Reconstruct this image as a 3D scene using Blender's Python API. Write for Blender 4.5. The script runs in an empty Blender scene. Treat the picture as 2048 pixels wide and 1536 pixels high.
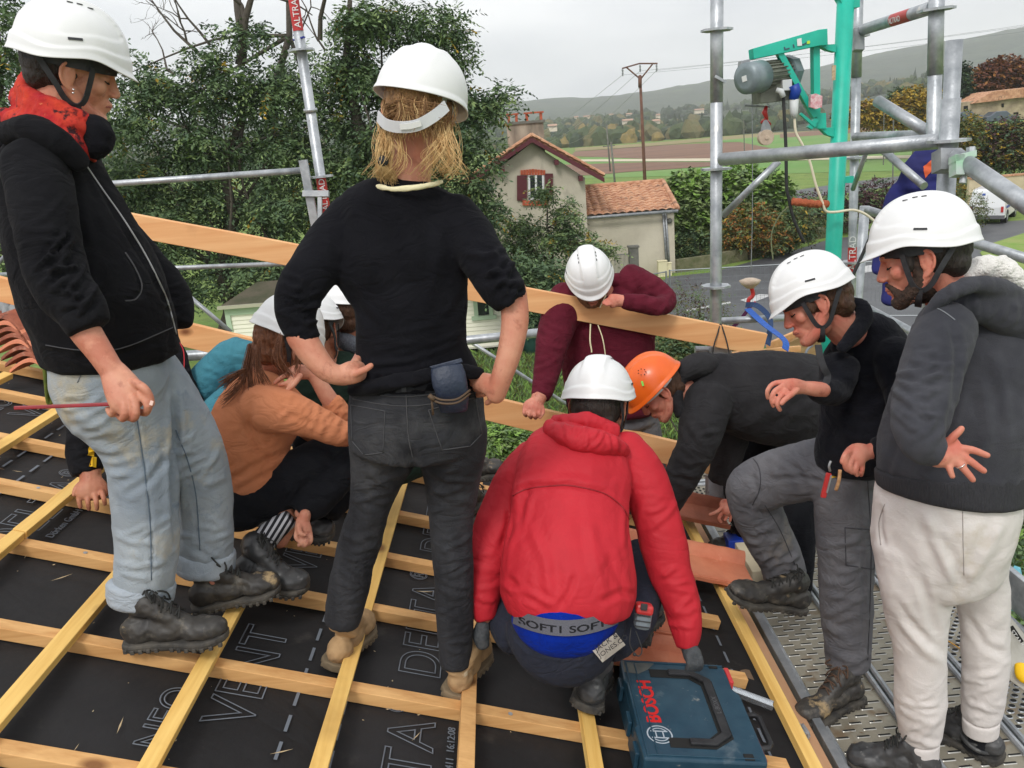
import bpy, math, random
import numpy as np
from mathutils import Vector, Matrix, noise
from mathutils.bvhtree import BVHTree
from math import radians, sin, cos, pi, sqrt, atan2
S=bpy.context.scene
C=S.collection
# ---------------- camera, sky, sun, exposure ----------------
FPX=1710.0; PITCH=radians(16); ROLL=radians(4.5)
EYE=np.array([0,0,6.8])
cf=np.array([0,cos(PITCH),-sin(PITCH)]); _u=np.array([0,sin(PITCH),cos(PITCH)]); _r=np.array([1.,0,0])
cr=_r*cos(ROLL)-_u*sin(ROLL); cu=_u*cos(ROLL)+_r*sin(ROLL)
cam=bpy.data.cameras.new('camera'); camo=bpy.data.objects.new('camera',cam); C.objects.link(camo)
cam.sensor_width=36; cam.lens=36*FPX/2048; cam.clip_start=.05; cam.clip_end=20000
camo.matrix_world=Matrix(((cr[0],cu[0],-cf[0],EYE[0]),(cr[1],cu[1],-cf[1],EYE[1]),(cr[2],cu[2],-cf[2],EYE[2]),(0,0,0,1)))
S.camera=camo
S.view_settings.view_transform='Standard'; S.view_settings.look='None'; S.view_settings.gamma=1
S.view_settings.use_curve_mapping=False
S.view_settings.exposure=0.38
world=bpy.data.worlds.new("World"); S.world=world; world.use_nodes=True
wn=world.node_tree.nodes; wl=world.node_tree.links; wn.clear()
SUN_EL=radians(48); SUN_ROT=radians(200)
sky=wn.new('ShaderNodeTexSky'); sky.sky_type='NISHITA'; sky.sun_disc=False; sky.sun_elevation=SUN_EL; sky.sun_rotation=SUN_ROT
sky.air_density=1.0; sky.dust_density=4.0
hs=wn.new('ShaderNodeHueSaturation'); hs.inputs['Saturation'].default_value=.18
tc=wn.new('ShaderNodeTexCoord'); mp=wn.new('ShaderNodeMapping'); mp.inputs['Scale'].default_value=(1.5,1.5,5)
nz=wn.new('ShaderNodeTexNoise'); nz.inputs['Scale'].default_value=2.2; nz.inputs['Detail'].default_value=5
rp=wn.new('ShaderNodeValToRGB'); rp.color_ramp.elements[0].position=.3; rp.color_ramp.elements[0].color=(6.7,6.95,7.4,1)
rp.color_ramp.elements[1].position=.72; rp.color_ramp.elements[1].color=(9.8,9.85,9.95,1)
mx=wn.new('ShaderNodeMixRGB'); mx.inputs[0].default_value=.8
bg=wn.new('ShaderNodeBackground'); bg.inputs['Strength'].default_value=.108
wo=wn.new('ShaderNodeOutputWorld')
wl.new(sky.outputs[0],hs.inputs['Color']); wl.new(tc.outputs['Generated'],mp.inputs[0]); wl.new(mp.outputs[0],nz.inputs['Vector'])
wl.new(nz.outputs['Fac'],rp.inputs[0]); wl.new(hs.outputs[0],mx.inputs[1]); wl.new(rp.outputs[0],mx.inputs[2])
wl.new(mx.outputs[0],bg.inputs['Color']); wl.new(bg.outputs[0],wo.inputs[0])
sl=bpy.data.lights.new('sun','SUN'); sl.energy=1.15; sl.angle=radians(14); sl.color=(1,.97,.93)
so=bpy.data.objects.new('sun',sl); C.objects.link(so)
so.rotation_euler=Vector((sin(SUN_ROT)*cos(SUN_EL),cos(SUN_ROT)*cos(SUN_EL),sin(SUN_EL))).to_track_quat('Z','Y').to_euler()
S.cycles.max_bounces=6; S.cycles.diffuse_bounces=3; S.cycles.glossy_bounces=3; S.cycles.transmission_bounces=4
S.cycles.transparent_max_bounces=6; S.cycles.volume_bounces=2
# ---------------- helpers ----------------
random.seed(7); RNG=np.random.default_rng(7)
def nrm(v):
    v=np.asarray(v,float); return v/(np.linalg.norm(v)+1e-12)
def ray(x,y): return cf+(x-1024)/FPX*cr-(y-768)/FPX*cu
def P(x,y,d): return EYE+d*ray(x,y)
def PV(x,y,d): return Vector(P(x,y,d))
def ZD(x,y,z): return (z-EYE[2])/ray(x,y)[2]      # depth where the sight line meets height z
def G(x,y,z=0.0): return P(x,y,ZD(x,y,z))
RS=radians(17); RN=np.array([sin(RS),0,cos(RS)]); RB=np.array([cos(RS),0,-sin(RS)]); RA=np.array([0,1.,0])
ROFF=-1.5
def RD(x,y,h=0.0): return (ROFF+h)/(RN@ray(x,y))   # depth at the roof (h above batten tops)
def RP(a,b,h=0.0): return EYE+RA*a+RB*b+RN*(ROFF+h)
DECK=4.8
def pix(p):
    v=np.asarray(p)-EYE; d=v@cf; return 1024+FPX*(v@cr)/d,768-FPX*(v@cu)/d,d
def LD(px_,py_,x,y,z):                               # the same, relative to the line of sight through a pixel
    f_=nrm(ray(px_,py_)); r_=nrm(cr-f_*(cr@f_)); u_=np.cross(r_,f_); return nrm(r_*x+u_*y-f_*z)
def CD(x,y,z): return nrm(cr*x+cu*y-cf*z)          # direction: right, up, towards the viewer

class MB:
    def __init__(s): s.v=[]; s.f=[]; s.m=[]; s.n=0
    def add(s,v,f,mi=0):
        v=np.asarray(v,float); s.v.append(v)
        n=s.n
        for q in f: s.f.append(tuple(int(i)+n for i in q)); s.m.append(mi)
        s.n+=len(v); return s
    def box(s,c,size,ax=None,mi=0):
        ax=np.eye(3) if ax is None else np.array(ax,float)
        h=np.array(size)/2.0; v=[]
        for i in (-1,1):
            for j in (-1,1):
                for k in (-1,1): v.append(np.asarray(c)+ax[0]*h[0]*i+ax[1]*h[1]*j+ax[2]*h[2]*k)
        return s.add(v,[(0,1,3,2),(4,6,7,5),(0,4,5,1),(2,3,7,6),(0,2,6,4),(1,5,7,3)],mi)
    def beam(s,p,q,w,h,up=(0,0,1),mi=0):
        p=np.asarray(p,float);q=np.asarray(q,float); t=nrm(q-p); sd=nrm(np.cross(t,up)); n=np.cross(sd,t)
        return s.box((p+q)/2,(np.linalg.norm(q-p),w,h),(t,sd,n),mi)
    def tube(s,pts,r,n=10,cap=True,mi=0,flat=1.0,up=None):
        pts=[np.asarray(p,float) for p in pts]; m=len(pts)
        rr=[r]*m if np.isscalar(r) else r
        V=[];prev=None
        for i in range(m):
            t=nrm(pts[min(i+1,m-1)]-pts[max(i-1,0)])
            if up is not None: a=nrm(np.cross(t,up))
            elif prev is None:
                a=np.cross(t,(0,0,1)); a=nrm(a if np.linalg.norm(a)>.1 else np.cross(t,(0,1,0)))
            else: a=nrm(prev-t*(prev@t))
            prev=a; b=np.cross(t,a)
            for k in range(n):
                th=2*pi*k/n; V.append(pts[i]+a*cos(th)*rr[i]+b*sin(th)*rr[i]*flat)
        F=[(i*n+k,i*n+(k+1)%n,(i+1)*n+(k+1)%n,(i+1)*n+k) for i in range(m-1) for k in range(n)]
        if cap: F+= [tuple(range(n-1,-1,-1)),tuple((m-1)*n+k for k in range(n))]
        return s.add(V,F,mi)
    def ribbon(s,pts,w,th,up,mi=0):      # flat strap: width axis given per call
        pts=[np.asarray(p,float) for p in pts]; m=len(pts); V=[]
        ups=up if isinstance(up,list) else [up]*m
        for i in range(m):
            t=nrm(pts[min(i+1,m-1)]-pts[max(i-1,0)]); n_=nrm(ups[i]-t*(np.asarray(ups[i])@t)); a=np.cross(t,n_)
            for (x,y) in ((-1,0),(1,0),(1,1),(-1,1)): V.append(pts[i]+a*x*w/2+n_*y*th)
        F=[(i*4+k,i*4+(k+1)%4,(i+1)*4+(k+1)%4,(i+1)*4+k) for i in range(m-1) for k in range(4)]
        F+=[(3,2,1,0),tuple((m-1)*4+k for k in range(4))]
        return s.add(V,F,mi)
    def poly(s,pts,mi=0): return s.add(pts,[tuple(range(len(pts)))],mi)
    def prism(s,pts,ext,mi=0):
        pts=np.asarray(pts,float); n=len(pts)
        V=np.vstack([pts,pts+np.asarray(ext)])
        F=[tuple(range(n-1,-1,-1)),tuple(range(n,2*n))]+[(i,(i+1)%n,n+(i+1)%n,n+i) for i in range(n)]
        return s.add(V,F,mi)
    def ball(s,c,r,ax=None,nu=16,nv=10,mi=0):
        ax=np.eye(3) if ax is None else np.array(ax); r=np.array([r]*3 if np.isscalar(r) else r,float)
        V=[np.asarray(c)+ax[2]*r[2]]
        for i in range(1,nv):
            ph=pi*i/nv
            for k in range(nu):
                th=2*pi*k/nu; V.append(np.asarray(c)+ax[0]*r[0]*sin(ph)*cos(th)+ax[1]*r[1]*sin(ph)*sin(th)+ax[2]*r[2]*cos(ph))
        V.append(np.asarray(c)-ax[2]*r[2]); L=len(V)-1
        F=[(0,1+k,1+(k+1)%nu) for k in range(nu)]
        F+=[(1+i*nu+k,1+(i+1)*nu+k,1+(i+1)*nu+(k+1)%nu,1+i*nu+(k+1)%nu) for i in range(nv-2) for k in range(nu)]
        F+=[(L,1+(nv-2)*nu+(k+1)%nu,1+(nv-2)*nu+k) for k in range(nu)]
        return s.add(V,F,mi)
    def build(s,name,mats,parent=None,smooth=False,bevel=0):
        me=bpy.data.meshes.new(name)
        V=np.vstack(s.v) if s.v else np.zeros((0,3))
        me.from_pydata(V.tolist(),[],s.f)
        return finish(me,name,mats,parent,smooth,bevel,s.m)
def finish(me,name,mats,parent=None,smooth=False,bevel=0,mi=None):
    if not isinstance(mats,(list,tuple)): mats=[mats]
    for m in mats: me.materials.append(m)
    if mi is not None and len(mats)>1: me.polygons.foreach_set('material_index',np.array(mi,dtype=np.int32))
    if smooth: me.polygons.foreach_set('use_smooth',np.ones(len(me.polygons),dtype=bool))
    me.update()
    o=bpy.data.objects.new(name,me); C.objects.link(o)
    if bevel:
        b=o.modifiers.new('bevel','BEVEL'); b.width=bevel; b.segments=2; b.limit_method='ANGLE'; b.angle_limit=radians(35)
    if parent is not None: attach(o,parent)
    return o
def world_loc(o): return o['_w'] if '_w' in o else [0,0,0]
def attach(o,parent):
    o.parent=parent
    if parent.type=='EMPTY': o.matrix_parent_inverse=Matrix.Translation(-Vector(parent.location))
def tag(o,label=None,cat=None,group=None,kind=None):
    if label: o['label']=label
    if cat: o['category']=cat
    if group: o['group']=group
    if kind: o['kind']=kind
    return o
def thing(name,loc,label,cat,group=None):
    o=bpy.data.objects.new(name,None); C.objects.link(o); o.location=Vector(loc); o.empty_display_size=.1
    return tag(o,label,cat,group)
def struct(o): o['kind']='structure'; return o
def copy_thing(r,off,rz=0,scale=1,label=None):
    c=r.copy(); C.objects.link(c); c.location=Vector(r.location)+Vector(off); c.rotation_euler[2]+=rz
    if scale!=1: c.scale=(scale,)*3
    if label: c['label']=label
    for ch in list(r.children):
        d=ch.copy(); C.objects.link(d); d.parent=c
        for g in list(ch.children):
            e=g.copy(); C.objects.link(e); e.parent=d
    return c
def quads_mesh(V,name,mats,parent=None,mi=None,smooth=False,k=4):
    V=np.asarray(V,dtype=np.float32).reshape(-1,3); nf=len(V)//k
    me=bpy.data.meshes.new(name); me.vertices.add(len(V)); me.vertices.foreach_set('co',V.ravel())
    me.loops.add(len(V)); me.loops.foreach_set('vertex_index',np.arange(len(V),dtype=np.int32))
    me.polygons.add(nf); me.polygons.foreach_set('loop_start',np.arange(nf,dtype=np.int32)*k)
    me.update(calc_edges=True)
    return finish(me,name,mats,parent,smooth,0,mi)
# ---------------- materials ----------------
def srgb(r,g,b): return tuple(((c/255)/12.92 if c/255<=.04045 else ((c/255+.055)/1.055)**2.4) for c in (r,g,b))
_M={}
def mat(name,base,rough=.7,col2=None,vs=8,bump=.0,bs=120,metal=0,sheen=0,stretch=None,rot=None,detail=4,spec=None,ramp=(.35,.65),extra=None,coat=0,trans=0,bdist=.01,wr=0,wrd=.01,wrs=(1,1,1)):
    if name in _M: return _M[name]
    m=bpy.data.materials.new(name); m.use_nodes=True; nt=m.node_tree; N=nt.nodes; L=nt.links
    b=N['Principled BSDF']; b.inputs['Roughness'].default_value=rough; b.inputs['Metallic'].default_value=metal
    b.inputs['Base Color'].default_value=(*base,1)
    if spec is not None: b.inputs['Specular IOR Level'].default_value=spec
    if sheen: b.inputs['Sheen Weight'].default_value=sheen; b.inputs['Sheen Roughness'].default_value=.5
    if coat: b.inputs['Coat Weight'].default_value=coat; b.inputs['Coat Roughness'].default_value=.15
    if trans: b.inputs['Transmission Weight'].default_value=trans
    tc=N.new('ShaderNodeTexCoord'); mpn=N.new('ShaderNodeMapping'); L.new(tc.outputs['Object'],mpn.inputs[0])
    if stretch: mpn.inputs['Scale'].default_value=stretch
    if rot: mpn.inputs['Rotation'].default_value=rot
    col=None
    if col2 is not None:
        n=N.new('ShaderNodeTexNoise'); n.inputs['Scale'].default_value=vs; n.inputs['Detail'].default_value=detail; n.inputs['Roughness'].default_value=.6
        L.new(mpn.outputs[0],n.inputs['Vector'])
        r=N.new('ShaderNodeValToRGB'); r.color_ramp.elements[0].position=ramp[0]; r.color_ramp.elements[1].position=ramp[1]
        r.color_ramp.elements[0].color=(*base,1); r.color_ramp.elements[1].color=(*col2,1)
        L.new(n.outputs['Fac'],r.inputs[0]); col=r.outputs[0]
    if extra:      # list of (colour, scale, lo, hi, stretch): blotches of a further colour
        for (c3,sc,lo,hi,st) in extra:
            mp2=N.new('ShaderNodeMapping'); L.new(tc.outputs['Object'],mp2.inputs[0]); mp2.inputs['Scale'].default_value=st or (1,1,1)
            mp2.inputs['Location'].default_value=(sc,3.1,.7)
            n=N.new('ShaderNodeTexNoise'); n.inputs['Scale'].default_value=sc; n.inputs['Detail'].default_value=6; n.inputs['Roughness'].default_value=.65
            L.new(mp2.outputs[0],n.inputs['Vector'])
            r=N.new('ShaderNodeMapRange'); r.inputs[1].default_value=lo; r.inputs[2].default_value=hi; L.new(n.outputs['Fac'],r.inputs[0])
            mxn=N.new('ShaderNodeMixRGB'); L.new(r.outputs[0],mxn.inputs[0]); mxn.inputs[2].default_value=(*c3,1)
            if col is None: mxn.inputs[1].default_value=(*base,1)
            else: L.new(col,mxn.inputs[1])
            col=mxn.outputs[0]
    if col is not None: L.new(col,b.inputs['Base Color'])
    if bump:
        n=N.new('ShaderNodeTexNoise'); n.inputs['Scale'].default_value=bs; n.inputs['Detail'].default_value=5
        L.new(mpn.outputs[0],n.inputs['Vector'])
        bp=N.new('ShaderNodeBump'); bp.inputs['Strength'].default_value=bump; bp.inputs['Distance'].default_value=bdist
        L.new(n.outputs['Fac'],bp.inputs['Height']); L.new(bp.outputs[0],b.inputs['Normal'])
        if wr:
            mw=N.new('ShaderNodeMapping'); mw.inputs['Scale'].default_value=wrs; L.new(tc.outputs['Object'],mw.inputs[0])
            nw=N.new('ShaderNodeTexNoise'); nw.inputs['Scale'].default_value=wr; nw.inputs['Detail'].default_value=3; nw.inputs['Distortion'].default_value=1.2; L.new(mw.outputs[0],nw.inputs['Vector'])
            s_=N.new('ShaderNodeMath'); s_.operation='SUBTRACT'; s_.inputs[1].default_value=.5; L.new(nw.outputs['Fac'],s_.inputs[0]); a_=N.new('ShaderNodeMath'); a_.operation='ABSOLUTE'; L.new(s_.outputs[0],a_.inputs[0])
            b2=N.new('ShaderNodeBump'); b2.inputs['Strength'].default_value=.6; b2.inputs['Distance'].default_value=wrd*4; L.new(a_.outputs[0],b2.inputs['Height']); L.new(b2.outputs[0],bp.inputs['Normal'])
    _M[name]=m; return m
def wood(name,c1,c2,axis,rough=.65,dark=(.25,.11,.04),grain=26):
    m=bpy.data.materials.new(name); m.use_nodes=True; N=m.node_tree.nodes; L=m.node_tree.links; b=N['Principled BSDF']
    b.inputs['Roughness'].default_value=rough; b.inputs['Specular IOR Level'].default_value=.3
    tc=N.new('ShaderNodeTexCoord'); mp=N.new('ShaderNodeMapping'); L.new(tc.outputs['Object'],mp.inputs[0])
    if axis=='y': mp.inputs['Scale'].default_value=(1,.05,1)
    else: mp.inputs['Rotation'].default_value=(0,-RS,0); mp.inputs['Scale'].default_value=(.05,1,1)
    n=N.new('ShaderNodeTexNoise'); n.inputs['Scale'].default_value=grain; n.inputs['Detail'].default_value=5; n.inputs['Distortion'].default_value=.5
    L.new(mp.outputs[0],n.inputs['Vector'])
    n3=N.new('ShaderNodeTexNoise'); n3.inputs['Scale'].default_value=grain*5; n3.inputs['Detail'].default_value=3; L.new(mp.outputs[0],n3.inputs['Vector'])
    ad=N.new('ShaderNodeMath'); ad.operation='MULTIPLY_ADD'; ad.inputs[1].default_value=.35; L.new(n3.outputs['Fac'],ad.inputs[0]); L.new(n.outputs['Fac'],ad.inputs[2])
    r=N.new('ShaderNodeValToRGB'); r.color_ramp.elements[0].position=.45; r.color_ramp.elements[1].position=.85
    r.color_ramp.elements[0].color=(*c2,1); r.color_ramp.elements[1].color=(*c1,1); L.new(ad.outputs[0],r.inputs[0])
    # knots
    mk=N.new('ShaderNodeMapping'); L.new(tc.outputs['Object'],mk.inputs[0])
    mk.inputs['Scale'].default_value=(1,.6,1) if axis=='y' else (.6,1,1)
    v=N.new('ShaderNodeTexVoronoi'); v.inputs['Scale'].default_value=5.5; L.new(mk.outputs[0],v.inputs['Vector'])
    kr=N.new('ShaderNodeMapRange'); kr.inputs[1].default_value=.15; kr.inputs[2].default_value=.06; L.new(v.outputs['Distance'],kr.inputs[0])
    mk2=N.new('ShaderNodeMixRGB'); L.new(kr.outputs[0],mk2.inputs[0]); L.new(r.outputs[0],mk2.inputs[1]); mk2.inputs[2].default_value=(*dark,1)
    # stains
    n2=N.new('ShaderNodeTexNoise'); n2.inputs['Scale'].default_value=4; n2.inputs['Detail'].default_value=6; L.new(tc.outputs['Object'],n2.inputs['Vector'])
    sr=N.new('ShaderNodeMapRange'); sr.inputs[1].default_value=.58; sr.inputs[2].default_value=.8; sr.inputs[4].default_value=.6; L.new(n2.outputs['Fac'],sr.inputs[0])
    m3=N.new('ShaderNodeMixRGB'); L.new(sr.outputs[0],m3.inputs[0]); L.new(mk2.outputs[0],m3.inputs[1]); m3.inputs[2].default_value=(c2[0]*.55,c2[1]*.5,c2[2]*.5,1)
    L.new(m3.outputs[0],b.inputs['Base Color'])
    bp=N.new('ShaderNodeBump'); bp.inputs['Strength'].default_value=.35; bp.inputs['Distance'].default_value=.002; L.new(ad.outputs[0],bp.inputs['Height']); L.new(bp.outputs[0],b.inputs['Normal'])
    return m
M_GALV=mat('galvanised_steel',(.30,.32,.34),.42,(.5,.52,.54),14,bump=.12,bs=90,metal=.55,extra=[((.62,.6,.55),9,.66,.72,(1,1,.5)),((.14,.13,.12),22,.68,.76,None)])
M_GALVD=mat('dull_galvanised_steel',(.22,.235,.25),.5,(.36,.37,.38),10,bump=.1,bs=90,metal=.45,extra=[((.5,.45,.38),11,.66,.72,None)])
M_TEAL=mat('turquoise_paint',srgb(28,168,145),.42,srgb(40,190,165),5,bump=.06,bs=60,extra=[(srgb(200,196,180),17,.70,.73,None),(srgb(20,60,55),30,.70,.74,None)])
M_RUB=mat('black_rubber',(.018,.018,.02),.6,(.03,.03,.03),30)
M_RED=mat('red_paint',(.55,.03,.03),.4,(.42,.03,.03),20)
M_WHITEP=mat('white_paint',(.75,.75,.74),.4)
def text_obj(txt,name,m,origin,xdir,ydir,size,parent=None,outline=0,thick=.0008,bold=.0,align='LEFT'):
    cu_=bpy.data.curves.new(name,'FONT'); cu_.body=txt; cu_.size=size; cu_.align_x=align
    if outline: cu_.fill_mode='NONE'; cu_.bevel_depth=outline; cu_.bevel_resolution=0
    else: cu_.extrude=thick; cu_.offset=bold*size
    tmp=bpy.data.objects.new('tmp',cu_); C.objects.link(tmp)
    dg=bpy.context.evaluated_depsgraph_get(); me=bpy.data.meshes.new_from_object(tmp.evaluated_get(dg)); bpy.data.objects.remove(tmp)
    n=len(me.vertices); co=np.empty(n*3); me.vertices.foreach_get('co',co); co=co.reshape(-1,3)
    xd=nrm(xdir); zd=nrm(np.cross(xd,ydir)); yd=np.cross(zd,xd)
    if outline: co[:,2]*=.25
    w=np.asarray(origin)+co[:,0:1]*xd+co[:,1:2]*yd+co[:,2:3]*zd
    me.vertices.foreach_set('co',w.ravel()); me.materials.clear()
    return finish(me,name,m,parent)
# ---------------- roof under construction ----------------
M_WY=wood('batten_pine',srgb(246,206,124),srgb(222,174,92),'y')
M_WX=wood('counter_batten_pine',srgb(226,178,118),srgb(198,146,90),'x')
M_WP=wood('guard_plank_pine',srgb(238,186,132),srgb(220,156,102),'x',dark=(.22,.08,.03),grain=16)
M_MEM=mat('roofing_membrane',(.013,.0125,.013),.7,(.022,.021,.022),2.2,spec=.3,wr=2.2,wrd=.006,bump=.35,bs=9,detail=6,bdist=.02,extra=[((.055,.05,.045),5,.62,.8,None),((.11,.105,.10),150,.71,.74,None)])
M_PRT=mat('membrane_print',(.15,.17,.20),.75)
M_TERRA=mat('terracotta',srgb(212,134,100),.55,srgb(196,112,80),6,bump=.15,bs=60,extra=[(srgb(222,170,140),6,.6,.75,None),(srgb(90,70,60),14,.68,.76,None)])
M_TERRO=mat('weathered_terracotta',srgb(168,98,72),.75,srgb(120,66,52),12,bump=.3,bs=70,extra=[(srgb(190,150,130),10,.6,.72,None),(srgb(62,52,48),16,.62,.72,None)])
M_RENDER=mat('lime_render',(.42,.38,.32),.9,(.34,.31,.27),2,bump=.3,bs=30)
A0,A1=-1.2,4.12; B0,B1=-6.0,1.31
bl=thing('house_under_repair',RP(1,-2,-3),'rendered house below the battened roof everyone stands on','house')
def rp3(a,b,h): return RP(a,b,h)
m=MB(); m.add([RP(A0,B0,-.20),RP(A1,B0,-.20),RP(A1,B1-.03,-.20),RP(A0,B1-.03,-.20),RP(A0,B0,-.075),RP(A1,B0,-.075),RP(A1,B1-.03,-.075),RP(A0,B1-.03,-.075)],
      [(3,2,1,0),(4,5,6,7),(0,1,5,4),(1,2,6,5),(2,3,7,6),(3,0,4,7)])
m.build('roof_boarding',mat('old_boards',(.2,.13,.08),.8,(.12,.08,.05),10),bl)
xs=RP(0,B1-.25,-.2); xw=RP(0,B0+.2,-.2); w=MB()
w.prism([(xw[0],A0,0),(xs[0],A0,0),(xs[0],A0,xs[2]-.01),(xw[0],A0,xw[2]-.01)],(0,A1-.2-A0,0)); w.build('wall',M_RENDER,bl)
# membrane sheet with gentle waves
na,nb=170,200; V=[];
for i in range(na+1):
    a=A0+(A1-A0)*i/na
    for j in range(nb+1):
        b=-3.2+(B1+3.2)*j/nb
        h=-.070+.006*noise.noise(Vector((a*2.2,b*3.5,1)))+.003*noise.noise(Vector((a*9,b*2,5)))
        V.append(RP(a,b,min(h,-.0655)))
mb=MB(); mb.add(V,[(i*(nb+1)+j,i*(nb+1)+j+1,(i+1)*(nb+1)+j+1,(i+1)*(nb+1)+j) for i in range(na) for j in range(nb)])
mem=mb.build('roofing_membrane',M_MEM,smooth=True); tag(mem,'black roofing membrane printed with outlined grey lettering under the battens','membrane')
HM=-.0628
# printed lettering (the reading direction runs along the battens)
def mtxt(s,a,b,size,outline=.0021,name='printed_lettering'):
    t=text_obj(s,name,M_PRT,RP(a,b,HM),RA,-RB,size,mem,outline=outline); return t
for b0,aa in ((.178,(.72,1.48,2.23,3.02)),(-1.215,(.9,1.72,2.50,3.28)),(-2.64,(2.6,3.4))):
    for a in aa: mtxt('DELTA',a,b0,.185); mtxt('®',a+.575,b0-.085,.085,.0013)
for b0,aa in ((-.300,(1.10,1.885,2.70,3.45)),(-1.665,(1.2,2.0,2.85,3.54)),(1.09,(1.3,2.15,2.95))):
    for a in aa: mtxt('VENT',a,b0,.185)
for b0,aa in ((-.470,(1.76,2.58,3.35)),(-1.835,(2.75,3.45)),(.92,(1.2,2.05,2.85))):
    for a in aa: mtxt('NEO',a,b0,.115)
for (a,b) in ((2.62,-1.155),(3.5,-1.155),(1.7,-1.155)): text_obj('Dörken GmbH & Co.','printed_maker_line',M_PRT,RP(a,b,HM),RA,-RB,.036,mem)
for (a,b) in ((1.82,.235),(2.9,.235)): text_obj('024411  16:12:08','printed_batch_line',M_PRT,RP(a,b,HM),RA,-RB,.03,mem)
dm=MB()
for b in (-.211,-.078,1.2,-1.55,-1.45,.86):
    a=-.2
    while a<3.95:
        dm.add([RP(a,b-.0045,HM),RP(a,b+.0045,HM),RP(a+.066,b+.0045,HM),RP(a+.066,b-.0045,HM)],[(0,1,2,3)]); a+=.105
dm.build('printed_dashes',M_PRT,mem)['kind']='stuff'
# tape seam of the membrane and sawdust on it
dm=MB(); rs=np.random.default_rng(3)
for k in range(420):
    a,b=rs.uniform(.9,4),rs.uniform(-2.4,1.25); s=rs.uniform(.002,.006); t=rs.uniform(0,3.1); L=s*rs.choice([1,1,1,6])
    c=RP(a,b,HM+.001); u=RA*cos(t)+RB*sin(t); v=-RA*sin(t)+RB*cos(t)
    dm.add([c-u*L,c+v*s*.4,c+u*L+RN*.002,c-v*s*.4],[(0,1,2,3)])
o=dm.build('wood_shavings',mat('sawdust',(.55,.42,.25),.9)); tag(o,'scattered sawdust and shavings on the black membrane','sawdust',kind='stuff')
def beamR(name,a0,b0,a1,b1,w,h0,h1,m_,label,group,side=None):
    p=RP(a0,b0,(h0+h1)/2); q=RP(a1,b1,(h0+h1)/2); mbx=MB()
    # slightly wany edges: several sections
    t=nrm(q-p); sd=nrm(np.cross(t,RN)); n=8; hh=(h1-h0)/2; V=[]
    for i in range(n+1):
        c=p+(q-p)*i/n+sd*random.uniform(-.0012,.0012); ww=w/2+random.uniform(-.0012,.001)
        for (x,y) in ((-1,-1),(1,-1),(1,1),(-1,1)): V.append(c+sd*ww*x+RN*(hh*y+ (random.uniform(-.0008,.0008) if y>0 else 0)))
    F=[(i*4+k,i*4+(k+1)%4,(i+1)*4+(k+1)%4,(i+1)*4+k) for i in range(n) for k in range(4)]+[(3,2,1,0),tuple(n*4+k for k in range(4))]
    mbx.add(V,F); o=mbx.build(name,m_,bevel=.0022); tag(o,label,'batten',group); return o
rows=[(.82,'counter-batten running down the slope, nearest the camera edge'),(1.235,'counter-batten running down the slope under the near end of the blue case'),(1.655,'lowest visible counter-batten crossing the bottom left corner of the photo'),(2.085,'counter-batten under the tan shoes and the near muddy boot, passing the blue case'),
 (2.51,'counter-batten just behind the tan shoes, ending by the long steel spirit level'),(2.875,'counter-batten under the fingers of the black and yellow sleeve'),(3.25,'counter-batten passing behind the pale jeans above the black and yellow cuff'),(3.70,'farthest counter-batten, in front of the stacked roof tiles'),(4.04,'counter-batten along the far edge of the roof')]
rowo=[]
for a,l in rows: rowo.append(beamR('counter_batten',a,-3.1,a,B1-.09,.045,-.0655,-.0275,M_WX,l,'counter-battens running down the roof slope'))
cols=[(-2.33,-.9,4.1,'yellow tile batten highest up the slope, left of the picture'),(-1.96,-.9,3.86,'yellow tile batten with a cut end pointing at the stack of tiles'),(-1.59,-.9,3.72,'upper left yellow tile batten passing under the red marking stick'),(-1.215,-.9,2.52,'jointed yellow tile batten left of the pale jeans, near piece'),(-1.215,2.526,4.02,'jointed yellow tile batten left of the pale jeans, far piece beside the fingers'),
 (-.845,-.9,4.02,'yellow tile batten leading to the left muddy boot'),(-.47,-.9,4.02,'yellow tile batten under both muddy boots of the woman in pale jeans'),(-.13,-.9,4.02,'yellow tile batten between the legs in grey jeans'),(.26,-.9,4.02,'reddish tile batten under the right tan shoe'),(.61,-.9,3.2,'tile batten under the heel of the crouching man in red'),(1.285,-.9,3.86,'worn eave batten along the lower edge of the roof')]
for i,(b,a0,a1,l) in enumerate(cols):
    beamR('tile_batten',a0,b,a1,b if i!=7 else b+.06,.043,-.0272,0,M_WX if i==8 else M_WY,l,'tile battens parallel to the eave')
for (a,b) in ((2.085,-.69),(2.085,.385),(2.51,-1.0),(1.655,-.98),(2.085,-1.35),(2.875,-1.33)):
    s=MB(); c=RP(a,b,-.0275); s.tube([c,c+RN*.0018],.0065,12); s.tube([c+RN*.0018,c+RN*.0021],.0025,6)
    tag(s.build('screw',M_GALV),None,'screw','screw heads in the counter-battens')['label']='small steel screw head sunk in a counter-batten'
# fascia and eave flashing

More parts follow.
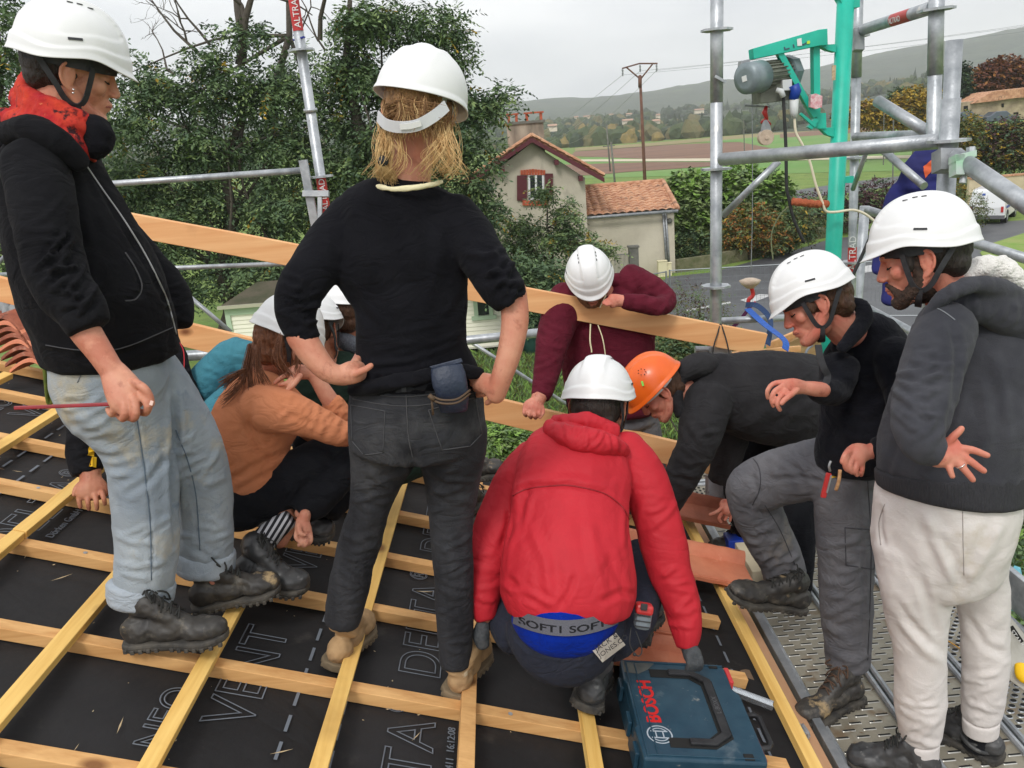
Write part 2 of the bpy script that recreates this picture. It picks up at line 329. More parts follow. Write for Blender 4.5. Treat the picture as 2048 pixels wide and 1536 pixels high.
# ---------------- scaffold decks ----------------
def holes_mat(name,slot):
    m=bpy.data.materials.new(name); m.use_nodes=True; N=m.node_tree.nodes; L=m.node_tree.links; b=N['Principled BSDF']
    b.inputs['Metallic'].default_value=.35; b.inputs['Roughness'].default_value=.55
    tc=N.new('ShaderNodeTexCoord'); n=N.new('ShaderNodeTexNoise'); n.inputs['Scale'].default_value=4; n.inputs['Detail'].default_value=8; n.inputs['Roughness'].default_value=.7; L.new(tc.outputs['Object'],n.inputs['Vector'])
    r=N.new('ShaderNodeValToRGB'); e=r.color_ramp.elements; e[0].position=.3; e[0].color=(.22,.195,.145,1); e[1].position=.7; e[1].color=(.45,.42,.34,1); q=e.new(.52); q.color=(.33,.30,.235,1)
    L.new(n.outputs['Fac'],r.inputs[0])
    n2=N.new('ShaderNodeTexNoise'); n2.inputs['Scale'].default_value=11; n2.inputs['Detail'].default_value=6; L.new(tc.outputs['Object'],n2.inputs['Vector'])
    mr=N.new('ShaderNodeMapRange'); mr.inputs[1].default_value=.56; mr.inputs[2].default_value=.7; L.new(n2.outputs['Fac'],mr.inputs[0])
    mx=N.new('ShaderNodeMixRGB'); mx.inputs[2].default_value=(.22,.16,.10,1); L.new(mr.outputs[0],mx.inputs[0]); L.new(r.outputs[0],mx.inputs[1])
    L.new(mx.outputs[0],b.inputs['Base Color'])
    bp=N.new('ShaderNodeBump'); bp.inputs['Strength'].default_value=.3; bp.inputs['Distance'].default_value=.003; L.new(n2.outputs['Fac'],bp.inputs['Height']); L.new(bp.outputs[0],b.inputs['Normal'])
    return m
M_DECK=holes_mat('trodden_deck_steel',0)
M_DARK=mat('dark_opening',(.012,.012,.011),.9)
M_RIM=mat('bright_worn_rim',(.5,.49,.45),.4,metal=.6)
def deck(label,x0,x1,y0,y1,z,along,kind,holes=True):
    t=thing('scaffold_deck',((x0+x1)/2,(y0+y1)/2,z-.06),label,'scaffold deck','steel scaffold decks')
    m=MB(); W=(x1-x0) if along=='y' else (y1-y0); Lg=(y1-y0) if along=='y' else (x1-x0)
    def pt(u,v,w): return (x0+u,y0+v,z+w) if along=='y' else (x0+v,y0+u,z+w)
    # raised lips at each long edge
    m.add([pt(.012,0,0),pt(W-.012,0,0),pt(W-.012,Lg,0),pt(.012,Lg,0),pt(.012,0,-.05),pt(W-.012,0,-.05),pt(W-.012,Lg,-.05),pt(.012,Lg,-.05)],[(0,1,2,3),(7,6,5,4),(0,4,5,1),(1,5,6,2),(2,6,7,3),(3,7,4,0)])
    m.build('deck_plate',M_DECK,t)
    e=MB()
    for u in (.002,W-.022):
        V=[pt(u+a,v,w) for v in (0,Lg) for (a,w) in ((0,-.06),(.02,-.06),(.02,.010),(.014,.016),(.006,.016),(0,.010))]
        e.add(V,[(i,(i+1)%6,6+(i+1)%6,6+i) for i in range(6)]+[tuple(range(6)),tuple(range(11,5,-1))])
    e.build('edge_rail',M_GALV,t)
    if holes:
        h=MB(); rm=MB(); v=.05; row=0
        while v<Lg-.03:
            us=np.arange(.05 if row%2==0 else .085,W-.035,.07) if kind=='slot' else np.arange(.035 if row%2==0 else .055,W-.03,.04)
            for u in us:
                if kind=='slot': a,b_=.021,.0042
                elif kind=='hole': a,b_=.011,.009
                else: a,b_=.012,.0075
                K=10
                ring=[(a*cos(2*pi*k/K)*(1 if kind!='slot' else 1),b_*sin(2*pi*k/K)) for k in range(K)]
                if kind=='slot': ring=[(math.copysign(a-b_,c)+b_*cos(2*pi*(k+.5)/K)*1, b_*sin(2*pi*(k+.5)/K)) for k,(c,_) in enumerate([(cos(2*pi*(k+.5)/K),0) for k in range(K)])]
                h.add([pt(u+c,v+s,.0032) for c,s in ring],[tuple(range(K))])
                if kind!='perf':
                    rr=[(c*1.0+math.copysign(.0022,c),s+math.copysign(.0022,s)) for c,s in ring]
                    rm.add([pt(u+c,v+s,.003) for c,s in ring]+[pt(u+c,v+s,.0003) for c,s in rr],[(k,(k+1)%K,K+(k+1)%K,K+k) for k in range(K)])
            v+=.034 if kind=='slot' else (.026 if kind=='hole' else .024); row+=1
        h.build('slot_pattern' if kind=='slot' else 'hole_pattern',M_DARK,t)['kind']='stuff'
        if rm.n: rm.build('rim_pattern',M_RIM if kind=='slot' else M_GALV,t)['kind']='stuff'
    return t
deck('slotted steel deck next to the roof edge, under the standing brown-laced boot',.955,1.235,.3,4.18,DECK,'y','slot')
deck('slotted steel deck in the middle of the walkway, under the grey boots',1.24,1.545,.3,4.18,DECK,'y','slot')
deck('clean round-holed steel deck on the outer side of the walkway',1.55,1.93,.3,4.18,DECK,'y','hole')
deck('perforated deck behind the roof, nearer row, beside the brown tile',.2,2.0,4.24,4.56,DECK,'x','perf')
deck('perforated deck behind the roof, second row',.2,2.0,4.585,4.905,DECK,'x','perf')
deck('perforated deck behind the roof, outer row',.2,2.0,4.93,5.25,DECK,'x','perf')
deck('perforated deck glimpsed left of the teal trousers',-2.6,-.75,4.5,5.0,5.42,'x','perf')
m=MB(); m.beam((.936,.3,DECK+.02),(.936,4.1,DECK+.02),.03,.05); o=m.build('edge_channel',M_GALVD,bevel=.003); tag(o,'dark steel channel along the roof edge of the walkway','channel')
m=MB(); m.beam((1.965,.6,DECK+.09),(1.965,4.1,DECK+.09),.028,.16); o=m.build('toe_board',M_GALV,bevel=.004); tag(o,'pale toe board along the outer edge of the walkway','toe board')
# ---------------- scaffold tubes ----------------
def tube_thing(name,pts,r,label,cat,group=None,m_=None,collars=(),flange=(),extra=None):
    p=[np.asarray(q,float) for q in pts]; c=p[-1] if p[-1][2]<p[0][2] else p[0]
    t=thing(name,c,label,cat,group); mm=MB(); mm.tube(p,r,18); mm.build('tube',m_ or M_GALV,t,smooth=False).data.polygons.foreach_set('use_smooth',np.ones(20,bool)) if False else None
    o=t.children[0] if t.children else None
    return t
def smooth_sides(o):
    for f_ in o.data.polygons: f_.use_smooth=len(f_.vertices)==4
def tube(name,p,q,r,label,cat,group=None,m_=None,ros=(),sleeves=(),root=None,wr=2.6):
    p=np.asarray(p,float);q=np.asarray(q,float)
    t=root or thing(name,(p if p[2]<q[2] else q),label,cat,group); mm=MB(); mm.tube([p,q],r,20); smooth_sides(mm.build('tube',m_ or M_GALV,t))
    ax=nrm(q-p); a=nrm(np.cross(ax,(0,1,.2))); b=np.cross(ax,a)
    for k in ros:       # flat octagonal rosette
        c=p+(q-p)*k; g=MB(); n=16; rr=[r*wr*(1 if i%2 else .88) for i in range(n)]
        ring=[c+a*rr[i]*cos(2*pi*i/n)+b*rr[i]*sin(2*pi*i/n) for i in range(n)]; g.prism(np.array(ring)-ax*.005,ax*.010); g.build('rosette',M_GALV,t)
    for k0,k1,rr in sleeves: g=MB(); g.tube([p+(q-p)*k0,p+(q-p)*k1],r*rr,20); smooth_sides(g.build('sleeve',m_ or M_GALV,t))
    return t
def YD(x,y,Y): return Y/ray(x,y)[1]
def PY(x,y,Y): return P(x,y,YD(x,y,Y))
def sticker(t,p,q,k0,k1,r,face,word,size,m_=M_RED,name='sticker',tx=None,flip=1):
    p=np.asarray(p);q=np.asarray(q); ax=nrm(q-p); v=nrm(np.asarray(face)-ax*(np.asarray(face)@ax)); a=np.cross(ax,v); L=np.linalg.norm(q-p)
    V=[];n=9
    for z in (k0*L,k1*L):
        for i in range(n):
            th=-1.25+2.5*i/(n-1); V.append(p+ax*z+(v*cos(th)+a*sin(th))*(r+.0012))
    s=MB(); s.add(V,[(i,i+1,n+i+1,n+i) for i in range(n-1)]); s.build(name,m_,t,smooth=True)
    if word: text_obj(word,'lettering',M_WHITEP,p+ax*(k0*L+.012 if flip>0 else k1*L-.012)+v*(r+.0035)+a*size*.35*flip,ax*flip,-a*flip,size,t,thick=.0004)
TOC=lambda p:nrm(EYE-np.asarray(p))
# left standard behind the woman in the black sweater
p=PY(652,425,4.5); q=PY(582,-35,4.5); axs=nrm(q-p); p0=p-axs*2.3
t1=tube('scaffold_standard',p0,q+axs*.3,.0255,'leaning-looking galvanised standard with red stickers left of the woman in black','scaffold standard','upright scaffold standards',ros=(.672,.836),sleeves=((.757,.762,1.35),))
sticker(t1,p,q,.0,.16,.0255,EYE-p,'ALTRAD',.042); sticker(t1,p,q,.80,.93,.0255,EYE-p,'ALTRAD',.042)
sc=MB(); c=p+(q-p)*.765; sc.tube([c-np.array([.03,0,0])+cr*.0,c+cr*.028-cf*.03],.005,8); sc.tube([c+axs*.01+cr*.028,c+axs*.02-cr*.028],.004,8); sc.build('blue_marker_band',mat('blue_ink',(.02,.03,.25),.5),t1)
# square guard post beside it with rails
p=PY(640,500,4.42); q=PY(606,320,4.42); mm=MB(); mm.beam(p-nrm(q-p)*1.1,q,.04,.028,up=(0,1,0)); t=thing('guard_post',p,'square aluminium guard post clamped to the left standard','guard post')
mm.build('post',M_GALV,t); cl=MB(); c=PY(632,388,4.40); cl.box(c,(.13,.03,.03),(cr,cu,-cf)); cl.box(c+cr*.02-cu*.06,(.02,.12,.02),(cr,cu,-cf)); cl.build('clamp',M_GALVD,t)
tube('guard_rail',PY(-120,392,4.9),PY(604,341,4.45),.0165,'upper horizontal guard rail left, ending at the square post','guard rail','thin scaffold guard rails',ros=())
tube('guard_rail',PY(-90,553,4.9),PY(585,527,4.45),.0125,'lower thin guard rail just under the plank, left of the woman in black','guard rail','thin scaffold guard rails')
tube('brace',PY(375,590,4.8),PY(462,664,4.8),.0125,'thin diagonal brace in front of the cream cabin','brace','thin diagonal scaffold braces')
tube('brace',PY(-30,560,5.2),PY(45,470,5.2),.0125,'thin diagonal brace at the left edge of the photo','brace','thin diagonal scaffold braces')
tube('guard_rail',PY(640,480,6.2),PY(660,640,6.2),.03,'grey post between the plank and the half-hidden helmet','guard post')
tube('ledger',PY(130,726,4.7),PY(640,696,4.7),.03,'short mortar-stained tube lying left of the teal knee','scaffold tube')
tube('ledger',PY(720,703,5.4),PY(1200,653,5.4),.03,'galvanised tube passing in front of the cream cabin and the green bin','scaffold tube')
tube('brace',PY(800,592,5.6),PY(1240,878,5.6),.013,'thin diagonal brace above the grass between the two planks','brace','thin diagonal scaffold braces')
tube('brace',PY(1240,840,5.3),PY(1434,737,5.3),.011,'thin diagonal brace right of the maroon sweater','brace','thin diagonal scaffold braces')
# big standard right of the helmets, and the frame of the hoist
y2=4.2
p=PY(1430,1000,y2); q=PY(1434,-30,y2)
t2=tube('scaffold_standard',p,q,.0285,'tall grey standard standing behind the plank, right of the small house','scaffold standard','upright scaffold standards',ros=(.456,.680,.925),sleeves=((.80,1.0,1.04),))
sticker(t2,p,q,.345,.365,.0285,EYE-p,'',.03)
g=MB(); g.beam(PY(1425,160,y2)-cf*.05,PY(1446,172,y2)-cf*.05,.012,.012); g.build('pin',M_GALV,t2)
p=PY(1702,620,4.75); q=PY(1717,-30,4.75)
t3=tube('scaffold_standard',p-nrm(q-p)*1.2,q,.0235,'grey standard directly right of the turquoise mast with a red sticker','scaffold standard','upright scaffold standards',ros=(.508,.703,.915),sleeves=((.845,1.0,1.1),))
sticker(t3,p,q,.13,.21,.0235,EYE-p,'ALTRAD',.05)
p=PY(1852,900,3.75); q=PY(1874,-30,3.75)
tube('scaffold_standard',p,q,.0285,'grey standard joined by a sleeve above the blue jacket, third from the right','scaffold standard','upright scaffold standards',ros=(.69,.954),sleeves=((.829,1.0,1.08),))
p=PY(1862,900,3.2); q=PY(1909,80,3.2)
t5=tube('scaffold_standard',p,q,.0285,'shorter grey standard with an open top end beside the green coupler','scaffold standard','upright scaffold standards',ros=(.778,),sleeves=((.0,.873,1.16),)); 
tube('ledger',PY(1443,319,4.1),PY(1896,281,3.25),.029,'thick horizontal ledger across the turquoise mast','ledger','horizontal scaffold ledgers')
tube('ledger',PY(1712,275,4.7),PY(1860,271,4.0),.026,'shorter ledger just above the thick one','ledger','horizontal scaffold ledgers')
t=tube('ledger',PY(1712,64,4.7),PY(1865,15,3.8),.027,'upper ledger with a red and blue sticker','ledger','horizontal scaffold ledgers')
sticker(t,PY(1712,64,4.7),PY(1865,15,3.8),.55,.78,.027,EYE-PY(1800,30,4.2),'ALTRAD',.035)
g=MB(); c=PY(1716,80,4.6); g.box(c,(.05,.11,.04),(cr,cu,-cf)); g.build('wedge_head',M_GALVD,t)
tube('ledger',PY(1755,202,4.2),PY(1862,268,3.9),.027,'loose tube end poking up left of the middle standards','scaffold tube')
t=tube('brace',PY(1912,312,3.1),PY(2120,455,2.6),.030,'thick diagonal tube running down to the right past the white van','brace')
g=MB(); c=PY(1925,315,3.05); g.box(c,(.075,.022,.05),(nrm(cr+cu*.25),cu,-cf)); g.box(c-cr*.02-cu*.03,(.03,.07,.05),(cr,cu,-cf)); g.build('coupler',mat('green_marked_steel',srgb(150,190,160),.5,srgb(180,190,185),20),t)
g=MB(); g.tube([c+cr*.03+cu*.01,c+cr*.03+cu*.035],.016,6); g.tube([c+cr*.01-cu*.02,c-cr*.0-cu*.09],.012,8); g.build('bolt',M_GALV,t)
g=MB(); g.box(PY(1893,322,3.14),(.075,.075,.07),(cr,cu,-cf)); g.build('coupler',M_GALVD,t)
tube('brace',PY(1445,432,4.3),PY(1558,322,4.2),.0165,'thin diagonal brace under the left end of the thick ledger','brace','thin diagonal scaffold braces')
tube('brace',PY(1768,302,3.8),PY(1848,372,3.5),.0165,'thin diagonal brace in front of the blue jacket','brace','thin diagonal scaffold braces')
tube('brace',PY(1733,302,4.1),PY(1706,378,4.4),.012,'short thin brace beside the turquoise clamp','brace','thin diagonal scaffold braces')
p=PY(1718,560,5.3); q=PY(1730,412,5.3); tube('guard_post',p-nrm(q-p)*1.0,q,.03,'grey square post behind the helmets right of the red sticker','guard post')
tube('guard_rail',PY(1440,642,4.6),PY(1640,632,4.6),.019,'guard rail passing behind the helmet of the young man in the fleece','guard rail','thin scaffold guard rails')
tube('guard_rail',PY(1690,590,4.6),PY(1930,722,3.2),.018,'guard rail running behind the black fleece shoulder','guard rail','thin scaffold guard rails')
tube('guard_rail',PY(1735,420,5.0),PY(2110,535,3.6),.024,'guard rail passing behind the helmet of the bearded man','guard rail','thin scaffold guard rails')
# turquoise hoist mast with swivel arm
YM=4.45
t=thing('hoist_mast',PY(1655,700,YM),'turquoise hoist mast with swivel arm and brace','hoist mast')
m=MB(); p=PY(1660,640,YM); q=PY(1693,-30,YM); m.tube([p-nrm(q-p)*1.3,q],.041,24); smooth_sides(m.build('mast',M_TEAL,t))
def slab(mb_,poly,Y,th): mb_.prism([PY(x,y,Y-th/2) for x,y in poly],(0,th,0)); return mb_
m=slab(MB(),[(1506,97),(1638,59),(1655,57),(1656,90),(1640,91),(1508,118)],YM-.02,.08); m.build('arm',M_TEAL,t,bevel=.002)
text_obj('ETC','marker_scrawl',mat('marker_ink',(.02,.05,.08),.6),PY(1567,101,YM-.064),PY(1620,86,YM-.064)-PY(1567,101,YM-.064),cu,.065,t,thick=.0005)
slab(MB(),[(1594,78),(1603,76),(1604,91),(1595,92)],YM-.064,.002).build('label_sticker',M_WHITEP,t)
slab(MB(),[(1614,82),(1620,81),(1620,87),(1614,88)],YM-.064,.002).build('round_sticker',mat('lime',(.5,.7,.05),.5),t)
slab(MB(),[(1664,131),(1672,130),(1671,160),(1664,161)],YM-.047,.003).build('old_label',mat('old_label',srgb(200,180,150),.8,srgb(160,140,110),90),t)
m=slab(MB(),[(1627,91),(1640,90),(1641,232),(1629,234)],YM,.05); m.build('vertical_bar',M_TEAL,t)
m=slab(MB(),[(1556,109),(1568,106),(1637,232),(1627,236)],YM-.03,.04); m.build('brace',M_TEAL,t)
m=MB(); slab(m,[(1636,90),(1672,88),(1672,104),(1656,100)],YM,.05); m.build('upper_bracket',M_TEAL,t); m=MB(); slab(m,[(1633,226),(1652,226),(1653,257),(1633,257)],YM,.07); slab(m,[(1600,229),(1603,225),(1634,250),(1630,255)],YM-.06,.02); slab(m,[(1640,255),(1668,255),(1668,274),(1655,270)],YM,.05); slab(m,[(1630,236),(1638,240),(1624,259),(1616,254)],YM-.05,.03); m.build('bracket',M_TEAL,t)
m=MB(); slab(m,[(1672,350),(1690,350),(1690,372),(1672,372)],YM,.06); slab(m,[(1688,354),(1708,352),(1708,366),(1688,366)],YM,.05); m.build('tube_clamp',M_TEAL,t); m=MB(); slab(m,[(1674,-10),(1720,-12),(1720,14),(1690,16)],YM,.06); m.build('tube_clamp',M_TEAL,t)
m=MB(); slab(m,[(1622,190),(1632,187),(1645,192),(1644,214),(1632,218),(1621,214)],YM-.09,.03); o=m.build('plastic_bag',mat('pinkish_plastic',srgb(225,205,205),.35,srgb(200,120,130),60),t)
t=thing('electric_hoist',PY(1550,200,YM),'grey electric hoist motor hanging under the turquoise arm','hoist')
MG=mat('motor_grey',srgb(138,150,154),.45,srgb(112,124,128),9,metal=.2); MG2=mat('motor_dark',srgb(122,124,112),.5,srgb(98,100,90),20,metal=.2)
c0=PY(1492,157,YM-.14); c1=PY(1535,150,YM-.03); c2=PY(1590,143,YM+.08)
ax=nrm(c2-c0); m=MB(); m.tube([c0-ax*.01,c0+ax*.0,c0+ax*.11],[.045,.073,.075],28); smooth_sides(m.build('fan_cover',MG,t))
m=MB(); m.tube([c0+ax*.11,c0+ax*.29],.060,28)
e1=nrm(np.cross(ax,cu)); e2=np.cross(ax,e1)
for k in range(22):
    th=2*pi*k/22; dr=e1*cos(th)+e2*sin(th); m.beam(c0+ax*.11+dr*.062,c0+ax*.29+dr*.062,.004,.014,up=dr)
m.build('finned_body',MG2,t)
m=MB()
for k in range(12):
    th=2*pi*k/12; dr=e1*cos(th)+e2*sin(th); m.beam(c0-ax*.006+dr*.018,c0-ax*.002+dr*.060,.006,.003,up=ax)
m.build('fan_grille',M_DARK,t)
m=MB(); m.box(c0-ax*.012,(.026,.026,.004),(e1,e2,ax)); m.build('centre_plate',M_WHITEP,t)
m=MB(); m.tube([c0+ax*.29,c0+ax*.34],[.083,.083],8); m.build('flange',MG,t)
m=slab(MB(),[(1482,122),(1500,118),(1502,183),(1490,183),(1478,160)],YM-.02,.05); m.build('side_plate',M_GALVD,t)
m=slab(MB(),[(1519,162),(1582,158),(1582,200),(1521,207)],YM+.0,.14); m.build('control_box',MG2,t,bevel=.003)
m=slab(MB(),[(1565,160),(1584,158),(1584,180),(1566,181)],YM-.08,.03); m.build('switch_plate',mat('light_grey_plastic',srgb(200,203,202),.5),t)
m=MB(); m.tube([PY(1553,180,YM-.1),PY(1562,182,YM-.11),PY(1567,194,YM-.11)],[.012,.015,.013],12); m.build('cable_gland',mat('light_grey_plastic',srgb(200,203,202),.5),t,smooth=True)
m=MB(); m.tube([PY(1588,170,YM-.1),PY(1592,182,YM-.1),PY(1586,200,YM-.1)],[.024,.026,.022],14); m.build('blue_plug',mat('plug_blue',srgb(20,60,150),.45),t,smooth=True)
m=MB(); m.tube([PY(1588,199,YM-.1),PY(1588,224,YM-.1),PY(1589,236,YM-.1)],[.022,.020,.013],14); m.build('white_socket',mat('light_grey_plastic',srgb(200,203,202),.5),t,smooth=True)
m=MB(); m.tube([PY(1489,211,YM),PY(1540,214,YM),PY(1519,183,YM-.02)],.005,8); m.build('limit_lever',M_GALVD,t)
t=thing('hoist_hook_block',PY(1530,270,YM),'red hook with a pale pulley wheel hanging under the hoist','pulley block')
m=MB(); m.tube([PY(1533,212,YM),PY(1529,225,YM),PY(1534,238,YM)],[.008,.014,.008],10); m.tube([PY(1522,246,YM),PY(1532,236,YM),PY(1541,250,YM)],.007,8); m.build('hook',M_RED,t,smooth=True)
m=MB(); slab(m,[(1526,240),(1538,240),(1545,272),(1521,272)],YM,.012); m.build('cheek_plate',M_GALV,t)
m=MB(); c=PY(1531,275,YM); m.tube([c+np.array([0,-.02,0]),c+np.array([0,.02,0])],.038,24); m.tube([c+np.array([0,-.026,0]),c+np.array([0,-.02,0])],.011,12); m.build('wheel',mat('pale_pulley',srgb(205,185,165),.6,srgb(180,160,140),30),t,bevel=.002)
def cable(name,pts,r,m_,label,cat,Y=YM-.1,n=8):
    q=[PY(*p_[:2],p_[2] if len(p_)>2 else Y) for p_ in pts]; q=cat_rom(q,6); mm=MB(); mm.tube(q,r,n); o=mm.build(name,m_,smooth=True); tag(o,label,cat); return o
def cat_rom(p,k):
    p=[np.asarray(x,float) for x in p]; out=[]
    for i in range(len(p)-1):
        a=p[max(i-1,0)];b=p[i];c=p[i+1];d=p[min(i+2,len(p)-1)]
        for j in range(k):
            t=j/k; out.append(.5*((2*b)+(-a+c)*t+(2*a-5*b+4*c-d)*t*t+(-a+3*b-3*c+d)*t**3))
    out.append(p[-1]); return out
M_CREAMC=mat('cream_cable',srgb(225,215,190),.5)
cable('power_cable',[(1567,195),(1569,240),(1572,300),(1573,370),(1577,395),(1588,440),(1608,485)],.0085,M_RUB,'dark grey power cable hanging from the hoist','cable')
cable('power_cable',[(1589,237),(1592,265),(1605,290),(1620,325),(1632,370),(1645,405),(1652,422),(1672,424),(1705,420),(1730,428),(1752,445)],.0065,M_CREAMC,'cream cable hanging from the blue plug and looping to the right','cable')
cable('steel_rope',[(1504,180),(1505,400),(1502,545)],.0022,M_GALVD,'thin steel lifting rope hanging from the hoist','rope',YM)
cable('sapling_stem',[(1585,408,4.9),(1560,430,4.9),(1543,470,4.9),(1546,520,4.9)],.004,mat('dry_stem',(.2,.22,.12),.8),'thin bent twig left of the cloth-wrapped cable','twig')
cable('power_cable',[(1752,448,4.2),(1700,560,4.2),(1690,540,4.2),(1670,535,4.2)],.009,M_RUB,'black cable behind the young man in the fleece','cable')
m=MB(); q=cat_rom([PY(1583,403,YM-.1),PY(1605,405,YM-.12),PY(1630,408,YM-.1),PY(1655,408,YM-.08)],5); m.tube(q,[.014+.008*abs(sin(i*1.3)) for i in range(len(q))],12); o=m.build('cloth_wrap',mat('rust_cloth',srgb(185,100,65),.85,srgb(150,75,50),60,bump=.6,bs=90),smooth=True); tag(o,'rust-coloured cloth wrapped round the cables at the mast','cloth')
# counterweight with hook and coloured lifting slings
t=thing('hoist_hook',PY(1500,590,4.9),'hoist hook with flat round stop hanging behind the plank, holding blue slings','hook')
m=MB(); c=PY(1500,561,4.9); m.tube([c+np.array([0,0,.012]),c,c-np.array([0,0,.02]),c-np.array([0,0,.045])],[.03,.062,.05,.02],22); m.build('round_stop',mat('pale_pulley',(.5,.4,.3)),t,smooth=True)
m=MB(); m.tube(cat_rom([PY(1502,572,4.9),PY(1506,590,4.9),PY(1497,600,4.9),PY(1500,612,4.9),PY(1512,605,4.9)],4),.012,10); m.build('red_hook',M_RED,t,smooth=True)
MBLU=mat('blue_webbing',srgb(40,95,185),.7,srgb(30,80,160),40); MNAV=mat('navy_webbing',srgb(38,62,100),.8)
def strap(name,pts,w,m_,label,up=None):
    q=cat_rom([P(*p_) for p_ in pts],5); mm=MB(); mm.ribbon(q,w,.003,-cf if up is None else up); o=mm.build(name,m_); tag(o,label,'sling','lifting slings on the timber'); return o
strap('lifting_sling',[(1495,618,4.75),(1530,650,4.5),(1568,680,4.2),(1570,700,4.1)],.035,MBLU,'bright blue flat sling running down over the timber end')
strap('lifting_sling',[(1492,610,4.8),(1515,612,4.7),(1540,640,4.6),(1535,690,4.4)],.03,MNAV,'dark navy sling behind the bright blue one')
strap('lifting_sling',[(1505,606,4.85),(1480,640,4.9),(1450,668,5.0)],.02,mat('purple_webbing',srgb(95,40,85),.8),'purple sling running down to the left of the hook')
# blue and orange jacket hanging on the scaffold
M_JB=mat('navy_workwear',srgb(35,40,110),.85,srgb(28,30,85),6,bump=.4,bs=30)
# ---------------- guard planks ----------------
YP=4.0
def plank(name,x0,y0,x1,y1,hpx0,hpx1,label,Y=YP,th=.035):
    a,b=PY(x0,y0,Y),PY(x1,y1,Y); h0=hpx0*YD(x0,y0,Y)/FPX; h1=hpx1*YD(x1,y1,Y)/FPX
    t=nrm(b-a); dn=nrm(np.cross(np.cross(t,(0,0,-1)),t)); dn=dn if dn[2]<0 else -dn
    nrml=np.array([0,1.,0]); m=MB(); V=[]; n=10
    for i in range(n+1):
        c=a+(b-a)*i/n; h=h0+(h1-h0)*i/n; j=random.uniform(-.0015,.0015)
        V+= [c+dn*j,c+dn*j+nrml*th,c+dn*(h+j)+nrml*th,c+dn*(h+j)]
    F=[(i*4+k,i*4+(k+1)%4,(i+1)*4+(k+1)%4,(i+1)*4+k) for i in range(n) for k in range(4)]+[(3,2,1,0),tuple(n*4+k for k in range(4))]
    m.add(V,F); o=m.build(name,M_WP,bevel=.003); tag(o,label,'plank','pine guard planks across the roof end'); return o
plank('guard_plank',200,415,1536,668,46,46,'upper pine guard plank with dark knots that the man in maroon leans on')
plank('guard_plank',-60,540,1466,912,50,50,'lower pine guard plank under the maroon man\'s fist, tied with black cord')
def cord(pts,label,r=.0035):
    mm=MB(); mm.tube(cat_rom([P(*p_) for p_ in pts],5),r,8); o=mm.build('tie_cord',M_RUB,smooth=True); tag(o,label,'cord','black cords tying the planks'); return o
dP=YD(1440,680,YP-.006)
cord([(1424,716,dP+.0),(1428,690,dP-.01),(1436,665,dP-.01),(1441,648,dP-.01),(1448,665,dP-.01),(1455,690,dP-.01),(1459,712,dP)],'black cord looped over the end of the upper plank')
dP=YD(1440,940,YP-.006)
cord([(1448,962,dP-.01),(1443,930,dP-.01),(1440,908,dP-.01),(1455,912,dP-.01),(1456,935,dP-.01),(1452,962,dP-.01),(1435,972,dP-.05)],'black cord looped over the end of the lower plank')
# plywood sheets and off-cuts leaning behind the plank end
M_PLY=mat('plywood',srgb(200,172,128),.7,srgb(165,132,90),5,stretch=(1,1,4),extra=[(srgb(120,88,55),7,.60,.66,(.6,.6,5))])
m=slab(MB(),[(1540,705),(1640,655),(1720,690),(1725,790),(1540,760)],4.75,.03); tag(m.build('plywood_sheet',M_PLY),'wavy-grained plywood sheet behind the bent back of the man in the orange helmet','plywood')
m=MB(); m.beam(PY(1536,695,4.6),PY(1625,655,5.0),.02,.05); tag(m.build('timber_offcut',M_WP),'pale timber offcut pointing away beside the blue sling','timber')
m=MB(); m.beam(PY(1440,712,4.5),PY(1600,697,4.6),.02,.03); tag(m.build('timber_offcut',M_WP),'narrow timber strip just above the bent dark back','timber')
m=MB(); m.tube(cat_rom([P(1625,690,4.4),P(1612,705,4.4),P(1615,735,4.4),P(1628,745,4.4)],4),.007,8); tag(m.build('cable_coil',mat('grey_hose',(.2,.22,.24),.5),smooth=True),'curved grey hose in front of the plywood','hose')
m=MB(); m.tube([P(1390,700,4.3),P(1462,702,4.3)],.02,14); m.box(P(1440,704,4.25),(.1,.05,.05),(cr,cu,-cf)); tag(m.build('tube_coupler',M_GALV,bevel=.002),'steel tube coupler under the end of the upper plank','coupler')
# clamp and bracket at lower plank end
m=MB(); m.box(P(1432,985,4.15),(.09,.17,.07),(cr,cu,-cf)); m.tube([P(1480,985,4.0),P(1436,1040,4.1)],.012,10); tag(m.build('scaffold_bracket',M_GALV,bevel=.004),'steel bracket under the end of the lower plank','bracket')
# ---------------- ground, fields, road ----------------
M_GRASS=mat('meadow',srgb(98,128,50),.95,srgb(122,140,66),.35,bump=.5,bs=6,bdist=.1,detail=8,extra=[(srgb(78,92,42),1.2,.5,.75,None)])
M_FARG=mat('far_meadow',srgb(92,140,58),.95,srgb(118,142,80),.02,detail=6)
M_SOIL=mat('ploughed_soil',srgb(134,100,80),.95,srgb(112,84,68),.05,detail=8,stretch=(.3,2,1))
M_STUB=mat('stubble',srgb(150,132,92),.95,srgb(128,124,80),.05,detail=6,stretch=(.3,2,1))
M_ASPH=mat('wet_asphalt',(.075,.078,.085),.55,(.095,.097,.102),.8,bump=.15,bs=60,detail=8,extra=[((.13,.125,.12),1.6,.6,.75,(1,.4,1)),((.05,.05,.055),.35,.5,.7,None)])
M_PATH=mat('pale_path',srgb(196,186,160),.95)
M_LINE=mat('road_paint',(.55,.55,.54),.6,(.4,.4,.4),6)
gx=np.concatenate([np.linspace(-3000,-200,15),np.linspace(-150,150,31),np.linspace(200,3500,15)]); gy=np.concatenate([np.linspace(-60,200,27),np.linspace(240,5200,34)])
m=MB(); V=[(x,y,0) for y in gy for x in gx]; nx=len(gx)
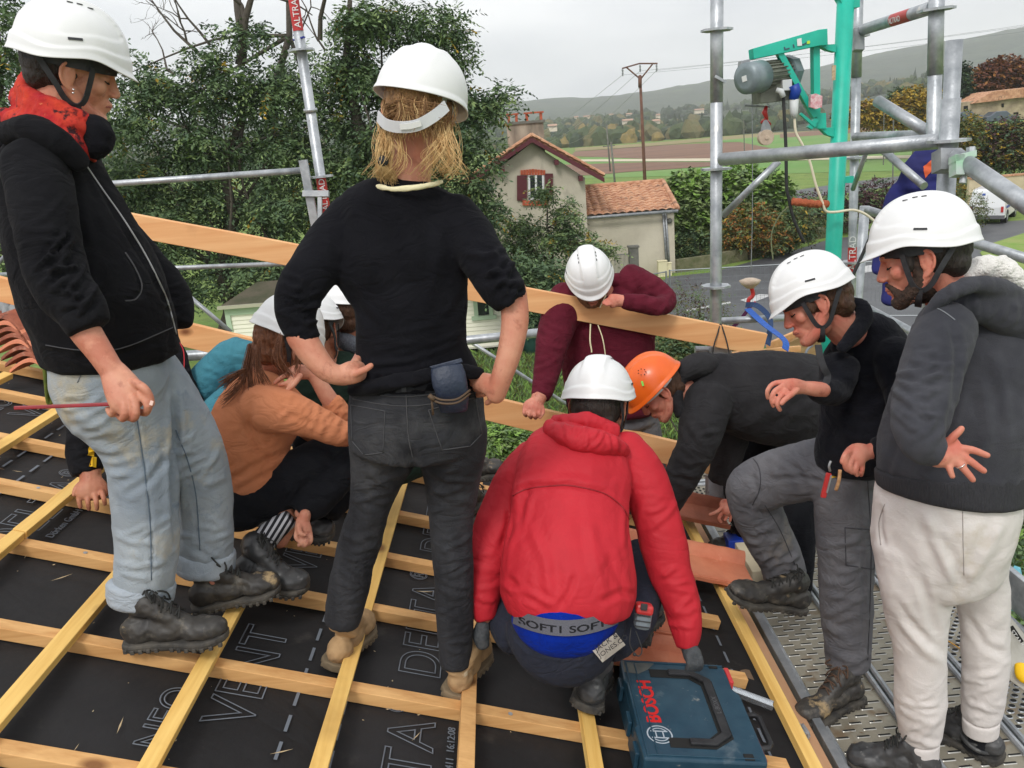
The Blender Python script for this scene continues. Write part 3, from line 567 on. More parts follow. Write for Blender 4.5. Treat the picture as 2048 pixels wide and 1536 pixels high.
m.add(V,[(j*nx+i,j*nx+i+1,(j+1)*nx+i+1,(j+1)*nx+i) for j in range(len(gy)-1) for i in range(nx-1)]); struct(m.build('ground',M_GRASS))
def sheet(name,pts,z,m_,kind=None):
    mm=MB(); mm.poly([np.array([*G(x,y,z)[:2],z]) if len((x,y))==2 else 0 for x,y in pts][::-1]); o=mm.build(name,m_); 
    if o.data.polygons[0].normal.z<0: o.data.flip_normals()
    return struct(o)
sheet('field_meadow',[(1000,360),(2300,330),(2300,222),(1000,330)],.03,M_FARG)
sheet('field_soil_far',[(1140,312),(1300,318),(1500,318),(1700,308),(2200,270),(2200,236),(1850,251),(1500,283),(1350,289),(1150,303)],.06,M_SOIL)
sheet('field_meadow_far',[(1330,284),(1560,268),(1900,240),(2300,205),(2300,236),(1850,262),(1560,300),(1480,284)],.09,M_FARG)
sheet('field_track',[(1140,319),(1500,316),(1900,309),(2300,300),(2300,304),(1900,315),(1500,322),(1140,323)],.1,M_PATH)
sheet('field_soil_near',[(1100,352),(1100,330),(1300,324),(1540,324),(1400,334),(1250,344),(1190,350)],.08,M_SOIL)
sheet('field_soil_right',[(1560,268),(2300,205),(2300,212),(1700,266),(1560,276)],.12,M_SOIL)
sheet('field_stubble',[(1150,296),(1300,286),(1480,270),(1700,252),(1700,256),(1480,277),(1300,292),(1150,302)],.11,M_STUB)
# roads
sheet('far_road',[(1400,410),(1560,385),(1700,364),(1800,352),(2000,340),(2000,352),(1800,370),(1700,385),(1560,402),(1400,428)],.02,M_ASPH)
sheet('road',[(1250,600),(1340,553),(1420,545),(1500,524),(1600,497),(1660,478),(1800,462),(1960,447),(2300,420),(2300,500),(2060,505),(1985,500),(1960,560),(1900,660),(1760,720),(1400,680),(1290,660)],.02,M_ASPH)
for q in ([(1600,548),(1655,540),(1660,552),(1606,561)],[(1664,540),(1712,533),(1716,545),(1668,552)],[(1722,533),(1762,527),(1764,541),(1724,546)],[(1480,600),(1520,588),(1545,590),(1500,607)],[(1370,620),(1460,603),(1462,606),(1372,624)]):
    sheet('road_marking',q,.032,M_LINE)
sheet('verge',[(2300,455),(2048,466),(1985,486),(1960,505),(2000,560),(2300,560)],.05,mat('verge_grass',srgb(110,145,55),.95,srgb(140,150,85),.8))
# ---------------- hills and far woods ----------------
sky_x=[-1500,-600,0,300,600,900,1040,1100,1200,1300,1430,1520,1640,1750,1850,1950,2048,2300,2600,3000]
sky_y=[330,290,262,255,240,215,206,203,199,186,166,158,142,120,106,92,76,52,40,40]
azs=[];els=[]
for x,y in zip(sky_x,sky_y):
    r_=ray(x,y); azs.append(atan2(r_[0],r_[1])); els.append(r_[2]/math.hypot(r_[0],r_[1]))
def ridge_el(az): return np.interp(az,azs,els)
def sstep(a,b,x): t=min(1,max(0,(x-a)/(b-a))); return t*t*(3-2*t)
def hill(x,y):
    r=math.hypot(x,y); az=atan2(x,y)
    near=18*sstep(430,1250,r)*(1+.45*noise.noise(Vector((x/260,y/260,2))))
    near+=14*sstep(0.25,.5,az)*sstep(280,600,r)
    top=6.8+ridge_el(az)*2700; far=(top-18)*sstep(1300,2650,r)
    far*=1+.10*noise.noise(Vector((x/420,y/420,7)))*(1-sstep(2300,2700,r)*.8)
    return near+far-1.5*(1-sstep(400,460,r))
m=MB(); nu=220; rsx=np.concatenate([np.linspace(395,1250,26),np.linspace(1300,2700,34),[2850,3000]])
V=[];
for r in rsx:
    for i in range(nu+1):
        az=-1.1+2.3*i/nu; x,y=r*sin(az),r*cos(az); h=hill(x,y)
        if r>1300: h+= 5*noise.noise(Vector((x/60,y/60,3)))+3*noise.noise(Vector((x/22,y/22,4)))
        if r>2750: h-=60
        V.append((x,y,h))
m.add(V,[(j*(nu+1)+i,(j)*(nu+1)+i+1,(j+1)*(nu+1)+i+1,(j+1)*(nu+1)+i) for j in range(len(rsx)-1) for i in range(nu)])
M_HILL=mat('wooded_hillside',(.030,.048,.030),.95,(.058,.075,.038),.018,detail=10,bump=1.0,bs=.09,bdist=6,extra=[((.10,.085,.035),.03,.62,.75,None),((.09,.13,.05),.006,.62,.66,(1,3,1))])
struct(m.build('hills',M_HILL,smooth=True))
# far woods: many small crowns merged into one mass
M_FW=[mat('far_wood_dark',(.022,.040,.022),.95,(.04,.06,.03),.3,bump=.8,bs=.6,bdist=.6),mat('far_wood_green',(.045,.075,.03),.95,(.07,.09,.035),.3,bump=.8,bs=.6,bdist=.6),
      mat('far_wood_olive',(.11,.11,.045),.95,(.15,.12,.05),.3,bump=.8,bs=.6,bdist=.6),mat('far_wood_yellow',(.24,.17,.05),.95,(.18,.14,.05),.3,bump=.8,bs=.6,bdist=.6)]
ico=bpy.data.meshes.new('t'); import bmesh
bm=bmesh.new(); bmesh.ops.create_icosphere(bm,subdivisions=2,radius=1); IV=np.array([v.co[:] for v in bm.verts]); IF=[tuple(v.index for v in f.verts) for f in bm.faces]; bm.free()
IFa=np.array(IF)
rw=np.random.default_rng(11)
def crown_blob(c,r,rz,pointed=False):
    n_=1+.16*rw.standard_normal(len(IV))[:,None]*1.0
    v=IV*n_; 
    if pointed: v=v*np.array([1,1,1]); s=np.clip(1-(v[:,2:3]+1)/2.3,.05,1); v=np.hstack([v[:,:2]*s*1.3,v[:,2:3]])
    return v*np.array([r,r,rz])+np.asarray(c)
Vs=[];Mi=[]
def in_field(x,y):
    return False
for k in range(6500):
    az=rw.uniform(-.75,.78); r=rw.uniform(440,1420)**1.0
    x,y=r*sin(az),r*cos(az)
    cl=noise.noise(Vector((x/150,y/150,5)))
    if cl<-.16: continue
    h=hill(x,y); rr=rw.uniform(2.6,5.2)*(1 if r<800 else 1.25); tall=rr*rw.uniform(.8,1.35); pt=rw.random()<.12
    if pt: rr*=.5; tall*=1.3
    Vs.append(crown_blob((x,y,h+tall*.55),rr,tall,pt)[IFa].reshape(-1,3))
    u=rw.random()+.5*cl; mi_=0 if pt else (0 if u<.5 else 1 if u<.88 else 2 if u<1.16 else 3)
    Mi+= [mi_]*len(IFa)
o=quads_mesh(np.vstack(Vs),'far_woods',M_FW,mi=Mi,k=3,smooth=False); tag(o,'hazy far woods and copses on the valley slope below the ridge','woods',kind='stuff')
# houses far away
M_FWALL=mat('far_house_wall',srgb(225,212,190),.9); M_FROOF=mat('far_house_roof',srgb(176,142,122),.9)
for i,(x,y,w_,d) in enumerate([(1105,256,14,560),(1173,227,16,900),(1152,229,10,900),(1222,222,10,930),(1258,224,14,900),(1255,246,18,640),(1312,247,12,600),(1316,234,8,800),(1398,214,22,880),(1385,268,40,540),(1240,280,34,460),(1210,283,14,455),(1730,240,30,520),(1640,225,40,700)]):
    c=P(x,y,d); zz=min(c[2],hill(c[0],c[1])+9); c[2]=zz; t=thing('far_house',c,['cream farmhouse alone at the foot of the ridge, just right of the chimney','wide pale house beside the dark copse on the slope','small pale house left of the dark copse','small pale house right of the dark copse','pale house above the autumn trees left of the wooden pole','long low pale building among olive trees left of the pole','pale house just right of the pole','tiny white gable above the yellow tree right of the pole','white house high on the slope near the tall standard','long terracotta-roofed farm by the field edge left of the tall standard','long low pink-roofed barn at the field edge','white greenhouse-like barn end at the field edge','long pale hangar behind the turquoise mast','pale hangar glimpsed between turquoise brace and mast'][i],'house','houses scattered across the valley')
    a=MB(); a.box(c,(w_*.4,6,3.6)); a.build('wall',M_FWALL,t)
    b=MB(); b.prism([(c[0]-w_*.22,c[1]-4,c[2]+1.7),(c[0]-w_*.22,c[1]+4,c[2]+1.7),(c[0]-w_*.22,c[1],c[2]+2.9)],(w_*.44,0,0)); b.build('roof',M_FROOF,t)
# ---------------- power poles ----------------
M_POLE=mat('brown_pole',srgb(116,82,68),.85,srgb(92,64,54),3)
M_CONC=mat('concrete_pole',srgb(120,118,110),.9,srgb(95,95,90),3)
Yp=62
t=thing('power_pole',G(1284,420) if False else PY(1286,400,Yp),'tall brown power pole with a V-shaped insulator head','power pole')
def ground_of(x,y,Y):
    p=PY(x,y,Y).copy(); return np.array([p[0],p[1],0])
top=PY(1280,150,Yp); base=np.array([top[0]+.15,Yp,0]); t.location=Vector(base)
m=MB(); m.tube([base,top],[.14,.09],12); m.tube([PY(1280,175,Yp),PY(1280,152,Yp)],.13,12); m.build('pole',M_POLE,t,smooth=True)
m=MB(); 
for a,b in (((1278,156),(1252,134)),((1283,156),(1306,127)),((1244,137),(1279,127)),((1279,127),(1315,127))): m.tube([PY(*a,Yp),PY(*b,Yp)],.055,6)
m.build('crossarm',M_POLE,t)
for x,y in ((1245,137),(1280,129),(1313,128)):
    m=MB(); p=PY(x,y,Yp); m.tube([p,p-np.array([0,0,.1]),p-np.array([0,0,.25]),p-np.array([0,0,.3]),p-np.array([0,0,.5])],[.03,.07,.04,.07,.03],8); m.build('insulator',M_GALVD,t)
def wire(p,q,sag,r,label):
    pts=[p+(q-p)*k/16-np.array([0,0,sag*4*(k/16)*(1-k/16)]) for k in range(17)]
    m=MB(); m.tube(pts,r,4,cap=False); tag(m.build('power_line',M_GALVD),label,'power line','overhead power lines')
for i,(x,y) in enumerate(((1245,150),(1280,142),(1313,141))):
    p=PY(x,y,Yp); wire(p,np.array([p[0]+60,p[1]-5,p[2]+3.2+.5*i]),.8,.009,'overhead line running right from the brown pole, %s of three'%('first','second','third')[i])
    wire(p,P(985+55*i,258,420),6,.016,'overhead line sinking left from the brown pole towards the valley, %s of three'%('first','second','third')[i])
for (x,y0,Y,hh,lab) in ((1213,249,150,.14,'double concrete pole in front of the brown field'),(1222,284,95,.11,'short wooden pole beside the roof verge')):
    tp=PY(x,y0,Y); b_=np.array([tp[0]+.3,Y,0]); t=thing('utility_pole',b_,lab,'utility pole'); m=MB(); m.tube([b_,tp],hh,8); m.build('pole',M_CONC,t,smooth=True); m=MB(); m.beam(tp-np.array([.9,0,.4]),tp+np.array([.4,0,-.4]),.08,.1); m.build('crossarm',M_CONC,t)
for x,y0,Y,lab in ((1487,238,120,'thin pole standing in the field behind the pulley'),(1768,225,110,'thin grey pole in the field by the loose tube end'),(1787,240,84,'thin pole beside the far road')):
    tp=PY(x,y0,Y); b_=np.array([tp[0]+.2,Y,0]); m=MB(); m.tube([b_,tp],.07,6); tag(m.build('utility_pole',M_CONC),lab,'utility pole')
# ---------------- village house with chimney and annex ----------------
Yh=40.0
M_HW=mat('house_render',srgb(204,196,178),.95,srgb(186,178,160),.8,bump=.3,bs=12,bdist=.02,extra=[(srgb(140,135,122),1.1,.6,.8,(1,1,.35))])
M_HTILE=mat('canal_tile',srgb(206,160,126),.85,srgb(168,118,90),3,extra=[(srgb(100,80,66),2.2,.55,.7,None),(srgb(220,180,150),5,.62,.72,None)])
M_MAROON=mat('maroon_paint',srgb(92,36,44),.6); M_BRICK=mat('orange_brick',srgb(196,100,68),.8,srgb(160,76,52),9)
M_WIN=mat('window_glass',(.03,.035,.04),.08,spec=.8); M_PVC=mat('white_frame',(.75,.75,.75),.4)
t=thing('village_house',G(1065,560),'rendered gabled house with maroon eaves and shutter behind the small tree','house')
RD_=np.array([.0,1,0])*7
def hp(x,y): return PY(x,y,Yh)
ap=hp(1063,279); 
zL=hp(948,366)[2]; zR=hp(1180,350)[2]
wl_=np.array([hp(958,420)[0],Yh,0]); wr_=np.array([hp(1173,420)[0],Yh,0])
m=MB(); m.prism([wl_,wr_,np.array([wr_[0],Yh,zR-.1]),ap-np.array([0,0,.15]),np.array([wl_[0],Yh,zL-.1])],RD_); m.build('wall',M_HW,t)
def roofside(nm,a,b,thk,mt,fr,ext):
    a=np.asarray(a);b=np.asarray(b); f0=np.array([0,fr,0]); m=MB(); up=np.array([0,0,thk]); m.add([a+f0,b+f0,b+f0+up,a+f0+up,a+ext,b+ext,b+ext+up,a+ext+up],[(0,1,2,3),(7,6,5,4),(0,4,5,1),(1,5,6,2),(2,6,7,3),(3,7,4,0)]); return m.build(nm,mt,t)
eL=hp(926,372); eR=hp(1206,358)
for a,b in ((eL,ap),(ap,eR)): roofside('verge_board',a-np.array([0,0,.12]),b-np.array([0,0,.12]),.20,M_MAROON,-.55,RD_*.08-np.array([0,.4,0]))
# tiled slopes with rolls
def tiles(nm,p0,p1,p2,p3,nroll,nrow,amp,mt,par):     # p0-p1 eave, p3-p2 ridge
    p0,p1,p2,p3=[np.asarray(q,float) for q in (p0,p1,p2,p3)]; nrmv=nrm(np.cross(p1-p0,p3-p0)); nrmv=nrmv if nrmv[2]>0 else -nrmv
    V=[];nu_=nroll*8; nv_=nrow*2
    for j in range(nv_+1):
        jj=j//2; v=(jj+(1 if j%2 else 0)*.999)/nrow if j<nv_ else 1; lift=.035*(1 if j%2==0 else 0)
        for i in range(nu_+1):
            u=i/nu_; c=(p0*(1-u)+p1*u)*(1-v)+(p3*(1-u)+p2*u)*v
            V.append(c+nrmv*(amp*abs(cos(pi*u*nroll))+lift+.01*noise.noise(Vector((int(u*nroll)*3.1,jj*1.7,0)))))
    m=MB(); m.add(V,[(j*(nu_+1)+i,j*(nu_+1)+i+1,(j+1)*(nu_+1)+i+1,(j+1)*(nu_+1)+i) for j in range(nv_) for i in range(nu_)]); return m.build(nm,mt,par,smooth=False)
f0=np.array([0,-.55,.10])
tiles('roof_left',eL+f0,eL+RD_,ap+RD_+np.array([0,0,.1]),ap+f0,34,9,.06,M_HTILE,t)
tiles('roof_right',eR+RD_,eR+f0,ap+f0,ap+RD_+np.array([0,0,.1]),34,9,.06,M_HTILE,t)
for x in (1005,1112,1160):     # purlin ends under the verge
    yy=279+(x-1063)*(.66 if x>1063 else -.80)+13; m=MB()
    m.box(hp(x,yy)+np.array([0,-.2,0]),(.18,.5,.22)); m.build('purlin_end',M_MAROON,t)
for a,b in ((eL,ap),(eR,ap)):
    m=MB(); n_=14
    for k in range(n_): p_=a+(b-a)*k/n_+np.array([0,-.35,.17]); q_=a+(b-a)*(k+1.12)/n_+np.array([0,-.35,.20]); m.tube([p_,q_],[.12,.10],8)
    m.build('verge_tiles',M_HTILE,t)
ch=MB(); c=hp(1055,266)+np.array([0,3.0,0]); cc=PY(1052,286,Yh+3); ch.box(cc+np.array([0,0,-.2]),(1.75,.8,2.4)); chm=ch.build('chimney',mat('chimney_render',srgb(178,165,148),.95,srgb(120,110,98),1.5,stretch=(1,1,.3)),t)
ch=MB(); ch.box(cc+np.array([0,0,.95]),(1.9,.95,.12)); ch.build('cap_slab',M_CONC,chm)
ch=MB()
for dx in (-.75,-.38,.12,.8): ch.box(cc+np.array([dx,0,1.17]),(.12,.3,.32))
ch.box(cc+np.array([.46,0,1.37]),(.95,.4,.07)); ch.box(cc+np.array([-.56,0,1.37]),(.6,.4,.07)); ch.build('brick_pots',M_BRICK,chm)
def wallbox(par,nm,x0,y0,x1,y1,mt,depth,proud,Y=Yh):
    m=MB(); slabp=[PY(x0,y0,Y-proud),PY(x1,y0,Y-proud),PY(x1,y1,Y-proud),PY(x0,y1,Y-proud)]; m.prism(slabp,(0,depth,0)); return m.build(nm,mt,par)
w=wallbox(t,'window',1057,349,1087,399,M_WIN,.05,.02)
m=MB()
for q in ([(1056,348),(1060,348),(1061,400),(1057,400)],[(1084,347),(1088,347),(1088,398),(1085,398)],[(1070,348),(1074,348),(1074,399),(1070,399)],[(1056,347),(1088,346),(1088,350),(1056,351)],[(1057,396),(1088,394),(1088,399),(1057,401)]): m.prism([PY(x,y,Yh-.06) for x,y in q],(0,.05,0))
m.build('frame',M_PVC,w)
wallbox(t,'shutter',1034,351,1054,401,M_MAROON,.05,.09); wallbox(t,'shutter',1090,347,1106,396,M_MAROON,.05,.09)
m=MB()
for k in range(9): m.prism([PY(1041+5.6*k,338-abs(k-4)*-.6,Yh-.08),PY(1046+5.6*k,338-abs(k-4)*-.6,Yh-.08),PY(1046+5.6*k,350,Yh-.08),PY(1041+5.6*k,350,Yh-.08)],(0,.07,0))
m.build('brick_lintel',M_BRICK,t); wallbox(t,'brick_sill',1045,401,1096,411,M_BRICK,.1,.1)
# annex
Ya=40.9
t=thing('house_annex',G(1265,545),'single-storey rendered annex with tiled roof and grey downpipe','house')
a0=PY(1180,425,Ya); a1=PY(1347,417,Ya); zt=min(a0[2],a1[2])-.05
xl=a0[0]-2; xr=PY(1349,470,Ya)[0]
m=MB(); m.prism([(xl,Ya,0),(xr,Ya,0),(xr,Ya,zt),(xl,Ya,zt)],(.5,4.2,0)); m.build('wall',M_HW,t)
r0=np.array([xl-1.3,Ya-.3,zt+.02]); r1=np.array([xr+.12,Ya-.3,zt+.02]); rise=PY(1325,365,Ya+4.3)[2]
r2=PY(1326,364,Ya+4.3); r3=np.array([xl-1.3,Ya+4.3,r2[2]])
tiles('roof',r0,r1,r2,r3,20,11,.07,M_HTILE,t)
m=MB(); m.tube([r1+(r2-r1)*k/10+np.array([0,0,.06]) for k in range(11)],.12,8); m.tube([r3+(r2-r3)*k/10+np.array([0,0,.06]) for k in range(11)],.12,8); m.build('ridge_tiles',M_HTILE,t,smooth=True)
m=MB(); m.tube([r0+np.array([0,-.08,-.06]),r1+np.array([0,-.08,-.06])],.075,8); m.build('gutter',M_GALVD,t,smooth=True)
m=MB()
for xx in (1326,1331): p=PY(xx,424,Ya-.1); m.tube([p,np.array([p[0]+.12,p[1],.1])],.055,8)
m.build('downpipe',M_GALVD,t,smooth=True)
m=MB(); m.ball(PY(1339,442,Ya-.05),.13); m.build('wall_lamp',M_CONC,t,smooth=True)
# low garden wall, boxes, fence
M_STW=mat('mossy_stone',srgb(120,115,90),.95,srgb(88,92,60),2,bump=.8,bs=8,bdist=.05)
def wall_run(nm,pts,h,th,mt,lab,cat,cap=None):
    m=MB(); q=[G(*p_) for p_ in pts]
    t=thing(nm,q[0],lab,cat)
    for a,b in zip(q[:-1],q[1:]): m.beam(a+np.array([0,0,h/2]),b+np.array([0,0,h/2]),th,h)
    m.build('masonry',mt,t)
    if cap:
        m=MB()
        for a,b in zip(q[:-1],q[1:]): m.beam(a+np.array([0,0,h+.05]),b+np.array([0,0,h+.05]),th*1.5,.1)
        m.build('coping',cap,t)
wall_run('garden_wall',[(1352,545),(1420,535),(1500,517),(1590,489),(1700,462)],.62,.3,M_STW,'low mossy stone wall edging the road under the bushes','wall')
wall_run('boundary_wall',[(1932,430),(1962,428),(2300,400)],2.2,.3,mat('cream_render',srgb(205,190,160),.9,srgb(185,170,140),1),'tall cream boundary wall with tiled coping behind the van','wall',M_HTILE)
for i,(x,y,w_,h_) in enumerate(((1325,553,.42,.72),(1336,551,.32,.58),(1278,535,.3,.5))):
    c=G(x,y); m=MB(); m.box(c+np.array([0,0,h_/2]),(w_,.25,h_)); m.box(c+np.array([0,0,h_+.02]),(w_+.04,.3,.04)); tag(m.build('meter_box',mat('cream_plastic',srgb(220,212,175),.6),bevel=.01),['larger cream meter box at the annex corner','smaller cream meter box at the annex corner','small pale box beside the gate post'][i],'meter box')
m=MB(); c=PY(1267,513,39.2); m.box(np.array([c[0],39.2,.8]),(.42,.4,1.6)); m.box(np.array([c[0],39.2,1.63]),(.5,.48,.08)); tag(m.build('gate_pillar',M_CONC),'grey square gate pillar in front of the annex','pillar')
m=MB()
for k in range(14): x=PY(1228+2.6*k,510,39.2)[0]; m.tube([(x,39.2,.1),(x,39.2,1.35)],.012,5)
m.tube([(PY(1228,510,39.2)[0],39.2,1.3),(PY(1262,510,39.2)[0],39.2,1.3)],.015,5); m.tube([(PY(1228,510,39.2)[0],39.2,.2),(PY(1262,510,39.2)[0],39.2,.2)],.015,5); tag(m.build('gate',mat('gate_metal',(.12,.13,.14),.6)),'thin-barred metal gate left of the grey pillar','gate')
# site mesh fence along the road
M_FEN=mat('fence_wire',(.25,.27,.28),.5,metal=.5)
def meshfence(p,q,h,lab):
    a=G(*p);b=G(*q); t=thing('site_fence',a,lab,'fence','temporary mesh fence panels'); L_=np.linalg.norm(b-a)
    m=MB(); u=np.array([0,0,1.])
    for c in (a,b): m.tube([c,c+u*h],.03,8)
    for z in (.15,h-.03): m.tube([a+u*z,b+u*z],.022,6)
    m.build('frame',M_FEN,t); m=MB(); n=int(L_/.13)
    for k in range(1,n): c=a+(b-a)*k/n; m.tube([c+u*.15,c+u*h],.004,4,cap=False)
    for k in range(8): z=.2+k*(h-.3)/7; m.tube([a+u*z,b+u*z],.004,4,cap=False)
    m.build('wire_mesh',M_FEN,t)
meshfence((1120,700),(1335,655),2.0,'mesh fence panel behind the maroon sweater'); meshfence((1342,652),(1600,640),2.0,'mesh fence panel seen across the road, left of the hook'); meshfence((1610,640),(1860,640),2.0,'mesh fence panel behind the black fleece')
# mobile home
t=thing('mobile_home',G(800,720),'long cream clapboard mobile home with mossy roof behind the sitting people','mobile home')
M_CLAP=mat('cream_clapboard',srgb(236,232,214),.7); M_SAGE=mat('sage_trim',srgb(176,196,168),.7); M_MOSSR=mat('mossy_roof',srgb(96,88,74),.95,srgb(70,72,52),1.2,bump=.5,bs=10,bdist=.03)
Y0=27.; xa=PY(453,640,Y0)[0]; xb=PY(1048,660,Y0)[0]; zt=PY(455,614,Y0)[2]
m=MB(); m.prism([(xa,Y0,.35),(xb,Y0,.35),(xb,Y0,zt),(xa,Y0,zt)],(0,3.2,0)); m.build('wall',M_CLAP,t)
m=MB(); z=.4
while z<zt-.1: m.add([(xa,Y0-.005,z+.13),(xb,Y0-.005,z+.13),(xb,Y0-.03,z),(xa,Y0-.03,z)],[(3,2,1,0)]); m.add([(xa,Y0-.03,z),(xb,Y0-.03,z),(xb,Y0-.002,z-.01),(xa,Y0-.002,z-.01)],[(3,2,1,0)]); z+=.135
m.build('clapboards',M_CLAP,t)
m=MB(); m.box(((xa+xb)/2,Y0-.04,zt-.12),(xb-xa,.06,.3)); m.box((xa+.08,Y0-.04,zt/2+.2),(.16,.07,zt-.4)); m.box((xb-.05,Y0-.04,zt/2+.2),(.1,.07,zt-.4)); m.build('trim',M_SAGE,t)
m=MB(); m.prism([(xa-.1,Y0-.15,zt+.0),(xa-.1,Y0+3.35,zt+.0),(xa+.5,Y0+1.6,zt+.62)],(0,0,0.001)); 
m=MB(); m.add([(xa-.12,Y0-.2,zt+.04),(xb+.12,Y0-.2,zt+.04),(xb+.12,Y0+3.4,zt+.04),(xa-.12,Y0+3.4,zt+.04),(xa+.7,Y0+1.6,zt+.5),(xb-.7,Y0+1.6,zt+.5)],[(0,1,5,4),(1,2,5),(2,3,4,5),(3,0,4),(0,3,2,1)]); m.build('roof',M_MOSSR,t)
m=MB(); m.box(((xa+xb)/2,Y0-.2,zt+.02),(xb-xa+.3,.12,.1)); m.build('gutter',mat('gutter_grey',srgb(175,172,150),.6),t)
x0=PY(967,620,Y0)[0]; zc=PY(967,606,Y0)[2]
m=MB(); m.box((x0,Y0-.05,zc),(.36,.05,.75)); w=m.build('window',M_WIN,t); m=MB()
for c,s in (((x0-.24,Y0-.06,zc),(.13,.06,1.0)),((x0+.24,Y0-.06,zc),(.13,.06,1.0)),((x0,Y0-.06,zc-.46),(.8,.09,.13)),((x0,Y0-.06,zc+.46),(.6,.07,.13))): m.box(c,s)
m.build('frame',M_SAGE,w)
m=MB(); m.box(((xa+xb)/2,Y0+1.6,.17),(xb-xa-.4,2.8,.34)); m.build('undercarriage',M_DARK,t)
# bins and gas bottle
MGB=mat('green_plastic',srgb(38,72,62),.5); 
def rot_body(nm,prof,c,mt,lab,cat,par=None):
    m=MB(); m.tube([np.asarray(c)+np.array([0,0,z]) for r,z in prof],[r for r,z in prof],20); o=m.build(nm,mt,par,smooth=True)
    if lab: tag(o,lab,cat)
    return o
c=G(1066,688)*1; c=np.array([c[0],c[1]-2,0]); rot_body('water_butt',[(.36,0),(.42,.6),(.44,1.05),(.47,1.06),(.47,1.14),(.40,1.2),(.38,1.26),(.1,1.3)],c,MGB,'dark green round bin with lid left of the maroon sleeve','bin')
c=G(1060,706); rot_body('gas_bottle',[(.14,0),(.165,.04),(.165,.5),(.12,.6),(.05,.64),(.05,.7)],c,mat('gas_green',srgb(60,110,80),.5),'green gas bottle standing in the grass by the bin','gas bottle')
# ---------------- white van ----------------
def van():
    c=G(1992,449); t=thing('van',c,'white delivery van with blue side stripe, seen from behind on the road','van')
    fw=nrm(np.array([.62,.78,0])); sd=nrm(np.cross(fw,(0,0,1))); up=np.array([0,0,1.])   # sd: to its right
    o=np.array([c[0]-.45,c[1]+.3,0]); M_V=mat('van_white',(.74,.75,.76),.3,coat=.4)
    prof=[(0,.32),(-.02,.95),(.12,1.55),(.22,1.88),(.5,1.96),(2.9,1.96),(3.5,1.75),(4.1,1.15),(4.75,.95),(4.85,.35)]
    m=MB(); V=[];W=.95
    for s in (-1,1):
        for (x,z) in prof: V.append(o+fw*x+up*z+sd*s*(W-(.14 if z>1.5 else .0)))
    n=len(prof); m.add(V,[tuple(range(n-1,-1,-1)),tuple(range(n,2*n))]+[(i,(i+1)%n,n+(i+1)%n,n+i) for i in range(n)]); m.build('body',M_V,t,bevel=.05)
    for x in (.95,3.9):
        for s in (-1,1):
            wc=o+fw*x+sd*s*(W-.1)+up*.33; m=MB(); m.tube([wc-sd*s*.12,wc+sd*s*.11],.33,24); wv=m.build('wheel',M_RUB,t,bevel=.02); m=MB(); m.tube([wc+sd*s*.09,wc+sd*s*.12],[.2,.17],16); m.build('rim',M_GALV,wv)
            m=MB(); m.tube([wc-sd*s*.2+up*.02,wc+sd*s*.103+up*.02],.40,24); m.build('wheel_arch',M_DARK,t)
    def rear(u,z,w_,h_,nm,mt,dx=-.015,th=.03): 
        m=MB(); xz=np.interp(z,[.32,.95,1.55,1.88],[0,-.02,.12,.22]); cpt=o+fw*(xz+dx)+sd*u+up*z; tl=nrm(up+fw*(.0 if z<.95 else .23)); m.box(cpt,(w_,th,h_),(sd,nrm(np.cross(tl,sd)),tl)); return m.build(nm,mt,t)
    rear(-.8,.85,.13,.32,'tail_light',M_RED); rear(.8,.85,.13,.32,'tail_light',M_RED)
    rear(-.35,.86,.5,.12,'number_plate',mat('plate',(.5,.5,.48),.5)); rear(-.35,.96,.56,.06,'plate_recess',M_DARK)
    rear(0,1.0,.012,1.3,'door_gap',mat('van_gap',(.25,.25,.26),.6)); rear(0,.42,1.9,.2,'bumper',mat('bumper_grey',(.12,.12,.13),.6),dx=-.05,th=.12)
    rear(-.2,1.68,.16,.12,'blue_logo',mat('logo_blue',(.03,.08,.35),.5))
    m=MB(); m.box(o+fw*2.3+sd*(W+.004)+up*.92,(3.6,.012,.13),(fw,sd,up)); st=m.build('side_stripe',mat('logo_blue',(.03,.08,.35),.5),t)
    m=MB(); m.box(o+fw*3.3+sd*(W-.05)+up*1.45,(.6,.06,.4),(fw,sd,up)); m.build('side_window',M_WIN,t)
van()
# stone farm on the right
t=thing('stone_farm',G(1990,250),'old stone farmhouse with terracotta roof on the far right','house'); Yf=95
m=MB(); m.prism([PY(x,y,Yf) for x,y in [(1925,238),(2120,238),(2120,170),(2026,192),(1925,205)]],(0,8,0)); m.build('wall',mat('old_stone',srgb(178,162,135),.95,srgb(140,125,105),1.2,bump=.6,bs=4,bdist=.05),t)
m=MB(); m.prism([PY(x,y,Yf-.5) for x,y in [(1945,207),(1985,183),(2120,168),(2120,190),(2030,196),(1990,202)]],(0,9,0)); m.build('roof',M_HTILE,t)
for q in ([(1928,212),(1936,211),(1936,222),(1928,223)],[(2004,207),(2008,207),(2008,214),(2004,214)],[(2028,225),(2037,224),(2037,236),(2028,237)]): m=MB(); m.prism([PY(x,y,Yf-.1) for x,y in q],(0,.3,0)); m.build('window',M_DARK,t)
for x,y,lab in ((2005,242,'dark car parked by the stone farmhouse, right one'),(1935,243,'dark car parked by the stone farmhouse, left one')):
    c=PY(x,y,92); t=thing('parked_car',c,lab,'car','cars parked by the farmhouse'); m=MB(); m.prism([c+np.array([a,0,b]) for a,b in ((-1.7,0),(1.7,0),(1.7,.5),(.9,.6),(.4,1.0),(-.7,1.0),(-1.3,.6),(-1.7,.55))],(0,1.6,0)); m.build('body',mat('dark_car',(.08,.1,.13),.3,coat=.5),t,bevel=.08)
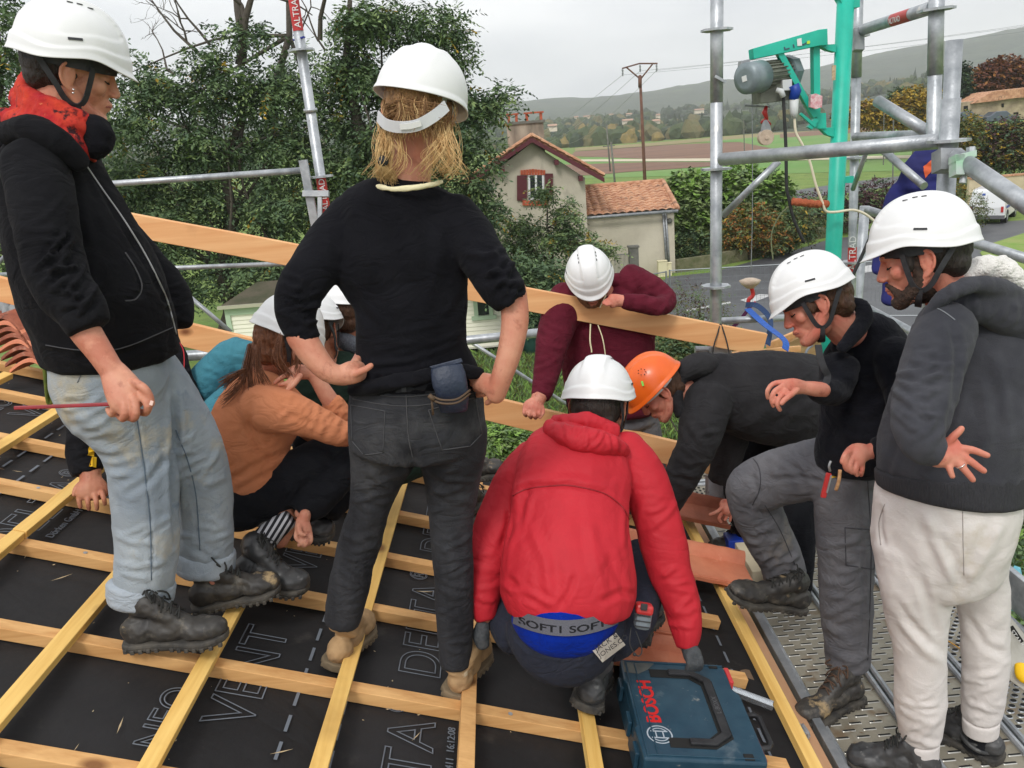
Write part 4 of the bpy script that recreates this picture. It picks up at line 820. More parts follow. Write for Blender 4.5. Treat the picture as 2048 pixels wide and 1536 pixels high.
# ---------------- trees and bushes ----------------
def lmat(n,a,b): return mat(n,a,.75,b,3,spec=.25)
L_DK=lmat('leaf_dark',(.070,.118,.064),(.090,.140,.070)); L_MD=lmat('leaf_mid',(.11,.175,.078),(.135,.195,.085)); L_LT=lmat('leaf_light',(.19,.27,.10),(.22,.29,.11)); L_YL=lmat('leaf_yellow',(.42,.27,.03),(.34,.24,.04))
L_BR=lmat('leaf_bright',(.17,.30,.06),(.24,.38,.09)); L_OR=lmat('leaf_orange',(.30,.12,.03),(.24,.12,.04)); L_PU=lmat('leaf_purple',(.07,.035,.04),(.10,.05,.05)); L_RU=lmat('leaf_russet',(.16,.06,.035),(.20,.08,.045)); L_CY=lmat('leaf_cypress',(.018,.038,.025),(.03,.05,.03)); L_OL=lmat('leaf_olive',(.10,.11,.035),(.14,.13,.04))
M_BARK=mat('bark',(.055,.045,.035),.95,(.09,.075,.06),10,bump=.8,bs=25)
rt=np.random.default_rng(21)
def sprays(blobs,n,length,lw,ll,nleaf,mix,shell=.55,droop=.35):
    """pinnate sprays: returns quad vertices and material indices. blobs: (centre,(rx,ry,rz))"""
    vol=np.array([b[1][0]*b[1][1]*b[1][2] for b in blobs])**.67; pr=vol/vol.sum()
    idx=rt.choice(len(blobs),n,p=pr); cen=np.array([b[0] for b in blobs])[idx]; rad=np.array([b[1] for b in blobs])[idx]
    d=rt.standard_normal((n,3)); d/=np.linalg.norm(d,axis=1)[:,None]; rr=shell+(1.02-shell)*rt.random(n)**.6
    pos=cen+d*rad*rr[:,None]
    out=d*np.array([1,1,.5])+rt.standard_normal((n,3))*.45; out[:,2]-=droop; out/=np.linalg.norm(out,axis=1)[:,None]
    sidev=np.cross(out,np.array([0,0,1.])+rt.standard_normal((n,3))*.35); sidev/=np.linalg.norm(sidev,axis=1)[:,None]+1e-9
    L=length*(.6+.7*rt.random(n)); mi=rt.choice(len(mix),n,p=np.array(mix)/sum(mix)); Q=[];M=[]
    for k in range(nleaf):
        tt=(k//2+1)/(nleaf/2+.5); s=1 if k%2 else -1
        base=pos+out*(L*tt)[:,None]; base[:,2]-=.25*L*tt*tt
        dr=sidev*s*.85+out*.45; dr+=rt.standard_normal((n,3))*.22; dr[:,2]-=.25; dr/=np.linalg.norm(dr,axis=1)[:,None]
        wv=np.cross(dr,rt.standard_normal((n,3))*.4+np.array([0,0,1.])); wv/=np.linalg.norm(wv,axis=1)[:,None]+1e-9
        l=(ll*(.7+.6*rt.random(n)))[:,None]; w=(lw*(.7+.5*rt.random(n)))[:,None]
        q=np.stack([base,base+dr*l*.5+wv*w*.5,base+dr*l,base+dr*l*.5-wv*w*.5],axis=1); Q.append(q); M.append(mi)
    return np.concatenate(Q).reshape(-1,3),np.concatenate(M)
def branch(m,p,d,L,r,depth,spread=.6,n=5,up=.15):
    pts=[p];rs_=[r]; d=nrm(d)
    for k in range(n):
        d=nrm(d+rt.standard_normal(3)*.22+np.array([0,0,up*.3])); p=p+d*L/n; pts.append(p); rs_.append(r*(1-.75*(k+1)/n))
    m.tube(pts,rs_,6,cap=False)
    if depth>0:
        for k in range(rt.integers(2,5)):
            j=rt.integers(1,n+1); dd=nrm(d+rt.standard_normal(3)*spread); branch(m,pts[j],dd,L*rt.uniform(.45,.75),rs_[j]*.7+.003,depth-1,spread,n,up)
    return pts
def tree(nm,lab,base,top,tr,blobs,n,length,lw,ll,nl,mats,mix,shell=.55,limbs=6,group=None,cat='tree',droop=.35,bare=(),clump=0):
    t=thing(nm,base,lab,cat,group); m=MB(); base=np.asarray(base,float); top=np.asarray(top,float)
    pts=[base+(top-base)*k/6+rt.standard_normal(3)*tr*.6*(0<k<6) for k in range(7)]; m.tube(pts,[tr*(1.25-1.0*k/6) for k in range(7)],9)
    for k in range(limbs):
        b=blobs[rt.integers(len(blobs))][0]; j=rt.integers(2,6); s=pts[j]; e=np.asarray(b); mid=(s+e)/2+rt.standard_normal(3)*.15*np.linalg.norm(e-s)
        m.tube(cat_rom([s,mid,e],4),[tr*.30*(1-.85*i/8) for i in range(9)],6,cap=False)
    for (bp,bd_,bL,br,dp) in bare: branch(m,np.asarray(bp,float),np.asarray(bd_,float),bL,br,dp)
    m.build('trunk',M_BARK,t,smooth=True)
    if clump: blobs=[(np.asarray(c)+(lambda d:d/np.linalg.norm(d)*rt.random()**.4*.85)(rt.standard_normal(3))*np.array(r),tuple(np.array(r)*np.array((.34,.34,.20))*rt.uniform(.7,1.25))) for c,r in blobs for _ in range(clump)]
    V,M=sprays(blobs,n,length,lw,ll,nl,mix,shell,droop); quads_mesh(V,'crown',mats,t,mi=M)
    return t
def pb(x,y,Y,rx,ry,rz=None):   # blob centred at a pixel on plane Y, radii in px
    k=YD(x,y,Y)/FPX; return (PY(x,y,Y),(rx*k,(rz or (rx+ry)/2)*k,ry*k))
Yt=31
GM=[L_DK,L_MD,L_LT,L_YL]
BL1=[pb(*q) for q in [(430,120,Yt,70,45),(350,180,Yt,90,60),(500,170,Yt,80,60),(300,260,Yt,90,65),(430,260,Yt,120,80),(560,270,Yt,70,80),(280,360,Yt,70,60),(400,400,Yt,110,75),(540,420,Yt,80,85),(330,490,Yt,90,70),(470,530,Yt,120,70),(380,580,Yt,80,50),(580,560,Yt,60,60),(260,440,Yt,60,60),(480,70,Yt,50,35),(610,190,Yt,45,50),(620,290,Yt,40,60)]]
tree('locust_tree','dark feathery tree left of the leaning standard with bare twigs at its top',(PY(440,700,Yt)[0],Yt,0),PY(480,150,Yt),.28,BL1,5600,.75,.085,.19,11,GM,[.38,.46,.145,.015],shell=.1,clump=9,limbs=14,
   bare=[(PY(480,130,Yt),(0.02,0,1),3.6,.17,2),(PY(400,110,Yt),(-1,0,.5),3.2,.06,3),(PY(420,90,Yt),(-.8,0,.8),2.6,.05,3),(PY(350,150,Yt),(-1,0,.6),2.6,.05,3)])
BL2=[pb(*q) for q in [(760,40,Yt,110,60),(860,60,Yt,80,55),(700,120,Yt,70,60),(800,150,Yt,110,60),(900,130,Yt,50,35),(690,220,Yt,60,60),(820,260,Yt,120,80),(930,230,Yt,70,60),(960,200,Yt,40,35),(940,300,Yt,60,50),(720,330,Yt,80,70),(850,380,Yt,100,80),(940,380,Yt,45,50),(975,440,Yt,35,50),(780,470,Yt,100,70),(640,400,Yt,50,60),(930,480,Yt,70,60),(1000,185,Yt,35,16)]]
tree('locust_tree','tallest feathery green tree rising behind the woman in black',(PY(760,700,Yt)[0],Yt,0),PY(700,0,Yt),.32,BL2,6400,.75,.085,.19,11,GM,[.32,.48,.18,.02],shell=.1,clump=9,limbs=14,
   bare=[(PY(640,80,Yt),(.1,0,1),3.5,.09,2),(PY(650,100,Yt),(-.5,0,.9),2.5,.04,3)])
tree('bare_topped_tree','darker tree behind with a bare forked trunk at the top edge of the photo',(PY(520,700,Yt+5)[0],Yt+5,0),PY(575,-60,Yt+5),.3,[pb(*q) for q in [(600,150,Yt+5,50,60),(560,300,Yt+5,80,120),(250,150,Yt+5,50,50),(230,320,Yt+5,50,110)]],1500,.75,.085,.19,11,GM,[.6,.34,.04,.02],shell=.3,limbs=8,
   bare=[(PY(480,60,Yt+5),(-.3,0,1),3.5,.12,3),(PY(590,120,Yt+5),(.5,0,1),3.5,.05,3)])
tree('locust_tree','tree at the left edge of the photo, half hidden by the nearest helmet',(PY(10,700,26)[0],26,0),PY(0,120,26),.22,[pb(*q) for q in [(0,60,26,50,80),(30,170,26,30,60),(-40,300,26,60,150),(10,480,26,40,60)]],1300,.65,.08,.17,11,GM,[.5,.4,.07,.03],shell=.3)
tree('young_locust','small airy tree in front of the village house',(PY(1110,640,35)[0],35,0),PY(1095,420,35),.10,[pb(*q) for q in [(1100,390,35,30,25),(1060,440,35,50,25),(1140,430,35,45,30),(1100,480,35,70,35),(1040,500,35,45,40),(1170,480,35,55,25),(1200,500,35,35,20),(1080,540,35,60,40),(1150,540,35,50,35),(1040,570,35,50,40),(1110,590,35,70,35)]],2300,.62,.075,.16,11,[L_DK,L_MD,L_LT,L_YL],[.2,.45,.32,.03],shell=.1,clump=5,limbs=16)
tree('dark_shrub','green thicket beside the cabin, left of the maroon shoulder',(PY(1040,700,26.2)[0],26.2,0),PY(1040,590,26.2),.08,[pb(*q) for q in [(1010,545,26.2,55,32),(1075,560,26.2,50,45),(1100,610,26.2,40,45),(960,535,26.2,40,25)]],1500,.5,.07,.15,9,GM,[.5,.4,.08,.02],shell=.2)
Yb=46
def bush(lab,bl,n,mats,mix,Y,nm='bush',cat='bush',lw=.12,ll=.22,length=.4,nl=7):
    c=bl[0]; base=np.array([c[0][0],c[0][1],0]); return tree(nm,lab,base,np.asarray(c[0]),.07,bl,n,length,lw,ll,nl,mats,mix,shell=.3,limbs=5,cat=cat,droop=.0)
bush('bright green fig bush left of the tall standard',[pb(*q) for q in [(1390,395,Yb,45,45),(1365,380,Yb,35,30),(1405,440,Yb,35,40),(1375,430,Yb,40,30)]],1500,[L_BR,L_LT,L_MD],[.5,.35,.15],Yb,lw=.2,ll=.32)
bush('bright green fig bush right of the tall standard',[pb(*q) for q in [(1500,375,Yb,50,40),(1470,360,Yb,35,25),(1545,385,Yb,35,40),(1500,415,Yb,50,30),(1465,400,Yb,30,40)]],1500,[L_BR,L_LT,L_MD],[.45,.37,.18],Yb,lw=.2,ll=.32)
bush('orange and green autumn shrub behind the steel rope',[pb(*q) for q in [(1500,445,43,50,40),(1475,470,43,35,30),(1540,470,43,35,30)]],1000,[L_OR,L_OL,L_MD,L_YL],[.35,.35,.2,.1],43,lw=.09,ll=.16)
bush('olive shrub left of the turquoise mast',[pb(*q) for q in [(1580,455,44,40,35),(1610,440,44,40,40),(1560,480,44,30,20)]],900,[L_OL,L_MD,L_DK,L_YL],[.35,.35,.25,.05],44,lw=.09,ll=.16)
bush('dark purple-leaved hedge behind the mast',[pb(*q) for q in [(1640,410,50,50,30),(1700,400,50,50,28),(1750,385,50,45,25),(1690,430,50,60,25),(1780,400,50,40,30),(1830,400,50,50,30)]],1700,[L_PU,L_DK,L_MD],[.65,.25,.1],50,lw=.1,ll=.18,nm='hedge',cat='hedge')
bush('dark-leaved undergrowth beneath the fig bushes',[pb(*q) for q in [(1400,485,45,50,28),(1460,490,45,40,22),(1370,500,45,30,25),(1350,480,45,20,20),(1530,500,44,40,16)]],900,[L_DK,L_MD,L_OL],[.6,.25,.15],45,lw=.09,ll=.16)  # leaf mix weighted towards the dark green
Yy=120
bush('large golden-yellow tree between the two grey standards',[pb(*q) for q in [(1830,205,Yy,50,25),(1800,225,Yy,50,22),(1850,235,Yy,45,20),(1760,230,Yy,40,18),(1860,215,Yy,30,25)]],2200,[L_YL,L_OL],[.85,.15],Yy,nm='yellow_tree',cat='tree',lw=.3,ll=.5,length=1)
bush('lower golden-yellow tree beside the mast',[pb(*q) for q in [(1735,222,Yy,30,16),(1770,235,Yy,30,14),(1700,232,Yy,25,12)]],900,[L_YL,L_OL,L_OR],[.65,.2,.15],Yy,nm='yellow_tree',cat='tree',lw=.3,ll=.5,length=1)
bush('dark green round tree behind the yellow trees',[pb(*q) for q in [(1812,195,140,28,16),(1795,205,140,20,14)]],900,[L_DK,L_MD],[.7,.3],140,nm='evergreen',cat='tree',lw=.35,ll=.5,length=1)
bush('large russet autumn tree above the stone farmhouse',[pb(*q) for q in [(1985,160,110,40,30),(2010,150,110,40,30),(1970,180,110,30,20),(2050,165,110,40,40),(2030,185,110,30,20)]],2600,[L_RU,L_OR,L_PU],[.6,.2,.2],110,nm='russet_tree',cat='tree',lw=.3,ll=.5,length=1)
bush('tall dark cypress-like conifer left of the farmhouse',[pb(*q) for q in [(1922,150,100,6,20),(1922,175,100,10,22),(1922,200,100,14,25),(1922,225,100,16,20)]],1200,[L_CY,L_DK],[.7,.3],100,nm='conifer',cat='tree',lw=.2,ll=.45,length=.8)
bush('dark and yellow mixed hedge under the farmhouse on the right',[pb(*q) for q in [(1990,300,64,60,45),(2050,290,64,60,50),(1960,270,64,40,25),(2020,260,64,60,22),(1950,320,64,30,25)]],2600,[L_PU,L_DK,L_OL,L_YL],[.35,.28,.27,.1],64,nm='hedge',cat='hedge',lw=.14,ll=.25,length=.5)
bush('yellow-tipped shrub right of the short standard',[pb(*q) for q in [(1940,255,60,20,28),(1930,290,60,18,25),(1925,350,60,22,40),(1920,400,58,22,35)]],1000,[L_YL,L_OL,L_MD],[.3,.45,.25],60,lw=.12,ll=.22)
bush('scrubby weeds growing against the cream wall',[pb(*q) for q in [(1945,410,47,18,28),(1960,420,47,14,18)]],260,[L_OL,L_MD],[.6,.4],47,lw=.06,ll=.12)
bush('lush green shrub just below the lower plank, left of the red jacket',[pb(*q) for q in [(1010,890,9,40,35),(985,915,9,30,30),(1040,870,9,40,25),(1030,920,9,40,30)]],1500,[L_BR,L_MD,L_LT],[.4,.35,.25],9,lw=.03,ll=.07,length=.16)
bush('dry brown weeds behind the plank right of the maroon sweater',[pb(*q) for q in [(1400,610,24,40,25),(1370,600,24,20,30),(1420,650,24,40,25)]],500,[L_PU,L_OL,L_MD],[.3,.4,.3],24,lw=.03,ll=.09,length=.5,nm='weeds',cat='weeds')
bush('ivy-covered mound behind the upper plank end',[pb(*q) for q in [(1400,680,14,60,30),(1340,700,14,50,30),(1460,690,14,50,20)]],900,[L_DK,L_MD,L_OL],[.35,.4,.25],14,lw=.04,ll=.07,length=.2)
# grass tufts on the near ground
def tufts(nm,pts,n,h,mats,mix,lab):
    c=[G(*p_) for p_ in pts]; x0,x1=min(q[0] for q in c),max(q[0] for q in c); y0,y1=min(q[1] for q in c),max(q[1] for q in c)
    x=rt.uniform(x0,x1,n); y=rt.uniform(y0,y1,n); a=rt.uniform(0,6.28,n); hh=h*rt.uniform(.5,1.3,n); ln=rt.standard_normal((n,2))*.35*hh[:,None]; w=.012*rt.uniform(.7,1.5,n)*(1+h)
    b=np.stack([x,y,0*x],1); s=np.stack([np.cos(a)*w,np.sin(a)*w,0*x],1); tp=b+np.stack([ln[:,0],ln[:,1],hh],1); md=b+np.stack([ln[:,0]*.35,ln[:,1]*.35,hh*.6],1)
    q=np.stack([b-s,b+s,md+s*.8,tp],1).reshape(-1,3); o=quads_mesh(q,nm,mats,mi=rt.choice(len(mix),n,p=mix)); tag(o,lab,'grass',kind='stuff')
tufts('long_grass',[(950,700),(1400,700),(950,900),(1300,900)],52000,.3,[L_BR,L_MD,L_OL],[.45,.3,.25],'long green grass on the ground below the planks and around the cabin')
tufts('right_bank_grass',[(1990,700),(2200,700),(1990,1250),(2200,1250)],14000,.35,[L_BR,L_MD,L_OL],[.3,.4,.3],'rough grass below the walkway on the right')
bush('leafy bushes below the walkway at the right edge',[pb(*q) for q in [(2060,1120,8,50,60),(2080,1000,9,50,80),(2050,1220,7,40,40),(2100,900,10,50,60),(2060,800,12,30,60)]],1700,[L_MD,L_DK,L_BR],[.45,.35,.2],8,lw=.035,ll=.08,length=.2)
m=MB(); bl_=[pb(*q) for q in [(2025,1170,6.4,22,40),(2030,1200,6.4,26,26)]]
for (c,r) in bl_:
    V=crown_blob(c,1,1)-np.asarray(c); m.add(np.asarray(c)+V*np.array(r)*.95,IF)
tag(m.build('blue_sheeting',mat('pale_blue_sheet',srgb(120,185,200),.5,srgb(90,160,180),12,bump=.8,bs=12,bdist=.02)),'crumpled pale blue plastic sheeting below the walkway at the right edge','sheeting')
# ---------------- figures: library ----------------
def crm(A,k):
    A=np.asarray(A,float); n=len(A); out=[]
    for i in range(n-1):
        a=A[max(i-1,0)];b=A[i];c=A[i+1];d=A[min(i+2,n-1)]
        for j in range(k):
            t=j/k; v=.5*((2*b)+(-a+c)*t+(2*a-5*b+4*c-d)*t*t+(-a+3*b-3*c+d)*t**3); out.append(v)
    out.append(A[-1]); return np.array(out)
def sweep3(mb,pts,sub=4,n=20,cap=(1,1),side=None):
    """pts: (x,y,z,w,k) half width across the view and thickness ratio"""
    A=crm([list(p)[:5] for p in pts],sub); A[:,3]=np.maximum(A[:,3],.002); m=len(A); prev=None; rings=[]; cen=[]
    for i in range(m):
        t=nrm(A[min(i+1,m-1),:3]-A[max(i-1,0),:3]); v=nrm(A[i,:3]-EYE); s=np.cross(t,v) if side is None else np.asarray(side)-t*(t@np.asarray(side))
        if prev is not None and s@prev<0: s=-s
        if np.linalg.norm(s)<.3: s=s+(prev if prev is not None else cr)*.5; s=s-t*(s@t)
        if prev is not None: s=nrm(s)*.6+prev*.4; s=s-t*(s@t)
        s=nrm(s); prev=s; N=np.cross(s,t); rings.append((A[i,:3],s,N,A[i,3],A[i,3]*A[i,4],t))
    full=[]
    for e,c_ in ((0,cap[0]),(-1,cap[1])):
        c,s,N,a,b,t=rings[e]; sg=-1 if e==0 else 1; lst=[]
        for ph in (25,50,72): 
            lst.append((c+t*sg*min(a,b)*sin(radians(ph))*c_,s,N,a*cos(radians(ph)),b*cos(radians(ph)),t))
        if e==0: full=lst[::-1]+rings
        else: full=full+lst
    V=[];th=np.arange(n)*2*pi/n
    for c,s,N,a,b,t in full: V.append(c+np.outer(np.cos(th)*a,s)+np.outer(np.sin(th)*b,N))
    M_=len(full); F=[(i*n+k,i*n+(k+1)%n,(i+1)*n+(k+1)%n,(i+1)*n+k) for i in range(M_-1) for k in range(n)]
    F+=[tuple(range(n-1,-1,-1)),tuple((M_-1)*n+k for k in range(n))]
    mb.add(np.vstack(V),F)
def px(pts,k=1.0,scale=1.0):
    out=[]
    for p in pts:
        q=P(p[0],p[1],p[2]); out.append((*q,p[3]*p[2]/FPX*scale,(p[4] if len(p)>4 else k)))
    return out
def remesh(mb,name,voxel,smooth=4):
    me=bpy.data.meshes.new('t'); V=np.vstack(mb.v); me.from_pydata(V.tolist(),[],mb.f); o=bpy.data.objects.new('t',me); C.objects.link(o)
    r=o.modifiers.new('r','REMESH'); r.mode='VOXEL'; r.voxel_size=voxel; r.use_smooth_shade=True
    if smooth: s=o.modifiers.new('s','SMOOTH'); s.factor=.5; s.iterations=smooth
    dg=bpy.context.evaluated_depsgraph_get(); out=bpy.data.meshes.new_from_object(o.evaluated_get(dg)); bpy.data.objects.remove(o); bpy.data.meshes.remove(me); out.name=name; out.materials.clear(); return out
def getco(me):
    n=len(me.vertices); c=np.empty(n*3,np.float32); me.vertices.foreach_get('co',c); nn=np.empty(n*3,np.float32); me.vertices.foreach_get('normal',nn); return c.reshape(-1,3).astype(float),nn.reshape(-1,3).astype(float)
def setco(me,c): me.vertices.foreach_set('co',c.astype(np.float32).ravel()); me.update()
def projA(c):
    v=c-EYE; d=v@cf; return 1024+FPX*(v@cr)/d,768-FPX*(v@cu)/d
def fold_disp(me,folds):
    c,nn=getco(me); X,Y=projA(c); v=c-EYE; v/=np.linalg.norm(v,axis=1)[:,None]; face=np.clip(-(nn*v).sum(1)*2.2,0,1); D=np.zeros(len(c))
    for amp,w,pts in folds:
        best=np.full(len(c),1e9); bt=np.zeros(len(c)); L=len(pts)-1
        for i in range(L):
            (x0,y0),(x1,y1)=pts[i],pts[i+1]; dx,dy=x1-x0,y1-y0; q=dx*dx+dy*dy+1e-9; t=np.clip(((X-x0)*dx+(Y-y0)*dy)/q,0,1); d=np.hypot(X-x0-t*dx,Y-y0-t*dy); m=d<best; best[m]=d[m]; bt[m]=(i+t[m])/L
        tap=np.clip(np.minimum(bt,1-bt)*5+.25,0,1); u=best/w
        D+=amp*np.exp(-np.abs(u)**1.25)*tap - amp*.5*np.exp(-((u-1.6)**2)*1.6)*tap
    setco(me,c+nn*(D*face)[:,None])
def noise_disp(me,a1,s1,a2=0,s2=12,st=(1,1,1),seed=0):
    c,nn=getco(me); D=np.empty(len(c)); N=noise.noise
    for i,p in enumerate(c.tolist()):
        v=a1*N((p[0]*s1+seed,p[1]*s1,p[2]*s1))
        if a2: v+=a2*(.25-abs(N((p[0]*s2*st[0]+seed,p[1]*s2*st[1]+v*60,p[2]*s2*st[2]))))*2
        D[i]=v
    setco(me,c+nn*D[:,None])
RF=random.Random(5)
def bunch(x0,y0,x1,y1,hw,n,amp=.004,w=6,sag=.25,jit=.6):
    w=w*.72; n=int(n*1.25)+1; amp=amp*.9; out=[]; dx,dy=x1-x0,y1-y0; L=math.hypot(dx,dy); tx,ty=dx/L,dy/L; sx,sy=-ty,tx
    for i in range(n):
        t=(i+.5)/n*L+RF.uniform(-.3,.3)*L/n; sh=RF.uniform(-.35,.35)*hw; ln_=RF.uniform(.3,.95)*hw; a=sh-ln_; b=sh+ln_; tilt=RF.uniform(-jit,jit)
        pts=[]
        for k in range(6):
            u=a+(b-a)*k/5; s=t+u*tilt+sag*hw*(1-(u/hw)**2)*RF.uniform(.7,1.2); pts.append((x0+tx*s+sx*u,y0+ty*s+sy*u))
        out.append((amp*RF.uniform(.6,1.2),w*RF.uniform(.8,1.2),pts))
    return out
M_SKIN=bpy.data.materials.new('skin')
def skin(name,base,red):
    if name in _M: return _M[name]
    m=mat(name,base,.5,red,14,bump=.25,bs=120,detail=6,spec=.3,bdist=.003,extra=[(tuple(x*.72 for x in red),28,.56,.72,None),(tuple(min(1,x*1.18) for x in base),9,.58,.74,None)]); b=m.node_tree.nodes['Principled BSDF']; b.inputs['Subsurface Weight'].default_value=.12; b.inputs['Subsurface Radius'].default_value=(.012,.005,.003); b.inputs['Subsurface Scale'].default_value=1.0
    return m
SK_A=skin('skin_fair',srgb(205,148,122),srgb(188,118,95)); SK_B=skin('skin_tan',srgb(190,132,104),srgb(170,105,82)); SK_C=skin('skin_rosy',srgb(205,142,120),srgb(196,112,94))
M_HWH=mat('helmet_white',(.80,.80,.80),.42,(.76,.76,.755),9,coat=.08,bump=.02,bs=40,extra=[((.62,.6,.56),9,.68,.8,None),((.45,.43,.4),60,.76,.8,None)]); M_HOR=mat('helmet_orange',srgb(236,104,24),.38,srgb(222,90,18),7,coat=.2,extra=[(srgb(150,70,30),30,.72,.8,None)])
M_STRAP=mat('black_webbing',(.02,.021,.024),.75,(.035,.035,.04),60)
def fabric(name,c1,c2,vs=6,bump=.25,bs=350,sheen=.03,extra=None,rough=.92,stretch=None,wr=9,wrd=.006,wrs=(1,1,1.6)): return mat(name,c1,rough,c2,vs,bump=bump,bs=bs,sheen=sheen,extra=extra,spec=.06,stretch=stretch,bdist=.004,wr=wr,wrd=wrd,wrs=wrs)
class Person:
    def __init__(s,label,foot,skinm,group='people on the roof'):
        s.t=thing('person',foot,label,'person',group); s.b=MB(); s.sk=skinm; s.H=None
    def core(s,pts,f=.45,k=.8):
        q=px(pts,k,f); q=[(*p[:3],min(p[3],.07),k) for p in q]; sweep3(s.b,q,2,12)
    def skin(s,*chains,k=1.0,sub=4):
        for c in chains: sweep3(s.b,px(c,k),sub,16)
    def garment(s,name,chains,m,voxel=.0075,smooth=3,folds=(),a1=.004,s1=7,a2=.0,s2=14,st=(1,1,1),core=True,caps=(.35,.35),parent=None,label=None,extra=None):
        mb=MB()
        for c in chains:
            kk=1.0
            if isinstance(c,dict): kk=c.get('k',1.0); cp=c.get('cap',caps); sd=c.get('side'); c=c['p']
            else: cp=caps; sd=None
            sweep3(mb,px(c,kk,.965 if core else 1.0),4,24,cp,sd)
            if core: s.core([p[:4] for p in c],.42,min(kk,.8))
        if extra: extra(mb)
        me=remesh(mb,name,voxel,smooth)
        if a1 or a2: noise_disp(me,a1,s1,a2 or a1*.5,s2,st,RF.uniform(0,50)); noise_disp(me,a1*.25,s1*4,a1*.35,s2*2.2,(1,1,.7),RF.uniform(0,50))
        if folds: fold_disp(me,folds)
        o=finish(me,name,m,parent or s.t,True)
        if label: o['label']=label
        s.last=o; return o
    def hand(s,palm,fingers,r=.0082):
        """palm: chain of (x,y,d,w,k); fingers: chains of (x,y,d) with radius r tapering"""
        if palm: sweep3(s.b,px(palm),4,14)
        for f_ in fingers:
            rr=r
            if isinstance(f_,tuple) and isinstance(f_[0],(int,float)) and not isinstance(f_[1],(int,float)): rr,f_=f_
            n=len(f_); q=[]; rr*=.90
            for i,p in enumerate(f_): q.append((*P(*p[:3]),rr*(1.06-.26*i/(n-1)),1.0))
            sweep3(s.b,q,3,10,(1,.9))
    def head(s,o,fwd,up,sc=1.0,neck=None,open_=0):
        F_=nrm(fwd); U=nrm(np.asarray(up)-F_*(np.asarray(up)@F_)); X=np.cross(F_,U); s.H=(np.asarray(o,float),X,F_,U,sc); b=s.b
        h=s.hp; ax=(X,F_,U)
        def ball(c,r,nu=20,nv=14): b.ball(h(*c),np.array(r)*sc,ax,nu,nv)
        def sw(pts): sweep3(b,[(*h(*p[:3]),p[3]*sc,p[4] if len(p)>4 else 1) for p in pts],4,12,(1,1))
        ball((0,-.008,.045),(.073,.094,.083),28,20); ball((0,.030,-.005),(.060,.062,.080),24,18); ball((0,.060,-.012),(.036,.0335,.040),20,14); ball((0,.094,-.010),(.012,.015,.018),12,10)
        sw([(-.034,.078,.034,.011),(-.014,.089,.032,.012),(.014,.089,.032,.012),(.034,.078,.034,.011)])
        sw([(0,.089,.030,.0085),(0,.097,.010,.0085),(0,.105,-.010,.0100),(0,.108,-.018,.0110)])
        for q in (-1,1):
            ball((q*.012,.102,-.022),(.008,.010,.007),10,8); ball((q*.040,.062,-.008),(.022,.022,.022),14,10)
            ball((q*.031,.0725,.013),(.0155,.0145,.0125),14,10)
            sw([(q*.060,.005,-.030,.018),(q*.050,.040,-.068,.018),(q*.022,.072,-.086,.019)])
            ball((q*.077,-.004,.003),(.006,.017,.027),12,10)
            sw([(q*.070,.003,-.026,.007),(q*.077,-.002,-.012,.006),(q*.079,-.006,.006,.006),(q*.080,-.004,.020,.006),(q*.074,.002,.024,.005)])
            sw([(q*.073,.006,-.030,.007),(q*.082,-.008,-.022,.0042),(q*.087,-.020,-.002,.0042),(q*.087,-.020,.020,.0042),(q*.083,-.007,.033,.0042),(q*.076,.006,.026,.0045),(q*.073,.008,.012,.004)])
        ball((0,.060,-.050),(.036,.036,.040),20,14); ball((0,.092,-.0455),(.023,.0115,.0070),14,8); ball((0,.090,-.0575),(.019,.0110,.0075),14,8); ball((0,.078,-.085),(.024,.018,.018),14,10); ball((0,.025,-.060),(.046,.048,.034),18,12)
        if neck is not None:
            a=h(0,-.012,-.02); sweep3(b,[(*a,.054*sc,1.0),(*(a*.5+np.asarray(neck)*.5),.055*sc,1.0),(*neck,.060*sc,1.05)],3,18)
    def hp(s,x,y,z):
        o,X,F_,U,sc=s.H; return o+(X*x+F_*y+U*z)*sc
    def face(s,brow=(.03,.018,.012),beard=None,eyes=True,stub=.0):
        h=s.hp; sc=s.H[4]; M=MB()
        for q in (-1,1): sweep3(M,[(*h(q*.014,.0965,.036),.0028*sc,1),(*h(q*.028,.0925,.041),.0034*sc,1),(*h(q*.044,.079,.036),.002*sc,1)],4,8,(1,1),s.H[3])
        M.build('eyebrows',mat('brow_%.2f'%brow[0],brow,.9),s.t,smooth=True)
        M=MB()
        for q in (-1,1): sweep3(M,[(*h(q*.0185,.0835,.008),.0012*sc,1),(*h(q*.030,.0875,.0035),.0018*sc,1),(*h(q*.045,.0775,.008),.0014*sc,1)],4,8,(1,1),s.H[3])
        M.build('eyelashes',mat('lash',(.012,.008,.006),.8),s.t,smooth=True)
        M=MB(); sweep3(M,[(*h(-.024,.0895,-.0515),.0012*sc,1),(*h(-.010,.1005,-.0508),.0018*sc,1),(*h(.010,.1005,-.0508),.0018*sc,1),(*h(.024,.0895,-.0515),.0012*sc,1)],4,8,(1,1),s.H[3]); M.build('lips',mat('lip',srgb(150,82,72),.5),s.t,smooth=True)
        if beard:
            mb=MB()
            def sw(pts): sweep3(mb,[(*h(*p[:3]),p[3]*sc,1) for p in pts],4,14)
            for q in (-1,1): sw([(q*.062,.016,.018,.010),(q*.062,.018,-.012,.014),(q*.060,.018,-.034,.0188),(q*.051,.043,-.066,.0198),(q*.023,.073,-.086,.0203)]); sw([(q*.008,.0965,-.0375,.0055),(q*.023,.088,-.044,.007),(q*.032,.074,-.062,.012)])
            mb.ball(h(0,.077,-.087),np.array((.026,.0200,.0190))*sc,(s.H[1],s.H[2],s.H[3]),16,12); mb.ball(h(0,.022,-.068),np.array((.047,.05,.034))*sc,(s.H[1],s.H[2],s.H[3]),16,12)
